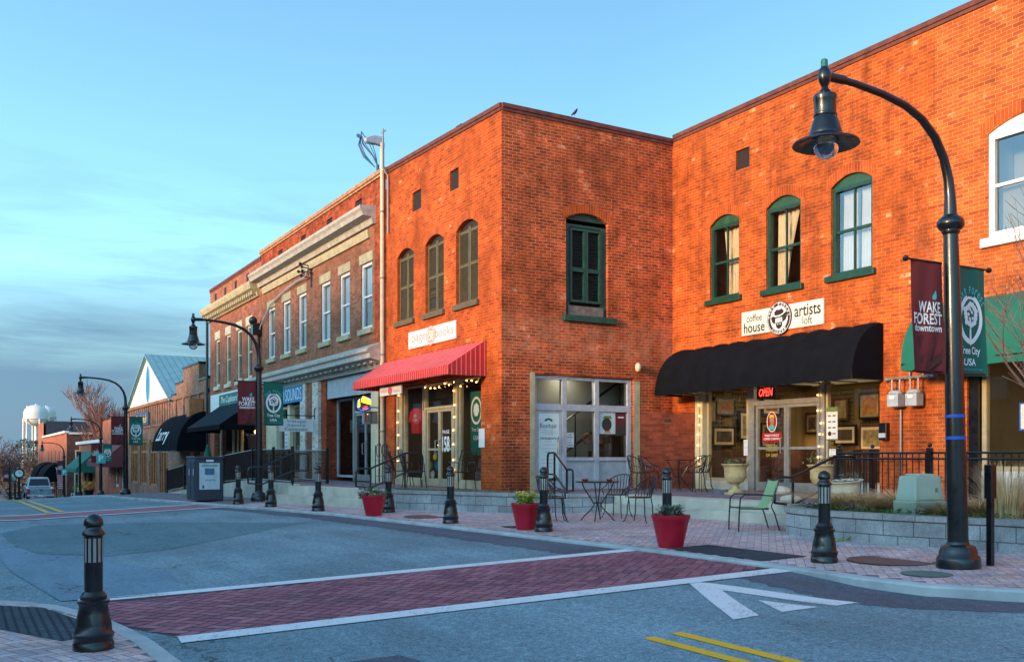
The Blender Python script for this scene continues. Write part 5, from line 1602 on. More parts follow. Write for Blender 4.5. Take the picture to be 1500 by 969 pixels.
notice('colour poster of a dark round pot in side window', 'x', XC, 14.26, 2.12, .5, .56, 'poster', .13, pot_poster, 'poster', 'poster')
def wine_poster(b, c, ax, w, h):
    poly2(b, ax, c, [(-w / 2, -h / 2), (w / 2, -h / 2), (w / 2, 0), (0, -.02), (-w / 2 + .03, -h * .2)], 0)
    poly2(b, ax, c + Vector((.002, 0, 0)), [(-w * .3, h * .25), (w * .3, h * .25), (w * .3, h * .31), (-w * .3, h * .31)], 1); return ['int_dark', 'letter_white']
notice('wine red poster beside pot poster in side window', 'x', XC, 14.68, 2.1, .3, .6, 'wine_flag', .13, wine_poster, 'poster', 'poster')
b = M(); ringo = thing('wreath', 'small orange ring hanging in side window', 'wreath', (XC - .2, 13.7, 1.7)); 
b.tube([(XC - .22, 13.7 + .11 * math.cos(2 * math.pi * k / 16), 1.72 + .12 * math.sin(2 * math.pi * k / 16)) for k in range(17)], .03, 6); b.build('ring', 'wood', ringo)
def menu(b, c, ax, w, h):
    poly2(b, ax, c, [(-w / 2, h * .36), (w / 2, h * .36), (w / 2, h / 2), (-w / 2, h / 2)], 0); poly2(b, ax, c, [(-w / 2, -h / 2), (w / 2, -h / 2), (w / 2, -h * .46), (-w / 2, -h * .46)], 0)
    for k in range(4):
        for s_ in (-.22, .2): poly2(b, ax, c, [(w * (s_ - .14), h * (.22 - k * .18)), (w * (s_ + .14), h * (.22 - k * .18)), (w * (s_ + .14), h * (.26 - k * .18)), (w * (s_ - .14), h * (.26 - k * .18))], 1)
    disc2(b, ax, c + Vector((-w * .2, -.001, -h * .3)), .05, .05, 2)
    return ['leaf_green', 'sign_navy', 'wine_dark']
notice('white sheet with green edges on coffee shop glass', 'y', YC, -14.38, 1.98, .3, .72, 'white', .12, menu)
notice('small white card below green edged sheet on coffee shop glass', 'y', YC, -14.35, 1.35, .22, .16, 'white', .12, lines_print(2, 'letter_black'))
notice('small white card on coffee shop pillar left of doors', 'y', YC, -16.98, 1.48, .14, .38, 'white', .1, lines_print(3, 'frame_grey'))
def logo(b, c, ax, w, h):
    disc2(b, ax, c + Vector((0, 0, h * .2)), w * .26, h * .3, 0); ring2(b, ax, c + Vector((0, -.001, h * .2)), w * .26, h * .3, .02, .02, 1)
    disc2(b, ax, c + Vector((0, -.002, h * .22)), w * .11, h * .12, 2); poly2(b, ax, c + Vector((0, -.002, 0)), [(-w * .16, -h * .03), (w * .16, -h * .03), (w * .1, h * .1), (-w * .1, h * .1)], 3)
    poly2(b, ax, c + Vector((0, -.002, h * .2)), [(-w * .13, h * .11), (w * .13, h * .11), (w * .09, h * .2), (-w * .09, h * .2)], 5)
    poly2(b, ax, c, [(-w / 2, -h * .4), (w / 2, -h * .4), (w / 2, -h * .12), (-w / 2, -h * .12)], 4)
    text(b, 'WAKE FOREST', ax, c + Vector((0, -.002, -h * .2)), w * .75, .05, 1, 0, .02); text(b, 'COFFEE COMPANY', ax, c + Vector((0, -.002, -h * .3)), w * .85, .05, 1, 0, .02)
    for k, t_ in enumerate(('Visit our', 'Roasting Room', 'OF 2007')): text(b, t_, ax, c + Vector((0, -.001, -h * .5 - k * .11)), w * .6, .07, 5)
    return ['tail_red', 'letter_white', 'picture_a', 'letter_teal', 'tail_red', 'letter_yellow']
dl = thing('door_decal', 'red oval coffee company decal on left door glass', 'decal', (-16.2, YC + .16, 1.7))
b = M(); ms = logo(b, Vector((-16.2, YC + .165, 1.92)), '-y', .62, .8); b.build('print', ms, dl)
notice('white plaque on the bookshop corner brickwork', 'y', YB, -20.54, 1.72, .30, .46, 'white', -.02, None, 'plaque', 'plaque')
notice('blue edged notice in right shop window', 'y', YC, -10.0, 1.98, .32, .5, 'blue_tape', .12, lambda b, c, ax, w, h: (poly2(b, ax, c, [(-w * .4, -h * .44), (w * .4, -h * .44), (w * .4, h * .44), (-w * .4, h * .44)]), ['white'])[1])
notice('three white sheets on shop glass left of the blue sign doors', 'y', YB, -37.5, 1.9, .45, 1.1, 'white_panel', .24, lines_print(6))
# 158 decal on the bookshop door
dl = thing('door_decal', 'white number decal on the bookshop door glass', 'decal', (-22.75, YB + .10, 1.6))
b = M(); text(b, 'PAGE', '-y', (-22.75, YB + .085, 1.92), .4, .1, 0, 0, .02); text(b, '158', '-y', (-22.75, YB + .085, 1.6), .44, .42, 0, 0, .03); b.build('print', 'letter_white', dl)
dl = thing('window_decal', 'pale round tree emblem banner behind right bookshop window', 'decal', (-21.6, YB + .5, 1.8))
b = M(); b.box(-22.0, -21.3, YB + .42, YB + .43, 1.3, 2.95); b.build('cloth', 'green_flag', dl)
b = M(); ring2(b, '-y', (-21.65, YB + .415, 2.45), .3, .36, .06, .06); disc2(b, '-y', (-21.65, YB + .415, 2.47), .15, .17, 0, 20, .08); text(b, 'Tree City', '-y', (-21.65, YB + .415, 1.95), .5, .12); text(b, 'USA', '-y', (-21.65, YB + .415, 1.75), .3, .12); b.build('print', 'letter_white', dl)

# ================================================================== STREET LAMPS
def make_lamp():
    root = thing('street_lamp', 'tall black gooseneck street lamp', 'street lamp', (0, 0, 0), 'black gooseneck street lamps')
    b = M(); b.lathe((0, 0, 0), [(.235, 0), (.235, .10), (.225, .13), (.205, .15), (.20, .20), (.175, .25), (.125, .27), (.115, .30)], 16); b.build('base', 'black_metal', root, True)
    b = M(); b.lathe((0, 0, 0), [(.112, .28), (.108, 1.2), (.1, 2.2), (.088, 3.2), (.08, 3.84)], 16); b.build('pole', 'black_metal', root, True)
    b = M(); b.lathe((0, 0, 0), [(.08, 3.82), (.098, 3.85), (.098, 3.87), (.125, 3.89), (.148, 3.93), (.148, 3.97), (.125, 4.01), (.095, 4.03), (.08, 4.05)], 16); b.build('collar', 'black_metal', root, True)
    b = M()
    path = [(0, 0, 4.0), (0, 0, 4.25), (0, -.02, 4.46), (0, -.09, 4.69), (0, -.23, 4.91), (0, -.44, 5.08), (0, -.7, 5.185), (0, -1.05, 5.245), (0, -1.45, 5.275), (0, -1.84, 5.28)]
    b.tube(path, [.075, .062, .055, .05, .047, .045, .043, .04, .038, .038], 12); b.build('arm', 'black_metal', root, True)
    hd = M(); y = -1.89
    hd.lathe((0, y, 0), [(.03, 5.15), (.055, 5.2), (.07, 5.26), (.06, 5.32), (.035, 5.36)], 12)
    hd.tube([(0, -1.62, 5.28), (0, -1.84, 5.27)], .048, 10)
    head = hd.build('knuckle', 'black_metal', root, True)
    b = M(); b.lathe((0, y, 0), [(.02, 5.17), (.045, 5.12), (.085, 5.075), (.115, 5.06), (.12, 5.03), (.11, 5.0), (.108, 4.87), (.118, 4.86), (.118, 4.84), (.112, 4.83), (.135, 4.77), (.155, 4.69), (.165, 4.66), (.165, 4.645), (.19, 4.62), (.25, 4.585), (.33, 4.56), (.333, 4.545), (.25, 4.56), (.16, 4.6), (.12, 4.61)], 24); b.build('shade', 'black_metal', root, True)
    b = M(); b.lathe((0, y, 0), [(.13, 4.6), (.132, 4.54), (.115, 4.47), (.08, 4.42), (.04, 4.40), (.005, 4.395)], 18); b.build('bulb', 'bulb_glass', root, True)
    b = M(); b.lathe((0, y, 0), [(.035, 5.35), (.035, 5.43), (.028, 5.44)], 10); b.build('photocell', 'sign_green', root)
    return root
lamp0 = make_lamp()
lamp0['label'] = 'largest street lamp, at right with blue tape on its black pole'
L1 = (-6.62, 9.56)
lamp0.location = (L1[0], L1[1], sw(*L1)); lamp0.rotation_euler = (R(.5), R(-1.1), 0); lamp0.scale = (.95, 1.04, .965)
tape = M()
for z in (1.72, 1.47): tape.lathe((0, 0, 0), [(.1085, z), (.1085, z + .035)], 16)
tape.build('tape', 'blue_tape', None).parent = lamp0
LAMPS = [(-28.3, 7.72, 'street lamp beside the dark bin with wine and green banners'),
         (-46.6, 6.6, 'street lamp in front of the gabled building'),
         (-72.4, 8.62, 'street lamp before the salmon brick shop and bare tree'),
         (-99.7, 8.65, 'street lamp in front of the dark brown brick building'),
         (-125.4, 5.1, 'far street lamp left of the clock, nearer of two'),
         (-139.7, 6.3, 'far street lamp above the clock, farther of two')]
for x, y, lb in LAMPS:
    o = dup(lamp0, (x, y, sw(x, y)), 0, lb); o.rotation_euler = (0, 0, 0); o.scale = (1, 1, 1)
for o in list(COL.objects):                   # the blue tape is on the nearest pole only
    if o.name.startswith('tape') and o.parent is not lamp0: bpy.data.objects.remove(o)

# ---- banners on the lamps
def make_banner(kind):
    root = thing('banner', 'banner', 'banner', (0, 0, 0), kind + ' lamp post banners')
    s = -1 if kind == 'wine' else 1
    y0, y1 = (.07, .62) if kind == 'wine' else (.15, .74)
    zt, zb = 3.56, 2.26
    b = M(); n, m_ = 14, 18
    g = []
    for j in range(m_ + 1):
        v = j / m_
        for i in range(n + 1):
            u = i / n
            g.append((.03 * math.sin(u * 4 + v * 3) * v + .012 * math.sin(u * 11 - v * 5) * (.3 + v * .7), s * (y0 + (y1 - y0) * u), zt - (zt - zb) * v - .01 * math.sin(math.pi * u) * v))
    fs = [(j * (n + 1) + i, j * (n + 1) + i + 1, (j + 1) * (n + 1) + i + 1, (j + 1) * (n + 1) + i) for j in range(m_) for i in range(n)]
    def fx(y, z):
        u = (s * y - y0) / (y1 - y0); v = (zt - z) / (zt - zb)
        return .03 * math.sin(u * 4 + v * 3) * v + .012 * math.sin(u * 11 - v * 5) * (.3 + v * .7)
    b.mesh(g, fs); b.build('cloth', 'wine_flag' if kind == 'wine' else 'green_flag', root, True)
    b = M(); b.tube([(0, s * .08, zt - .01), (0, s * (y1 + .06), zt - .01)], .014, 8); b.ball((0, s * (y1 + .09), zt - .01), .035, 8); b.tube([(0, s * .08, zb + .02), (0, s * (y1), zb + .02)], .011, 8)
    b.build('rod', 'black_metal', root)
    yc = s * (y0 + y1) / 2
    L_ = M()
    if kind == 'wine':
        text(L_, 'WAKE', '+x', (0, yc + .03, 3.02), .36, .13, 0, 0, .02); text(L_, 'FOREST', '+x', (0, yc, 2.885), .48, .13, 0, 0, .02); text(L_, 'downtown', '+x', (0, yc, 2.78), .46, .085, 0, 0, .02)
        poly2(L_, '+x', (0, yc + .1, 3.16), [(-.03, -.05), (.03, -.05), (.045, -.01), (.03, .06), (.0, .02), (-.03, -.01)], 1)
        poly2(L_, '+x', (-.002, yc, 2.0), [(-.16, .68), (-.1, .70), (.12, .69), (.14, .6), (.1, .46), (.02, .36), (.05, .3), (.06, .33), (-.12, .56)], 2)
        poly2(L_, '+x', (-.002, yc, 2.0), [(-.02, .36), (.2, .5), (.24, .56), (.23, .40), (.1, .33), (0, .29)], 2)
        poly2(L_, '+x', (-.002, yc, 2.0), [(-.13, .38), (.0, .30), (.05, .30), (.05, .36), (-.08, .48)], 2)
        mats = ['letter_white', 'letter_teal', 'wine_dark']
    else:
        arctext(L_, 'Wake Forest', '+x', (0, yc, 2.98), .28, .30, 150, 30, .042, .085, 1, .02)
        ring2(L_, '+x', (0, yc, 2.93), .235, .30, .05, .06, 0, -250, 70, 32); ring2(L_, '+x', (0, yc, 2.93), .235, .27, .02, .03, 0, 70, 110, 8)
        poly2(L_, '+x', (0, yc, 2.93), [(-.025, -.3), (.025, -.3), (.018, .0), (-.018, .0)], 0)
        poly2(L_, '+x', (0, yc, 2.93), [(-.05, -.26), (0, -.32), (.05, -.26), (0, -.24)], 0)
        rr = random.Random(3)
        for k in range(16):
            q = 2 * math.pi * k / 16; r_ = .125 + rr.uniform(-.015, .02)
            disc2(L_, '+x', (.0005 * k, yc + r_ * math.cos(q), 2.985 + r_ * .95 * math.sin(q)), .036, .036, 0, 8)
        for (a, e) in ((-.05, .0), (.04, .03), (0, .06), (-.02, -.05), (.06, -.04)): disc2(L_, '+x', (.0003, yc + a, 2.985 + e), .028, .022, 0, 8)
        text(L_, 'Tree City', '+x', (0, yc, 2.545), .40, .12, 0, 0, .02); text(L_, 'USA', '+x', (0, yc, 2.42), .21, .085, 0, 0, .02); text(L_, 'a commitment to our trees', '+x', (0, yc, 2.335), .44, .03, 1)
        mats = ['letter_white', 'letter_teal']
    for i, v in enumerate(L_.v): L_.v[i] = (fx(v[1], v[2]) + .006 + v[0], v[1], v[2])
    L_.build('print', mats, root)
    return root
bw, bg = make_banner('wine'), make_banner('green')
spots = [(L1[0], L1[1], 0)] + [(x, y, i + 1) for i, (x, y, _) in enumerate(LAMPS[:5])]
WL = ['wine red downtown banner on the nearest lamp post', 'wine red downtown banner on the lamp post beside the bin', 'wine red downtown banner before the gabled building', 'wine red downtown banner before the salmon brick shop', 'wine red downtown banner before dark brown brick building', 'wine red downtown banner left of the clock post']
GL = ['green tree emblem banner on the nearest lamp post', 'green tree emblem banner on the lamp post beside the bin', 'green tree emblem banner before the gabled building', 'green tree emblem banner before the salmon brick shop', None, 'green tree emblem banner beside the clock post']
for x, y, i in spots:
    for src, LB in ((bw, WL), (bg, GL)):
        if LB[i] is None: continue
        o = src if i == 0 else dup(src)
        o['label'] = LB[i]
        o.scale = (.95, .95, .95) if i == 0 else (1, 1, 1)
        o.location = (x + (-.055 if i == 0 else 0), y - (.03 if i == 0 else 0), sw(x, max(y, 6)))
        o.rotation_euler = (R(.5), R(-1.1), 0) if i == 0 else (0, 0, 0)
# street signs on two of the lamps
for x, y, z, w, h, lb in ((-72.4, 8.62, .62, .62, .7, 'small pale green street sign on the lamp post before salmon shop'), (-99.7, 8.65, .3, .5, .6, 'small teal sign on the lamp post before dark brown building')):
    o = thing('street_sign', lb, 'sign', (x + .12, y, sw(x, y) + 2.1)); b = M(); zz = sw(x, y) + 2.2
    b.box(x + .12, x + .14, y - w / 2, y + w / 2, zz, zz + h); b.build('plate', 'letter_teal', o)
    b = M(); text(b, 'P', '+x', (x + .145, y, zz + h / 2), w * .5, h * .6, 0, 0, .02); b.build('lettering', 'letter_white', o)

# ================================================================== BOLLARDS
def make_bollard():
    root = thing('bollard', 'b', 'bollard', (0, 0, 0), 'black ornamental bollards')
    b = M(); b.lathe((0, 0, 0), [(.155, 0), (.155, .05), (.147, .06), (.147, .09), (.155, .10), (.155, .125), (.14, .14), (.135, .2), (.12, .28), (.108, .34), (.112, .36), (.122, .37), (.122, .39), (.10, .40), (.102, .425), (.09, .44), (.078, .46)], 20); b.build('base', 'black_iron', root, True)
    b = M(); b.lathe((0, 0, 0), [(.07, .44), (.07, .92)], 18); b.build('shaft', 'black_iron', root, True)
    b = M()
    for k in range(12):
        q = 2 * math.pi * k / 12
        c, s = math.cos(q), math.sin(q)
        p = Vector((c * .0712, s * .0712, 0)); t = Vector((-s, c, 0)) * .011
        b.face([p - t + Vector((0, 0, .695)), p + t + Vector((0, 0, .695)), p + t + Vector((0, 0, .885)), p - t + Vector((0, 0, .885))])
    b.build('reflector', 'alu', root)
    b = M(); b.lathe((0, 0, 0), [(.07, .9), (.087, .91), (.087, .925), (.065, .955), (.058, .965), (.058, .975), (.073, .985), (.074, 1.0), (.068, 1.035), (.045, 1.065), (.015, 1.078), (.002, 1.08)], 18); b.build('cap', 'black_iron', root, True)
    return root
bol = make_bollard()
BOL = [(-8.26, .93, NEAR_Z, 'large black bollard in the near left foreground'),
       (-7.86, 8.83, None, 'black bollard in front of the right planter wall, by rusty round cover'),
       (-11.11, 9.13, None, 'black bollard directly behind the red pot nearest the crosswalk'),
       (-13.52, 8.47, None, 'black bollard touching the middle red pot, before the cafe table'),
       (-16.19, 8.06, None, 'black bollard standing alone before the block wall of the bookshop'),
       (-19.9, 8.35, None, 'black bollard behind the farthest red pot'),
       (-21.69, 7.32, None, 'black bollard in front of the left pale steps'),
       (-24.29, 6.94, None, 'black bollard just right of the second lamp post'),
       (-26.82, 6.74, None, 'black bollard between the dark bin and the second lamp post')]
for i, (x, y, z, lb) in enumerate(BOL):
    o = bol if i == 0 else dup(bol)
    o.location = (x, y, sw(x, y) + .004 if z is None else z + .004); o['label'] = lb; o.rotation_euler = (0, 0, i * .4)

# ================================================================== POTS AND PLANTS
def make_pot():
    root = thing('flower_pot', 'p', 'flower pot', (0, 0, 0), 'red plastic planter pots')
    b = M(); b.lathe((0, 0, 0), [(.17, 0), (.175, .02), (.235, .30), (.238, .31), (.243, .34), (.247, .345), (.255, .385), (.262, .39), (.27, .435), (.27, .445), (.25, .445), (.24, .40)], 28); b.build('pot', 'pot_red', root, True)
    b = M(); b.lathe((0, 0, 0), [(.238, .395), (.1, .41), (.002, .415)], 20); b.build('soil', 'soil', root)
    return root
def tuft(mb, c, n, r, h, w, rng, mi=0, lean=.6, seg=3):
    for _ in range(n):
        q = rng.uniform(0, 2 * math.pi); rr = r * math.sqrt(rng.random()) * .5
        d = Vector((math.cos(q), math.sin(q), 0)); s = Vector((-d.y, d.x, 0))
        p = Vector(c) + d * rr; hh = h * rng.uniform(.55, 1.1); ln = lean * rng.uniform(.2, 1.1) * r * 1.6
        prev = None
        for k in range(seg + 1):
            t = k / seg
            o = p + d * (ln * t * t) + Vector((0, 0, hh * (t - .25 * t * t * lean)))
            ww = w * (1 - t * .85)
            cur = (o - s * ww, o + s * ww)
            if prev: mb.face([prev[0], prev[1], cur[1], cur[0]], mi)
            prev = cur
def leafy(mb, c, n, r, h, ls, rng, mi=0):
    for _ in range(n):
        q = rng.uniform(0, 6.283); rr = r * math.sqrt(rng.random()); z = h * rng.random() ** .8
        p = Vector(c) + Vector((rr * math.cos(q), rr * math.sin(q), z))
        a = Vector((rng.gauss(0, 1), rng.gauss(0, 1), rng.gauss(0, .6))).normalized(); t = a.orthogonal().normalized()
        l = ls * rng.uniform(.6, 1.3)
        mb.face([p - t * l * .35, p + a * l * .5 - t * l * .05, p + a * l, p + a * l * .5 + t * l * .35], mi)
pot = make_pot()
POTS = [(-10.29, 8.52, 'red pot with a sage plant at the crosswalk end', 'sage', 1.0),
        (-14.05, 8.45, 'red pot with yellow flowers beside a bollard', 'yellow', .96),
        (-19.19, 7.71, 'red pot with trailing plant, farthest along the kerb', 'trail', .98)]
for i, (x, y, lb, kind, sc) in enumerate(POTS):
    o = pot if i == 0 else dup(pot)
    o.location = (x, y, sw(x, y) + .006); o['label'] = lb
    r_ = random.Random(i + 5); z = sw(x, y) + .41
    pl = thing('potted_plant', {'sage': 'grey green sage plant in the nearest red pot', 'yellow': 'green plant with yellow blooms in the middle red pot', 'trail': 'dark trailing plant with green sprigs in the farthest red pot'}[kind], 'plant', (x, y, z))
    b = M()
    if kind == 'sage': tuft(b, (x, y, z), 150, .2, .2, .012, r_, 0, .55); leafy(b, (x, y, z + .02), 160, .2, .14, .06, r_, 0)
    elif kind == 'yellow': leafy(b, (x, y, z), 240, .2, .17, .075, r_, 0); tuft(b, (x, y, z), 60, .2, .22, .012, r_, 0, .6)
    else: leafy(b, (x - .16, y - .1, z - .08), 220, .15, .3, .07, r_, 1); leafy(b, (x + .08, y + .05, z), 140, .18, .16, .08, r_, 0); tuft(b, (x - .2, y - .14, z - .05), 70, .2, .2, .012, r_, 1, .8)
    b.build('leaves', {'sage': ['leaf_sage'], 'yellow': ['leaf_yellow'], 'trail': ['leaf_green', 'leaf_sage']}[kind], pl)
    if kind == 'yellow':
        b = M()
        for _ in range(26):
            q = r_.uniform(0, 6.28); rr = .19 * math.sqrt(r_.random()); b.ball((x + rr * math.cos(q), y + rr * math.sin(q), z + r_.uniform(.12, .24)), .022, 4)
        b.build('blooms', 'bloom_yellow', pl)
# ================================================================== CAFE FURNITURE
def wire_chair(m='black_iron', name='cafe_chair'):
    """faces +X locally: barrel back at -X"""
    root = thing(name, 'c', 'chair', (0, 0, 0), 'black wire cafe chairs')
    b = M(); b.lathe((0, 0, .44), [(.002, .0), (.20, .0), (.215, .006), (.215, .018), (.2, .022), (.002, .02)], 20); b.build('seat', m, root)
    b = M(); n = 13; topp = []
    for k in range(n):
        q = R(90 + 180 * k / (n - 1))
        c, s = math.cos(q), math.sin(q)
        zt = .62 + .22 * math.sin(math.pi * k / (n - 1)) ** .7
        t = Vector((c * .255 - .04, s * .265, zt)); topp.append(t)
        if 0 < k < n - 1: b.tube([(c * .205, s * .205, .455), (c * .235 - .02, s * .24, (.455 + zt) / 2 - .02), t], .007, 5)
    fr = [Vector((.19, .19, .45)), Vector((.17, .25, .56))]
    b.tube(fr + topp + [Vector((.17, -.25, .56)), Vector((.19, -.19, .45))], .011, 7); b.build('backrest', m, root)
    for sx, sy in ((1, 1), (1, -1), (-1, 1), (-1, -1)):
        b = M(); b.tube([(sx * .15, sy * .15, .445), (sx * .17, sy * .17, .3), (sx * .175, sy * .175, .15), (sx * .21, sy * .205, .03), (sx * .235, sy * .225, .008)], .0105, 6); b.build('leg', m, root)
    return root
def round_table(name, label, loc, r=.40, h=.72):
    root = thing(name, label, 'table', loc, 'black wire cafe tables')
    x, y, z = loc
    b = M(); b.lathe((x, y, z + h), [(.002, 0), (r, 0), (r + .01, .005), (r + .01, .02), (r, .025), (.002, .022)], 28); b.build('tabletop', 'black_iron', root)
    for k in range(4):
        q = R(45 + 90 * k); c, s = math.cos(q), math.sin(q)
        b = M(); b.tube([(x + c * rr, y + s * rr, z + hh) for rr, hh in ((r * .75, h), (r * .62, h - .12), (.10, h * .52), (.06, h * .42), (.12, h * .3), (r * .55, .12), (r * .8, .008))], .012, 6); b.build('leg', 'black_iron', root)
    b = M(); b.tube([(x + .09 * math.cos(R(k * 30)), y + .09 * math.sin(R(k * 30)), z + h * .47) for k in range(13)], .01, 6); b.build('leg_ring', 'black_iron', root)
    return root
ch0 = wire_chair()
T1 = (-14.62, 10.35); z1 = sw(*T1) + .004
t1 = round_table('cafe_table', 'round black wire table on the brick pavement with red dishes', (T1[0], T1[1], z1))
def face_to(x, y, tx, ty, off=0): return math.atan2(ty - y, tx - x) + off
CH = [(-14.98, 9.62, T1, 'wire chair at the pavement table, nearest the bollard'),
      (-13.85, 10.75, T1, 'wire chair at right of the pavement table'),
      (-15.45, 9.85, T1, 'wire chair at left of the pavement table, by the wall'),
      (-14.95, 11.05, T1, 'wire chair on the far side of the pavement table')]
TT = (-17.75, 14.95)
CH2 = [(-17.2, 13.35, (-16.0, 13.9), 'wire chair alone on the terrace beside the grey side panels'),
       (-18.35, 14.55, TT, 'wire chair left of the terrace table by corner brick infill'),
       (-17.1, 15.05, TT, 'wire chair right of the terrace table by corner brick infill'),
       (-16.75, 14.55, (-18.2, 14.3), 'wire chair in front of the left coffee shop window')]
first = True
for lst, zz in ((CH, None), (CH2, TZ + .002)):
    for x, y, t, lb in lst:
        o = ch0 if first else dup(ch0)
        first = False
        o.location = (x, y, sw(x, y) + .004 if zz is None else zz); o.rotation_euler = (0, 0, face_to(x, y, *t)); o['label'] = lb
round_table('cafe_table', 'black wire table on the terrace by corner brick infill', (TT[0], TT[1], TZ + .002), .36)
for dx, dy, lb in ((-.12, -.2, 'small red dish on the pavement table, left one'), (.1, .2, 'small red dish on the pavement table, right one')):
    o = thing('dish', lb, 'dish', (T1[0] + dx, T1[1] + dy, z1 + .745)); b = M(); b.lathe((T1[0] + dx, T1[1] + dy, z1 + .745), [(.045, 0), (.06, .02), (.062, .04), (.05, .04), (.04, .02), (.002, .015)], 14); b.build('bowl', 'tail_red', o)
# iron armchairs on the bookshop terrace
def iron_chair():
    root = thing('iron_armchair', 'c', 'chair', (0, 0, 0), 'black iron armchairs on the bookshop terrace')
    b = M(); b.box(-.24, .24, -.24, .24, .42, .445); b.build('seat', 'black_iron', root)
    b = M()
    for k in range(7):
        y = -.21 + .07 * k; b.tube([(-.23, y, .44), (-.3, y, .7), (-.37, y, .96 - .03 * abs(k - 3))], .007, 5)
    for k in range(5):
        z = .52 + k * .1; b.tube([(-.25 - (z - .44) * .25, -.22, z), (-.25 - (z - .44) * .25, .22, z)], .006, 5)
    b.tube([(-.23, -.24, .43), (-.3, -.24, .7), (-.37, -.2, .96), (-.39, 0, 1.0), (-.37, .2, .96), (-.3, .24, .7), (-.23, .24, .43)], .012, 6); b.build('backrest', 'black_iron', root)
    for s in (-1, 1):
        b = M(); b.tube([(-.3, s * .25, .66), (-.1, s * .27, .67), (.16, s * .27, .66), (.22, s * .26, .6), (.2, s * .25, .44)], .012, 6); b.build('arm', 'black_iron', root)
        for sx in (-1, 1):
            b = M(); b.tube([(sx * .22, s * .22, .43), (sx * .24, s * .23, .2), (sx * .27, s * .24, 0)], .012, 6); b.build('leg', 'black_iron', root)
    return root
ic = iron_chair()
for i, (x, y, a, lb) in enumerate(((-20.95, 10.75, 180, 'iron armchair under the white plaque by building corner'), (-22.6, 10.2, 80, 'iron armchair before the bookshop double door'), (-23.7, 10.35, 75, 'iron armchair before the left bookshop window'))):
    o = ic if i == 0 else dup(ic); o.location = (x, y, TZ + .002); o.rotation_euler = (0, 0, R(a)); o['label'] = lb
# green sling chair
gc = thing('sling_chair', 'light green sling chair with black frame standing before the steps', 'chair', (-11.35, 11.05, sw(-11.35, 11.05)))
G = M(); n = 10
prof = [(.28, .40), (.1, .385), (-.1, .38), (-.2, .40), (-.27, .5), (-.34, .68), (-.40, .86)]
vs = []; fs = []
for (x, z) in prof:
    for y in (-.22, 0, .22): vs.append((x, y, z + .004 - (.02 if y == 0 else 0)))
for i in range(len(prof) - 1):
    for k in (0, 1): fs.append((i * 3 + k, i * 3 + k + 1, i * 3 + 4 + k, i * 3 + 3 + k))
G.mesh(vs, fs)
seat = G.build('sling', 'chair_green', None, True); seat.parent = gc
for s in (-1, 1):
    b = M(); y = s * .25
    b.tube([(.30, y, 0), (.29, y, .3), (.27, y, .56), (.2, y, .62), (.0, y, .62), (-.33, y, .6)], .012, 7)
    b.tube([(-.42, y, 0), (-.33, y, .3), (-.27, y, .42), (-.33, y, .6), (-.41, y, .88)], .012, 7)
    b.tube([(.29, y, .39), (-.22, y, .38)], .012, 7)
    o = b.build('side_frame', 'black_metal', None); o.parent = gc
b = M()
for x, z in ((.28, .4), (-.22, .39), (-.41, .87)): b.tube([(x, -.25, z), (x, .25, z)], .011, 6)
o = b.build('cross_bar', 'black_metal', None); o.parent = gc
gc.rotation_euler = (0, 0, R(246)); gc.scale = (.94, .94, .94)

# ================================================================== HANDRAILS AND RAILINGS
def handrail(label, top, ang, drop_, run, ground):
    root = thing('handrail', label, 'handrail', top, 'black pipe handrails on the steps')
    x, y, z = top; c, s = math.cos(R(ang)), math.sin(R(ang))
    P = lambda u, w: (x + c * u, y + s * u, z + w)
    b = M(); b.tube([P(-.42, .40), P(-.44, .55), P(-.44, .78), P(-.42, .86), P(-.35, .9), P(0, .9), P(run, .9 - drop_), P(run + .28, .9 - drop_), P(run + .34, .87 - drop_), P(run + .36, .8 - drop_), P(run + .36, .45 - drop_)], .024, 8); b.build('top_rail', 'black_metal', root, True)
    b = M(); b.tube([P(-.42, .42), P(0, .42), P(run, .42 - drop_), P(run + .36, .46 - drop_)], .022, 8); b.build('mid_rail', 'black_metal', root, True)
    for u, lo in ((0, 0), (run, ground - z)):
        b = M(); b.tube([P(u, lo), P(u, .9 - (drop_ if u else 0))], .024, 8); b.build('post', 'black_metal', root)
    return root
handrail('black pipe handrail on the coffee shop steps, behind green chair', (-11.62, 13.32, TZ - .08), -103, .36, .85, .42)
handrail('black pipe handrail at the side door steps behind the cafe table', (-17.84, 11.46, TZ), -12, .36, .75, .1)
handrail('black pipe handrail on pale steps beside the bookshop', (-21.89, 9.63, TZ), -112, .38, .85, 0)
handrail('black pipe handrail on the left end of the pale steps', (-26.2, 8.1, TZ), -100, .38, .85, 0)
# scroll iron panel behind the third handrail
sc_ = thing('iron_trellis', 'black wrought iron scroll trellis beside the downspout', 'trellis', (-26.0, 10.6, TZ))
b = M()
for x in (-26.25, -25.7, -25.4): b.tube([(x, 10.6, TZ), (x, 10.6, TZ + 1.15)], .014, 6)
for z in (.25, .7): b.tube([(-26.3, 10.6, TZ + z), (-25.3, 10.6, TZ + z)], .012, 6)
for x, r_ in ((-25.98, .2), (-25.5, .2)):
    b.tube([(x + r_ * math.cos(R(a)), 10.6, TZ + 1.0 + r_ * math.sin(R(a))) for a in range(-30, 330, 20)], .012, 5)
b.build('scrollwork', 'black_iron', sc_)

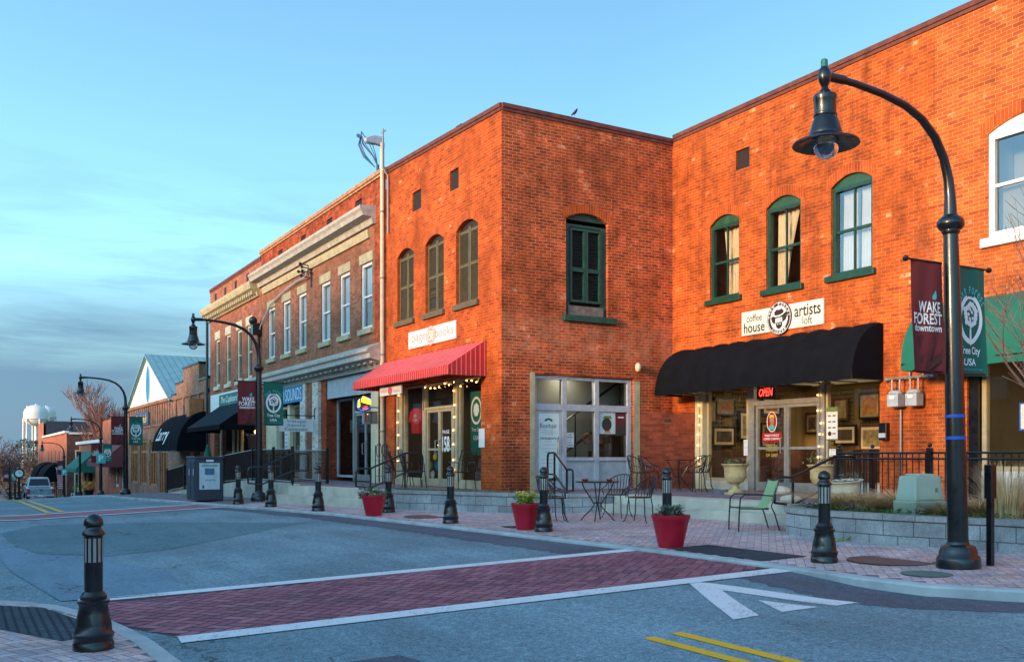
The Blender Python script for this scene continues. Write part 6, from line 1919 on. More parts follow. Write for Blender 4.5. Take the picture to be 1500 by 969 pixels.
def railing(label, pts, h, posts, pitch=.115, finial=True, solid=False):
    root = thing('railing', label, 'railing', pts[0])
    b = M()
    for dz in ((h, h - .1, .09) if not solid else (h, .09)):
        b.tube([(x, y, z + dz) for x, y, z in pts], .02, 6)
    b.build('rail', 'black_metal', root)
    def at(s):
        for p, q in zip(pts, pts[1:]):
            l = math.dist(p, q)
            if s <= l: return tuple(p[k] + (q[k] - p[k]) * s / l for k in range(3))
            s -= l
        return pts[-1]
    tot = sum(math.dist(p, q) for p, q in zip(pts, pts[1:]))
    b = M(); s = pitch
    while s < tot:
        x, y, z = at(s); b.box(x - .007, x + .007, y - .007, y + .007, z + .09, z + h); s += pitch
    o = b.build('balusters', 'black_metal', root)
    for s in posts:
        x, y, z = at(min(s, tot)); b = M(); b.box(x - .04, x + .04, y - .04, y + .04, z, z + h + .08)
        if finial: b.ball((x, y, z + h + .13), .04, 8)
        b.build('post', 'black_metal', root)
    return root
railing('black iron railing around the right planting bed', [(-12.35, 15.2, TZ), (-12.05, 13.9, TZ), (-10.0, 13.95, TZ), (-4, 14.4, TZ)], .88, [0, 1.3, 3.2, 4.9, 7.2], .12)
rr_ = railing('black railing along the ramp and terrace left of steps', [(-46.5, 8.4, -.42), (-40, 8.4, .05), (-31.5, 8.4, TZ), (-27.2, 8.4, TZ)], 1.03, [0, 4, 8, 11, 15, 17.4, 19.4], .07, False, True)
railing('black railing panel at the inner side of the ramp', [(-41, 9.6, .0), (-31.5, 9.6, TZ), (-27.6, 9.6, TZ)], 1.0, [0, 9.5, 13.4], .09, False, True)
for zz in (.5, .82):
    b = M(); b.tube([(-40, 9.3, .05 + zz), (-31.5, 9.3, TZ + zz)], .025, 6)
    o = b.build('grab_rail', 'alu', rr_)

# ================================================================== URNS, BOXES, METERS
def urn(label, x, y, z, m, r=.27, h=.62, name='urn'):
    root = thing(name, label, 'urn', (x, y, z)); k = r / .27; j = h / .62
    b = M(); b.box(x - .17 * k, x + .17 * k, y - .17 * k, y + .17 * k, z, z + .05 * j); b.lathe((x, y, z), [(.15 * k, .05 * j), (.15 * k, .08 * j), (.08 * k, .12 * j), (.07 * k, .19 * j), (.10 * k, .22 * j), (.17 * k, .26 * j), (.215 * k, .36 * j), (.22 * k, .5 * j), (.235 * k, .56 * j), (.275 * k, .6 * j), (.275 * k, .62 * j), (.235 * k, .62 * j), (.22 * k, .57 * j)], 24)
    b.build('body', m, root); b = M(); b.lathe((x, y, z), [(.225 * k, .575 * j), (.002, .585 * j)], 16); b.build('soil', 'soil', root)
    return root
def plant_at(label, x, y, z, r, h, n, m, seed, kind='leafy', name='potted_plant', ls=.06):
    root = thing(name, label, 'plant', (x, y, z)); r_ = random.Random(seed); b = M()
    if kind == 'leafy': leafy(b, (x, y, z), n, r, h, ls, r_)
    else: tuft(b, (x, y, z), n, r * 2, h, .008, r_)
    b.build('leaves', m, root); return root
urn('tan stone urn left of the coffee shop doors', -15.3, 14.45, TZ, 'urn', .29, .66)
plant_at('trailing green plant in the left tan urn', -15.2, 14.4, TZ + .62, .3, .14, 70, 'leaf_green', 11)
urn('tan stone urn right of the coffee shop doors', -13.05, 14.6, TZ, 'urn', .28, .66)
plant_at('sparse green plant in the right tan urn', -13.15, 14.55, TZ + .6, .25, .3, 80, 'leaf_green', 12)
urn('pale low tilted urn in the planting bed', -11.0, 12.9, TZ - .02, 'urn_pale', .29, .44).rotation_euler = (R(6), 0, 0)
plant_at('grey green plant in the pale low urn', -11.0, 12.9, TZ + .36, .26, .18, 90, 'leaf_sage', 13, 'leafy')
o = thing('bowl', 'dark metal bowl on the terrace beside left urn', 'bowl', (-15.6, 14.3, TZ)); b = M(); b.lathe((-15.6, 14.3, TZ + .002), [(.16, 0), (.19, .1), (.18, .1), (.15, .03), (.002, .02)], 16); b.build('bowl', 'grey_metal', o)
for x, y, s, lb in ((-14.75, 15.2, .2, 'pale rounded stone right of the left urn'), (-12.1, 12.75, .15, 'pale stone among the planting bed flowers')):
    o = thing('stone', lb, 'stone', (x, y, TZ)); b = M(); b.ball((x, y, TZ + s * .4), s, 8, 0, 1.5, 1, .55); b.build('body', 'urn_pale', o)
# utility box
ux, uy = -8.72, 11.72
ub = thing('utility_box', 'pale green electrical utility box in the planting bed', 'utility box', (ux, uy, TZ))
b = M(); b.box(-.29, .29, -.36, .36, 0, .26); o = b.build('base', 'utility', None, bevel=.02); o.parent = ub
b = M()
lo = [(-.26, -.33, .255), (.26, -.33, .255), (.26, .33, .255), (-.26, .33, .255)]; hi = [(-.22, -.285, .72), (.22, -.285, .72), (.22, .285, .72), (-.22, .285, .72)]
b.mesh(lo + hi, [(0, 1, 5, 4), (1, 2, 6, 5), (2, 3, 7, 6), (3, 0, 4, 7), (4, 5, 6, 7), (0, 3, 2, 1)]); b.prism([(.2, -.2, .72), (.2, .2, .72), (.17, .17, .76), (.17, -.17, .76)], (-.36, 0, 0))
o = b.build('cover', 'utility', None, bevel=.025); o.parent = ub
b = M(); b.box(.291, .295, -.3, -.12, .05, .15); o = b.build('warning_label', 'white', None); o.parent = ub
b = M(); b.prism([(.262, -.25, .29), (.262, .25, .29), (.228, .24, .66), (.228, -.24, .66)], (.012, 0, 0)); o = b.build('door', 'utility', None, bevel=.004); o.parent = ub
b = M(); b.box(.262, .275, .12, .17, .42, .5); q = b.build('lock', 'grey_metal', None); q.parent = o
ub.rotation_euler = (0, 0, R(-12)); ub.scale = (.76, .76, .76)
# slim post
sp = thing('slim_post', 'slim black square post right of the nearest lamp', 'post', (-6.5, 9.95, sw(-6.5, 9.95)))
z = sw(-6.5, 9.95)
b = M(); b.box(-6.53, -6.47, 9.92, 9.98, z, z + 1.12); b.build('shaft', 'black_metal', sp); b = M(); b.box(-6.545, -6.455, 9.9, 10.0, z + .75, z + 1.13); b.build('head', 'black_metal', sp, bevel=.008)
# gas meters on the wall
gm = thing('gas_meter', 'grey gas meter on the brick wall, left of the pair', 'gas meter', (-12.50, YC - .2, 2.2), 'gas meters between the awnings')
for k in range(2):
    if k == 1: gm = thing('gas_meter', 'grey gas meter on the brick wall, right of the pair', 'gas meter', (-12.08, YC - .2, 2.2), 'gas meters between the awnings')
    x = -12.50 + .42 * k
    b = M(); b.box(x - .13, x + .13, YC - .32, YC - .1, 2.25, 2.5); b.lathe((x, YC - .21, 2.5), [(.14, 0), (.14, .03), (.1, .07), (.02, .08)], 12); b.build('case', 'panel_grey', gm, bevel=.02)
    b = M(); b.box(x - .06, x + .06, YC - .335, YC - .322, 2.4, 2.47); b.build('dial', 'white', gm)
    b = M()
    for dx in (-.09, .09): b.tube([(x + dx, YC - .21, 2.52), (x + dx, YC - .21, 2.78), (x + dx, YC - .08, 2.82)], .02, 6)
    b.build('pipe', 'grey_metal', gm)
gp = thing('gas_pipe', 'grey gas pipe with manifold above the two meters', 'pipe', (-12.28, YC - .1, TZ))
b = M(); b.tube([(-12.83, YC - .08, 2.82), (-11.73, YC - .08, 2.82)], .03, 7); b.tube([(-12.50, YC - .06, TZ), (-12.50, YC - .06, 2.2)], .022, 6); b.tube([(-12.28, YC - .08, 2.82), (-12.28, YC - .08, 3.1), (-11.98, YC - .08, 3.1), (-11.98, YC - .08, 2.85)], .02, 6)
for x in (-12.83, -12.28, -11.85): b.ball((x, YC - .08, 2.82), .045, 6)
b.build('pipework', 'grey_metal', gp)
o = thing('mailbox', 'small black mailbox on brick wall under the gas meters', 'mailbox', (-12.88, YC - .12, 1.6)); b = M(); b.box(-12.98, -12.8, YC - .12, YC - .004, 1.6, 1.95); b.build('box', 'black_metal', o, bevel=.01); b = M(); b.box(-12.97, -12.81, YC - .135, YC - .122, 1.65, 1.74); b.build('flap', 'frame_grey', o)
# side wall lamp
o = thing('wall_lamp', 'small cream wall lamp above the grey side shopfront', 'lamp', (XC + .02, 15.0, 3.55)); b = M(); b.ball((XC + .12, 15.05, 3.55), .1, 10, 0, .8, .8, 1.2); b.build('globe', 'cream', o); b = M(); b.tube([(XC + .003, 15.05, 3.58), (XC + .12, 15.05, 3.58)], .03, 6); b.build('arm', 'black_iron', o)
# lantern cluster by the downspout
o = thing('wall_lantern', 'grey iron lantern bracket beside the red awning end', 'lantern', (-27.05, YB - .3, 2.3)); b = M()
b.tube([(-27.0, YB - .0, 2.75), (-27.0, YB - .7, 2.75)], .02, 6)
for dy in (-.25, -.5): 
    b.box(-27.1, -26.9, YB + dy - .09, YB + dy + .09, 2.25, 2.6)
    b.prism([(-27.13, YB + dy - .12, 2.6), (-26.87, YB + dy - .12, 2.6), (-26.87, YB + dy + .12, 2.6), (-27.13, YB + dy + .12, 2.6)], (0, 0, .03))
b.build('bracket', 'grey_metal', o)
b = M(); b.box(-27.102, -26.898, YB - .57, YB - .43, 2.3, 2.55); b.build('lantern_glass', 'bulb_glass', o)
# pipes, floodlight and aerial on the party wall
dsp = thing('downspout', 'pale downspout between bookshop and brown building', 'downspout', (-26.72, YB - .1, TZ)); b = M(); b.tube([(-26.72, YB - .09, TZ), (-26.72, YB - .09, 10.55)], .065, 10); b.build('pipe', 'cream', dsp)
b = M()
for z in (2, 4.3, 6.6, 8.6): b.tube([(-26.72, YB - .09, z), (-26.72, YB - .09, z + .05)], .085, 10)
b.build('strap', 'grey_metal', dsp)
fl = thing('floodlight', 'grey floodlight on top of the pale roof pipe', 'floodlight', (-26.72, YB - .1, 10.55)); b = M()
b.lathe((-26.72, YB - .09, 10.55), [(.07, 0), (.07, .14), (.03, .18)], 10); b.build('neck', 'grey_metal', fl)
b = M(); b.prism([(-26.72, YB - .02, 10.62), (-26.72, YB - .02, 10.88), (-26.72, YB - .35, 10.9), (-26.72, YB - .62, 10.78), (-26.72, YB - .6, 10.66)], (-.18, 0, 0)); b.build('head', 'panel_grey', fl, bevel=.03)
b = M(); b.box(-26.88, -26.74, YB - .58, YB - .3, 10.63, 10.655); b.build('lens', 'bulb_glass', fl)
cdt = thing('conduit', 'thin grey conduit mast beside the floodlight', 'conduit', (-26.35, YB - .05, 8)); b = M(); b.tube([(-26.35, YB - .06, 7.9), (-26.35, YB - .06, 9.6), (-26.40, YB - .2, 9.85), (-26.40, YB - .2, 11.0)], .03, 7); b.tube([(-26.5, YB - .2, 10.9), (-26.2, YB - .2, 10.9)], .02, 6); b.build('pipe', 'grey_metal', cdt)
aer = thing('wire_bundle', 'loose dark wire loops sticking up at the roof edge', 'wires', (-27.6, YB, 9.95)); b = M(); r_ = random.Random(4)
b.tube([(-27.3, YB, 9.9), (-27.3, YB, 10.2)], .05, 6); b.tube([(-27.9, YB - .3, 11.15), (-28.0, YB - .38, 11.25)], .06, 6)
for k in range(5):
    a = r_.uniform(-.12, .12); c = r_.uniform(.1, .35)
    b.tube([(-27.3 + .0, YB, 10.15), (-27.45 + a + c * .4, YB - .1, 10.5), (-27.75 + a + c * .6, YB - .22 + a, 10.9), (-27.9, YB - .3, 11.15 + .05 * k), (-28.05 + a, YB - .3, 11.0), (-27.8 + a - c * .4, YB - .2, 10.6), (-27.4, YB - .05, 10.15)], .014, 5)
b.build('wires', 'sign_navy', aer)
svc = thing('service_cable', 'grey service cable with insulators on brown brick wall', 'cable', (-35, YB - .1, 8)); b = M()
b.tube([(-33.7, YB - .12, 8.15), (-33.75, YB - .2, 7.8), (-35, YB - .12, 7.85), (-36.5, YB - .12, 7.75), (-38.5, YB - .1, 7.5), (-40.0, YB - .1, 6.8), (-40.2, YB - .1, 6.6)], .03, 6); b.build('cable', 'frame_grey', svc)
b = M()
for x, z in ((-33.7, 8.2), (-33.5, 8.05), (-33.9, 7.95), (-33.6, 7.75), (-33.45, 7.9)): b.tube([(x, YB - .02, z), (x, YB - .4, z + .05)], .02, 5); b.ball((x, YB - .4, z + .05), .06, 6)
b.tube([(-33.55, YB - .05, 7.4), (-33.55, YB - .05, 8.3)], .03, 5); b.build('insulators', 'black_iron', svc)
wh = thing('weatherhead', 'dark weatherhead and meter cans where the two buildings meet', 'weatherhead', (-40.3, YB - .2, 6)); b = M(); b.box(-40.5, -40.15, YB - .4, YB - .03, 6.4, 6.9); b.ball((-40.3, YB - .35, 7.0), .18, 8); b.tube([(-40.3, YB - .1, 6.4), (-40.3, YB - .1, .6)], .06, 6); b.build('box', 'black_iron', wh)
# birds on the roofs
for x, y, z, lb, a in ((XC + .1, 13.1, 9.64, 'small dark bird perched on the side wall coping', 20), (-22.0, YB + .1, 9.74, 'small dark bird perched on the bookshop front coping', 100)):
    o = thing('bird', lb, 'bird', (x, y, z)); b = M()
    b.tube([(-.13, 0, .04), (-.05, 0, .075), (.02, 0, .1), (.07, 0, .145), (.085, 0, .175), (.11, 0, .18), (.135, 0, .172)], [.008, .028, .045, .036, .026, .024, .004], 8)
    for s in (-1, 1): b.tube([(0, s * .015, .08), (.005, s * .018, 0)], .005, 4)
    q = b.build('body', 'bird', None, True); q.parent = o; o.rotation_euler = (0, 0, R(a)); o.scale = (.8, .8, .8)
# ground covers
for x, y, r_, m, lb in ((-18.05, 8.45, .5, 'lid_rust', 'rusty round cover in pavement between two bollards'), (-7.45, 9.5, .5, 'lid_rust', 'rusty round cover in pavement near the nearest lamp'), (-13.9, 8.0, .0, '', '')):
    if not m: continue
    o = thing('manhole_cover', lb, 'manhole cover', (x, y, sw(x, y)))
    b = M(); b.lathe((x, y, sw(x, y) + .006), [(r_, 0), (r_, .006), (r_ - .05, .006), (r_ - .06, .003), (.002, .004)], 28); b.build('lid', m, o)
o = thing('manhole_cover', 'greenish flat utility lid at kerb near the nearest lamp', 'utility lid', (-6.5, 8.85, sw(-6.5, 8.85))); b = M(); z = sw(-6.5, 8.85); b.lathe((-6.5, 8.85, z + .008), [(.26, 0), (.26, .006), (.002, .007)], 18); b.build('lid', 'lid_green', o)
o = thing('drain_grate', 'small dark grate in the pavement left of middle pot', 'grate', (-14.55, 8.5, 0)); b = M(); z = sw(-14.55, 8.5) + .008
for k in range(8): b.box(-14.75 + k * .05, -14.72 + k * .05, 8.35, 8.6, z, z + .01)
b.build('bars', 'black_iron', o)

# ================================================================== TWIN LITTER BIN
bn = thing('litter_bin', 'dark twin litter bin with pale poster on its side', 'litter bin', (-30.1, 6.55, sw(-30.1, 6.55)))
b = M(); b.box(-.62, .62, -.42, .42, .04, 1.30); o = b.build('body', 'bin', None, bevel=.03); o.parent = bn
b = M(); b.prism([(-.64, -.44, 1.3), (.64, -.44, 1.3), (.64, .44, 1.3), (-.64, .44, 1.3)], (0, 0, .08)); o = b.build('lid', 'bin', None, bevel=.02); o.parent = bn
b = M(); b.box(.622, .634, -.3, .3, .38, 1.18); o = b.build('poster', 'poster', None); o.parent = bn
b = M(); poly2(b, '+x', (.637, 0, .92), [(-.14, -.1), (.14, -.1), (.14, .1), (-.14, .1)], 0)
for k in range(3): poly2(b, '+x', (.637, 0, 1.12 - k * .02), [(-.24, -.006), (.24, -.006), (.24, .004), (-.24, .004)], 1)
text(b, 'recycle', '+x', (.637, 0.02, .66), .3, .09, 1); disc2(b, '+x', (.637, -.19, .46), .03, .06, 1); o = b.build('poster_print', ['poster_teal', 'sign_green'], None); o.parent = bn
for x in (-.3, .3):
    b = M(); b.box(x - .27, x + .27, -.436, -.424, .1, 1.22); o = b.build('door', 'bin', None, bevel=.005); o.parent = bn
    b = M(); b.box(x + .1, x + .2, -.446, -.437, .8, 1.0); o = b.build('handle', 'frame_grey', None); o.parent = bn
b = M(); b.box(.622, .63, -.1, .12, 1.22, 1.28); o = b.build('badge', 'letter_white', None); o.parent = bn

# ================================================================== FAIRY LIGHTS
def fairy(label, pts, n):
    root = thing('fairy_lights', label, 'string lights', pts[0]); b = M(); b.tube(pts, .006, 4); b.build('cord', 'black_iron', root)
    tot = sum(math.dist(p, q) for p, q in zip(pts, pts[1:])); b = M(); r_ = random.Random(n)
    for k in range(n):
        s = tot * (k + .5) / n
        for p, q in zip(pts, pts[1:]):
            l = math.dist(p, q)
            if s <= l:
                v = Vector(p).lerp(Vector(q), s / l); b.ball((v.x + r_.uniform(-.05, .05), v.y - .012, v.z + r_.uniform(-.07, .07)), .019, 6); break
            s -= l
    b.build('bulbs', 'fairy', root); return root
fairy('warm string lights down the cream jamb of the coffee shop', [(-18.5, YC - .03, 2.75), (-18.5, YC - .03, .9)], 7)
fairy('warm string lights down the coffee shop pillar right of doors', [(-14.68, YC + .06, 3.0), (-14.68, YC + .06, .8)], 8)
fairy('warm string lights down the left bookshop pilaster', [(-25.7, YB + .0, 3.2), (-25.72, YB + .0, .9)], 6)
fairy('warm string lights along the top of the bookshop windows', [(-24.1, YB + .05, 3.18), (-23.3, YB + .05, 3.1), (-22.5, YB + .05, 3.18), (-21.6, YB + .05, 3.12), (-20.75, YB + .05, 3.2)], 11)
fairy('warm string lights down the right bookshop pilaster', [(-22.1, YB + .01, 3.2), (-22.1, YB + .01, .7)], 7)
fairy('warm string lights looped inside the left bookshop window', [(-25.2, YB + .7, .75), (-24.9, YB + .8, 1.1), (-24.6, YB + .7, 1.5), (-24.3, YB + .8, 1.9)], 7)

# ================================================================== INSIDE THE SHOPS
PM = ['picture_a', 'picture_b', 'picture_c']
spots = [(-17.9, 2.55, .5, .6), (-17.75, 1.85, .75, .55), (-16.95, 2.6, .7, .7), (-16.85, 1.75, .85, .7), (-15.75, 2.5, .6, .75), (-15.7, 1.6, .7, .6), (-14.5, 2.5, .65, .8), (-14.45, 1.65, .55, .6), (-13.5, 2.6, .7, .5), (-13.45, 1.8, .8, .85), (-18.9, 2.2, .5, .6), (-12.7, 2.2, .6, .7)]
NM = ['upper picture seen through the left coffee window, second column', 'wide picture in the middle of left coffee window', 'upper dark picture right side of left coffee window', 'lower picture between left window and coffee doors', 'upper picture behind the left coffee door', 'lower picture behind the left coffee door', 'upper picture behind the right coffee door', 'lower small picture behind right coffee door edge', 'upper wide picture in right coffee window', 'large lower picture in right coffee window', 'picture on the far left inside the coffee shop', 'picture on the far right inside the coffee shop']
for i, (x, z, w, h) in enumerate(spots):
    o = thing('framed_picture', NM[i], 'picture', (x, YC + 4.45, z), 'pictures on the coffee shop wall')
    y = YC + 4.46
    b = M(); b.box(x - w / 2, x + w / 2, y, y + .04, z - h / 2, z + h / 2); b.build('frame', 'black_iron' if i % 3 else 'wood_dark', o)
    b = M(); pane(b, 'y', y, x - w / 2 + .06, x + w / 2 - .06, z - h / 2 + .06, z + h / 2 - .06, -.004); b.build('mat_board', 'curtain' if i % 2 else 'picture_a', o)
    b = M(); pane(b, 'y', y, x - w / 2 + .13, x + w / 2 - .13, z - h / 2 + .13, z + h / 2 - .13, -.008); b.build('image', PM[i % 3], o)
for i, (y, z, w, h, lb) in enumerate(((.95, 2.45, .5, .6, 'small upper picture behind the first lights of left coffee window'), (1.45, 1.8, .8, .55, 'framed print in the centre of the left coffee window'), (1.5, 2.6, .7, .5, 'dark print above the centre of left coffee window'), (2.3, 2.1, .6, .8, 'tall print at the right edge of left coffee window'), (3.1, 1.85, .6, .7, 'lower print seen through left coffee door'), (3.2, 2.65, .7, .5, 'upper print seen through left coffee door'))):
    o = thing('framed_picture', lb, 'picture', (-19.26, YC + y, z), 'pictures on the side wall of the coffee shop')
    b = M(); b.box(-19.245, -19.2, YC + y - w / 2, YC + y + w / 2, z - h / 2, z + h / 2); b.build('frame', 'black_iron', o)
    b = M(); pane(b, 'x', -19.196, YC + y - w / 2 + .06, YC + y + w / 2 - .06, z - h / 2 + .06, z + h / 2 - .06, 0); b.build('mat_board', 'curtain' if i % 2 else 'picture_a', o)
    b = M(); pane(b, 'x', -19.192, YC + y - w / 2 + .13, YC + y + w / 2 - .13, z - h / 2 + .13, z + h / 2 - .13, 0); b.build('image', PM[i % 3], o)
lamp = bpy.data.lights.new('cafe_lamp', 'AREA'); lamp.energy = 38; lamp.color = (1, .7, .38); lamp.size = 5; lamp.size_y = 2; lamp.shape = 'RECTANGLE'
lo_ = bpy.data.objects.new('cafe_lamp', lamp); COL.objects.link(lo_); lo_.location = (-15.7, YC + 2.6, 3.2)
lamp = bpy.data.lights.new('bookshop_lamp', 'AREA'); lamp.energy = 34; lamp.color = (1, .72, .42); lamp.size = 4; lamp.size_y = 1.5; lamp.shape = 'RECTANGLE'
lo_ = bpy.data.objects.new('bookshop_lamp', lamp); COL.objects.link(lo_); lo_.location = (-23.2, YB + 2.2, 3.3)
lamp = bpy.data.lights.new('hall_lamp', 'AREA'); lamp.energy = 4; lamp.color = (1, .9, .74); lamp.size = .5
lo_ = bpy.data.objects.new('hall_lamp', lamp); COL.objects.link(lo_); lo_.location = (XC - .6, 13.4, 3.42)
lamp = bpy.data.lights.new('shop_fill', 'AREA'); lamp.energy = 9; lamp.color = (1, .86, .7); lamp.size = 2.5  # unseen area light added to brighten the right-hand shop interior
lo_ = bpy.data.objects.new('shop_fill', lamp); COL.objects.link(lo_); lo_.location = (-8.6, YC + 1.5, 3.3)
def wood_chair(label, x, y, z, a, m='wood_dark'):
    root = thing('wooden_chair', label, 'chair', (x, y, z), 'dark chairs inside the coffee shop')
    parts = {}
    b = M(); b.box(-.2, .2, -.2, .2, .43, .46); parts['seat'] = b
    b = M()
    for k in range(4): b.tube([(-.19, -.15 + .1 * k, .46), (-.23, -.15 + .1 * k, .9)], .014, 5)
    b.box(-.25, -.2, -.2, .2, .84, .95); parts['backrest'] = b
    for n_, b in parts.items(): q = b.build(n_, m, None); q.parent = root
    for sx in (-1, 1):
        for sy in (-1, 1):
            b = M(); b.tube([(sx * .18, sy * .18, .43), (sx * .19, sy * .19, 0)], .018, 5); q = b.build('leg', m, None); q.parent = root
    root.rotation_euler = (0, 0, R(a)); return root
w0 = wood_chair('dark chair inside, behind the left end of coffee window', -18.0, YC + 1.0, TZ + .015, 0)
for x, y, a, lb in ((-17.2, YC + 1.0, 180, 'dark chair inside, behind the left tan urn'), (-14.3, YC + 1.1, 10, 'dark chair inside, left in the right coffee window'), (-13.4, YC + 1.0, 180, 'dark chair inside, right in the right coffee window')):
    dup(w0, (x, y, TZ + .015), R(a), lb)
for x, y, lb in ((-17.6, YC + 1.0, 'dark round table inside left coffee window'), (-13.85, YC + 1.05, 'dark round table inside right coffee window')):
    o = thing('dining_table', lb, 'table', (x, y, TZ + .015)); b = M(); b.lathe((x, y, TZ + .73), [(.002, 0), (.38, 0), (.38, .03), (.002, .03)], 20); b.build('tabletop', 'wood_dark', o); b = M(); b.lathe((x, y, TZ + .015), [(.25, 0), (.2, .04), (.04, .08), (.04, .72)], 12); b.build('pedestal', 'wood_dark', o)
# bookshop window display
ts = thing('t_shirt', 'red t-shirt with white print in left bookshop window', 't-shirt', (-25.0, YB + .6, 2)); b = M()
X, Z, Y = -25.02, 2.35, YB + .22
b.prism([(X - .12, Y, Z + .3), (X + .12, Y, Z + .3), (X + .34, Y, Z + .2), (X + .46, Y, Z - .06), (X + .33, Y, Z - .12), (X + .26, Y, Z + .02), (X + .25, Y, Z - .42), (X - .25, Y, Z - .42), (X - .26, Y, Z + .02), (X - .33, Y, Z - .12), (X - .46, Y, Z - .06), (X - .34, Y, Z + .2)], (0, .12, 0)); b.build('cloth', 'shirt_red', ts)
b = M(); text(b, 'I AM', '-y', (X, Y - .005, Z + .08), .2, .1); text(b, 'fiction', '-y', (X, Y - .005, Z - .03), .3, .08); b.build('print', 'letter_white', ts)
sh = thing('bookshelf', 'dark bookshelf with coloured books inside right bookshop window', 'bookshelf', (-21.4, YB + 1.6, TZ + .02)); b = M()
for k in range(5): b.box(-22.1, -20.7, YB + 1.5, YB + 1.85, TZ + .1 + k * .5, TZ + .13 + k * .5)
for x in (-22.12, -20.7): b.box(x, x + .03, YB + 1.5, YB + 1.85, TZ + .02, TZ + 2.2)
b.box(-22.12, -20.67, YB + 1.852, YB + 1.87, TZ + .02, TZ + 2.2); b.build('case', 'wood_dark', sh)
r_ = random.Random(2); bk_cols = ['wine_flag', 'sign_navy', 'white', 'sign_green', 'wood', 'letter_yellow', 'int_dark', 'tail_red']
b = M()
for k in range(4):
    x = -22.05
    while x < -20.78:
        w = r_.uniform(.03, .06); b.box(x, x + w - .004, YB + 1.55, YB + 1.8, TZ + .135 + k * .5, TZ + .135 + k * .5 + r_.uniform(.25, .4), r_.randrange(8)); x += w
bo = b.build('books', bk_cols, sh); bo['kind'] = 'stuff'
rc = thing('draped_table', 'table draped in dark red cloth in right bookshop window', 'table', (-21.4, YB + .7, TZ + .02)); b = M(); b.box(-21.8, -21.0, YB + .55, YB + .95, TZ + .02, TZ + .95); b.build('cloth', 'wine_flag', rc, bevel=.03)
dp = thing('display_stand', 'dark mounded display with small toys in left bookshop window', 'display', (-24.8, YB + .9, TZ + .02)); b = M(); b.prism([(-25.4, YB + .7, TZ + .2), (-24.3, YB + .7, TZ + .2), (-24.3, YB + .7, 1.6), (-24.6, YB + .7, 1.5), (-25.0, YB + .7, 1.1)], (0, .5, 0)); b.build('stand', 'int_dark', dp)
b = M()
for k, (x, z, s) in enumerate(((-24.9, 1.0, .12), (-24.6, 1.25, .1), (-24.45, 1.0, .14), (-24.75, .75, .12), (-25.1, .75, .1))): b.ball((x, YB + .66, z), s, 6, k % 4, 1, .5, 1)
b.build('toys', ['leaf_yellow', 'letter_yellow', 'sign_blue', 'white'], dp)
# glowing pendants in the shop with the slate awning
for x, z, lb in ((-44.0, 2.4, 'small yellow lit pendant in slate awning shop, left'), (-42.6, 2.6, 'small yellow lit pendant in slate awning shop, right'), (-43.2, 2.5, 'small yellow lit pendant in slate awning shop, middle')):
    o = thing('pendant_lamp', lb, 'lamp', (x, YB + .8, z)); b = M(); b.ball((x, YB + .8, z), .11, 8); b.build('bulb', 'fairy', o); b = M(); b.tube([(x, YB + .8, z + .1), (x, YB + .8, 3.35)], .01, 4); b.build('cord', 'black_iron', o)

# ================================================================== PLANTING
r_ = random.Random(21)
GR = [(-10.75, 12.3, .28, .4), (-10.25, 11.95, .32, .42), (-9.75, 11.75, .36, .5), (-9.5, 12.2, .3, .55), (-8.35, 11.75, .3, .4), (-8.0, 12.0, .34, .46), (-7.6, 11.95, .32, .8), (-7.9, 12.6, .3, .5)]
GLB = ['low straw tuft nearest the pale urn', 'straw coloured grass tuft behind the purple flowers', 'wide straw grass clump left of utility box', 'tall straw grass clump touching left side of utility box', 'straw grass tuft touching right side of utility box', 'straw grass clump just left of the nearest lamp', 'tall upright straw grass right of the nearest lamp', 'straw grass clump behind the nearest lamp']
for i, (x, y, r, h) in enumerate(GR):
    o = thing('ornamental_grass', GLB[i], 'grass clump', (x, y, TZ), 'dry ornamental grasses in the planting bed'); b = M(); tuft(b, (x, y, TZ), 420, r * 1.5, h, .006, r_, 0, 1.7 if h < .7 else .5, 4); b.build('blades', 'straw', o)
b = M()
for _ in range(900):
    i = r_.random(); x = -10.9 + 7.5 * i; yb = lerp_tab([(p[0], p[1]) for p in wallB[4:]], x) + .42
    leafy(b, (x + r_.uniform(-.05, .05), yb + r_.uniform(0, .35), TZ), 2, .05, .07, .05, r_)
for _ in range(420):
    k = r_.randrange(1, 7); p = wallA[k]; q = wallA[k + 1]; t = r_.random(); x = p[0] + (q[0] - p[0]) * t; y = p[1] + (q[1] - p[1]) * t + .42
    tuft(b, (x, y + r_.uniform(0, .25), TZ), 2, .1, .09, .006, r_)
tag(b.build('ground_cover', 'grass'), 'short green ground cover along the block planter walls', 'ground cover', None, 'stuff')
for x, y, lb in ((-10.5, 11.45, 'purple flowers in the bed left of stones'), (-9.6, 11.3, 'purple flowers in the bed nearest utility box')):
    o = thing('flowers', lb, 'flowers', (x, y, TZ)); b = M(); leafy(b, (x, y, TZ), 60, .16, .09, .05, r_); b.build('leaves', 'leaf_green', o); b = M(); leafy(b, (x, y, TZ + .06), 40, .15, .05, .035, r_); b.build('blooms', 'bloom_purple', o)
plant_at('small weed growing at the foot of the block wall', -9.2, 10.72, .07, .12, .06, 40, 'leaf_yellow', 41, 'leafy', 'weed', .05)

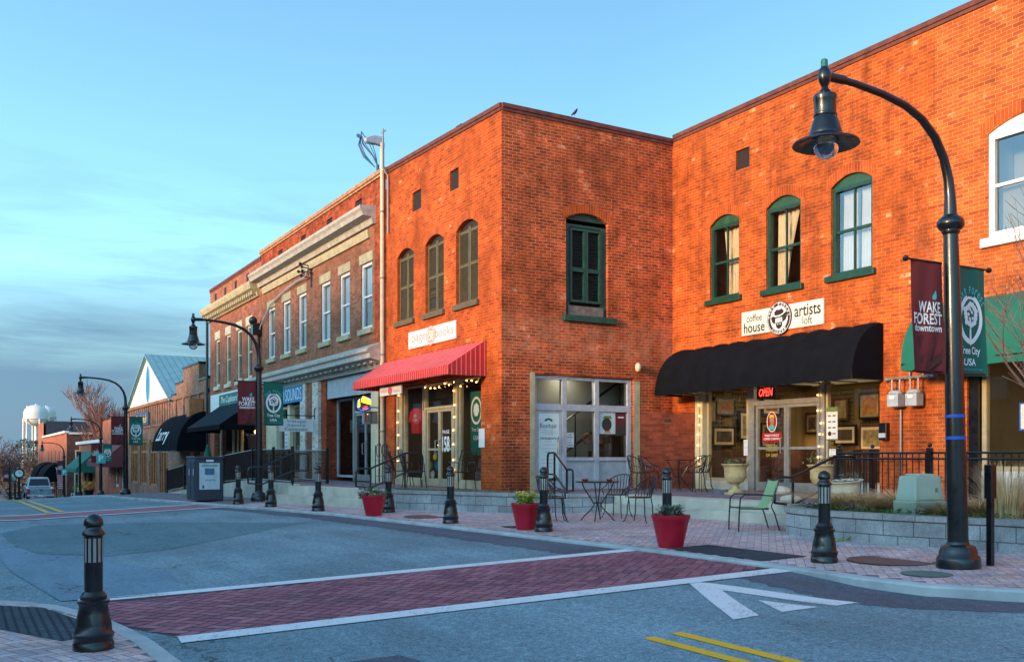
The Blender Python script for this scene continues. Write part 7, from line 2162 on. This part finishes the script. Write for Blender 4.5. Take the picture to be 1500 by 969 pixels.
# ================================================================== TREES
def bare_tree(name, label, loc, h, spread, seed, depth=5, r0=.2, m='bark', kids=3, first=.3, lean=(0, 0), twig=.006, sides=4):
    root = thing(name, label, 'tree', loc); rg = random.Random(seed); tr, br = M(), M()
    def grow(p, d, l, r, lev, mb):
        n = 3; pts = [p]; rs = [r]; q = p.copy(); dd = d.copy()
        for k in range(n):
            dd = (dd + Vector((rg.gauss(0, .1), rg.gauss(0, .1), rg.gauss(0, .06) + .05))).normalized()
            q = q + dd * l / n; pts.append(q.copy()); rs.append(max(r * (1 - .42 * (k + 1) / n), twig))
        mb.tube(pts, rs, sides if lev < 3 else 3, 0, False)
        if lev >= depth: return
        for k in range(kids if lev else kids + 2):
            t = rg.uniform(.35 if lev else first, 1.0); i = min(int(t * n), n - 1); o = pts[i].lerp(pts[i + 1], t * n - i)
            ax = Vector((rg.gauss(0, 1), rg.gauss(0, 1), rg.gauss(0, .35))).normalized()
            nd = (dd * (1 - spread) + ax * spread + Vector((0, 0, .22))).normalized()
            grow(o, nd, l * rg.uniform(.55, .8), max(rs[i] * .6, twig), lev + 1, br)
        grow(pts[-1], dd, l * .72, rs[-1], lev + 1, br)
    grow(Vector(loc), Vector((lean[0], lean[1], 1)).normalized(), h * .32, r0, 0, tr)
    tr.build('trunk', m, root); br.build('crown', m, root); return root
# ---- the big bare tree behind the salmon shops, and a small one in the right bed
bare_tree('bare_tree', 'large bare reddish tree standing behind the salmon brick shop', (-114.6, 14.2, -3.5), 14.5, .42, 11, 5, .26, 'bark_red', 4, .2, (0, 0), .02)
bare_tree('bare_tree', 'bare tree with twigs reaching in at the right edge', (-6.95, 12.8, TZ), 5.4, .52, 5, 4, .05, 'bark', 3, .4, (-.03, -.03), .0035)

# ================================================================== FAR END OF THE STREET
def pine(label, x, y, z, h, w, seed):
    root = thing('pine_tree', label, 'tree', (x, y, z), 'dark pines on the skyline'); rg = random.Random(seed)
    b = M(); b.tube([(x, y, z), (x, y, z + h * .95)], [w * .05, w * .015], 6); b.build('trunk', 'bark', root)
    b = M()
    for k in range(46):
        t = rg.random(); zz = z + h * (.45 + .55 * t); r = w * .5 * (1 - .55 * abs(t - .45) * 1.6); q = rg.uniform(0, 6.28); rr = r * rg.random() ** .5
        leafy(b, (x + rr * math.cos(q), y + rr * math.sin(q), zz), 18, w * .13, w * .13, w * .10, rg)
    b.build('crown', 'pine', root)
for i, (px_, X_, h, w, lb) in enumerate(((0, -265, 13.0, 6, 'dark pine on the skyline under the water tower, left'), (0, -262, 14.8, 8, 'dark pine on the skyline, tallest and widest'), (0, -258, 13.6, 7, 'dark pine on the skyline, right next to brick building'))):
    pine(lb, X_, (14.2, 18.6, 21.6)[i], -8.2, h, w, 60 + i)
rg = random.Random(9)
b = M()
for k in range(520):
    x = rg.uniform(-300, -225); y = rg.uniform(-10, 45); z = -8.4 + rg.random() ** 1.1 * (8.0 + 3.0 * math.sin(y * .35) * .5)
    leafy(b, (x, y, z), 26, 2.4, 2.2, .9, rg)
tag(b.build('far_wood', 'twig_mass'), 'far mass of bare brown trees at the end of the street', 'wood', None, 'stuff')
for i, (x, y, lb) in enumerate(((-215, 9, 'bare brown tree at the far left end of the street'), (-212, 15, 'bare brown tree behind the clock post'), (-208, 20.5, 'bare brown tree left of the farthest brick building'))):
    bare_tree('bare_tree', lb, (x, y, -7.6), 15, .6, 70 + i, 4, .25, 'bark', 4, .15, (0, 0), .05, 3)
for i, (x, y, s, lb) in enumerate(((-172, 7.6, 1.6, 'low green shrub left of the clock post'), (-176, 11.0, 1.8, 'low green shrub right of the clock post'))):
    plant_at(lb, x, y, -5.9, s, 1.6, 260, 'pine', 80 + i, 'leafy', 'shrub', .35)

def water_tower(label, x, y, z, k):
    root = thing('water_tower', label, 'water tower', (x, y, z), 'pale water towers'); r = 5.4 * k
    zt = 24.2
    b = M(); zb = zt - 8.4 * k
    b.lathe((x, y, zb), [(.6 * k, -2.0 * k), (2.2 * k, -1.9 * k), (4.2 * k, -1.0 * k), (5.2 * k, .6 * k), (5.4 * k, 1.8 * k), (5.4 * k, 4.2 * k), (4.9 * k, 5.6 * k), (3.6 * k, 6.9 * k), (1.8 * k, 7.6 * k), (.3 * k, 7.8 * k)], 28); b.build('tank', 'tank', root, True)
    b = M(); b.lathe((x, y, zb), [(.8 * k, -2.0 * k), (.8 * k, -(zb - z))], 12); b.build('riser', 'tank', root)
    for j in range(6):
        q = R(60 * j + 12); b = M(); b.tube([(x + 5.5 * k * math.cos(q), y + 5.5 * k * math.sin(q), zb + 1.4 * k), (x + 5.9 * k * math.cos(q), y + 5.9 * k * math.sin(q), z)], .42 * k, 8); b.build('leg', 'tank', root)
    b = M(); b.tube([(x + 5.75 * k * math.cos(R(a)), y + 5.75 * k * math.sin(R(a)), zb + 1.2 * k) for a in range(0, 361, 15)], .18, 5); b.build('walkway', 'tank', root)
    b = M()
    for a in (-3.6, 0, 3.2): b.lathe((x, y + a * k, zt - 1.2 * k - abs(a) * .28 * k), [(.55 * k, 0), (.6 * k, .8 * k), (.3 * k, 1.0 * k)], 8)
    b.build('hatch', 'tank', root)
water_tower('white water tower on legs, nearer and larger one', -462, 29.0, -8.6, .92)
water_tower('white water tower half hidden behind the larger one', -474, 33.8, -8.6, .74)

# ---- pickup truck seen from behind
tk = thing('pickup_truck', 'silver pickup truck driving away, seen from behind', 'truck', (-85, 5.5, rd(-85, 5.5) + .01))
z0 = 0
def tb(name, b, m, par=tk, bevel=0.0, smooth=False):
    o = b.build(name, m, None, smooth, bevel); o.parent = par; return o
b = M()
side = [(2.7, .45), (2.7, .95), (2.5, 1.02), (1.3, 1.06), (-2.65, 1.06), (-2.7, .5)]
b.prism([(x, -.95, z) for x, z in side], (0, 1.9, 0)); body = tb('body', b, 'car_silver', tk, .05)
b = M(); b.mesh([(1.2, -.88, 1.06), (1.2, .88, 1.06), (-.7, .88, 1.06), (-.7, -.88, 1.06), (.6, -.7, 1.74), (.6, .7, 1.74), (-.5, .7, 1.74), (-.5, -.7, 1.74)], [(0, 1, 5, 4), (1, 2, 6, 5), (2, 3, 7, 6), (3, 0, 4, 7), (4, 5, 6, 7)]); cab = tb('cab', b, 'car_silver', tk, .05)
b = M(); b.face([(-.705, -.74, 1.14), (-.705, .74, 1.14), (-.53, .62, 1.66), (-.53, -.62, 1.66)]); o = tb('rear_window', b, 'car_glass', cab)
for s in (-1, 1):
    b = M(); b.face([(1.0, s * .885, 1.14), (-.5, s * .885, 1.14), (-.42, s * .735, 1.64), (.55, s * .735, 1.64)]); tb('side_window', b, 'car_glass', cab)
b = M(); b.box(-2.715, -2.66, -.76, .76, .58, 1.03); tg = tb('tailgate', b, 'car_silver', tk, .015)
b = M(); b.box(-2.722, -2.714, -.12, .12, .86, .93); tb('handle', b, 'black_metal', tg)
b = M(); b.box(-2.85, -2.69, -.95, .95, .40, .55); tb('bumper', b, 'chrome', tk, .03)
b = M(); b.box(-2.857, -2.85, -.18, .18, .42, .53); tb('licence_plate', b, 'letter_white')
for s in (-1, 1):
    b = M(); b.box(-2.72, -2.6, s * .77, s * .955, .62, 1.0); tb('tail_light', b, 'tail_red', tk, .01)
    b = M(); b.box(.72, .9, s * .9, s * 1.14, 1.08, 1.24); tb('mirror', b, 'black_metal')
    for x in (1.75, -1.65):
        b = M(); b.tube([(x, s * .72, .37), (x, s * .97, .37)], .37, 18); w = tb('wheel', b, 'tyre')
        b = M(); b.tube([(x, s * .972, .37), (x, s * .985, .37)], .2, 12); tb('rim', b, 'chrome', w)
tk.rotation_euler = (0, R(-2.0), math.pi)
# ---- clock on a post
cx, cy = -112.5, 5.45
cz = drop(cx) - .2
ck = thing('street_clock', 'black street clock with round white face on a post', 'clock', (cx, cy, cz))
b = M(); b.lathe((cx, cy, cz), [(.3, 0), (.28, .5), (.14, .65), (.10, 2.4), (.16, 2.55)], 12); b.build('post', 'black_metal', ck)
b = M(); b.tube([(cx - .2, cy, cz + 3.0), (cx + .2, cy, cz + 3.0)], .52, 26); b.lathe((cx, cy, cz + 3.45), [(.2, 0), (.1, .25), (.05, .6), (.002, .7)], 8); b.build('case', 'black_metal', ck)
b = M(); disc2(b, '+x', (cx + .21, cy, cz + 3.0), .37, .37, 0, 24)
for k in range(12): 
    q = R(30 * k); disc2(b, '+x', (cx + .215, cy + .3 * math.cos(q), cz + 3 + .3 * math.sin(q)), .025, .025, 1, 6)
poly2(b, '+x', (cx + .218, cy, cz + 3.0), [(-.03, 0), (.03, 0), (.02, .26), (-.02, .26)], 1); poly2(b, '+x', (cx + .218, cy, cz + 3.0), [(0, -.03), (.2, .07), (.18, .11), (-.02, .03)], 1); b.build('face', ['letter_white', 'letter_black'], ck)
# ---- a slim black pole, flag, pots and a chair outside the far shops
o = thing('black_pole', 'slim black pole left of green awning', 'pole', (-86, 8.64, drop(-86))); b = M(); z = drop(-86); b.lathe((-86, 8.64, z), [(.25, 0), (.2, .4), (.1, .5), (.09, 3.6), (.14, 3.65), (.002, 3.8)], 10); b.build('shaft', 'black_metal', o)
o = thing('flag', 'small striped red and white flag hanging by far lamp post', 'flag', (-101, 8.1, drop(-101))); b = M(); z = drop(-101)
b.prism([(-100.4, 8.0, z + 3.0), (-100.4, 8.5, z + 2.9), (-100.4, 8.6, z + 1.0), (-100.4, 8.2, z + .95)], (.03, 0, 0)); b.build('cloth', 'flag_red', o); b = M(); b.tube([(-100.38, 7.98, z + 3.05), (-99.7, 8.2, z + 2.4)], .03, 5); b.build('rod', 'alu', o)
def far_pot(x, y, m, lb, s):
    z = sw(x, y); o = thing('flower_pot', lb, 'flower pot', (x, y, z)); b = M(); b.lathe((x, y, z), [(.25 * s, 0), (.35 * s, .5 * s), (.3 * s, .5 * s)], 12); b.build('pot', 'black_iron', o)
    p = thing('potted_plant', lb.replace('pot of', 'bushy').replace(' flowers', ' flower plant'), 'plant', (x, y, z + .5 * s)); b = M(); leafy(b, (x, y, z + .45 * s), 90, .5 * s, .6 * s, .22, random.Random(int(x * 7))); b.build('blooms', m, p)
far_pot(-88.6, 9.6, 'bloom_yellow', 'pot of yellow flowers outside the far shop door', 1.2)
far_pot(-86.5, 9.4, 'bloom_orange', 'pot of orange flowers right of the yellow ones', 1.1)
far_pot(-89.5, 8.9, 'leaf_yellow', 'pot of lime flowers left of the yellow ones', .9)
o = thing('lawn_chair', 'small white chair outside the dark brown brick building', 'chair', (-101.5, 9.8, sw(-101.5, 9.8)))
for n_, P in (('seat', (-.3, .3, -.3, .3, .4, .46)), ('backrest', (-.36, -.3, -.3, .3, .4, 1.0))): b = M(); b.box(*P); q = b.build(n_, 'white', None); q.parent = o
for sx in (-.27, .27):
    for sy in (-.27, .27): b = M(); b.box(sx - .03, sx + .03, sy - .03, sy + .03, 0, .4); q = b.build('leg', 'white', None); q.parent = o
o.rotation_euler = (0, 0, -1.2)
# a teal sign and green cafe umbrella bits by the ramp
o = thing('folded_parasol', 'folded teal parasol behind the ramp railing', 'parasol', (-44.5, 9.8, .0)); b = M(); b.lathe((-44.5, 9.8, -.2), [(.2, .9), (.25, 1.2), (.12, 1.7), (.05, 1.95), (.002, 2.0)], 10); b.build('cloth', 'green_cloth', o); b = M(); b.tube([(-44.5, 9.8, -.3), (-44.5, 9.8, 1.8)], .03, 6); b.build('pole', 'alu', o)
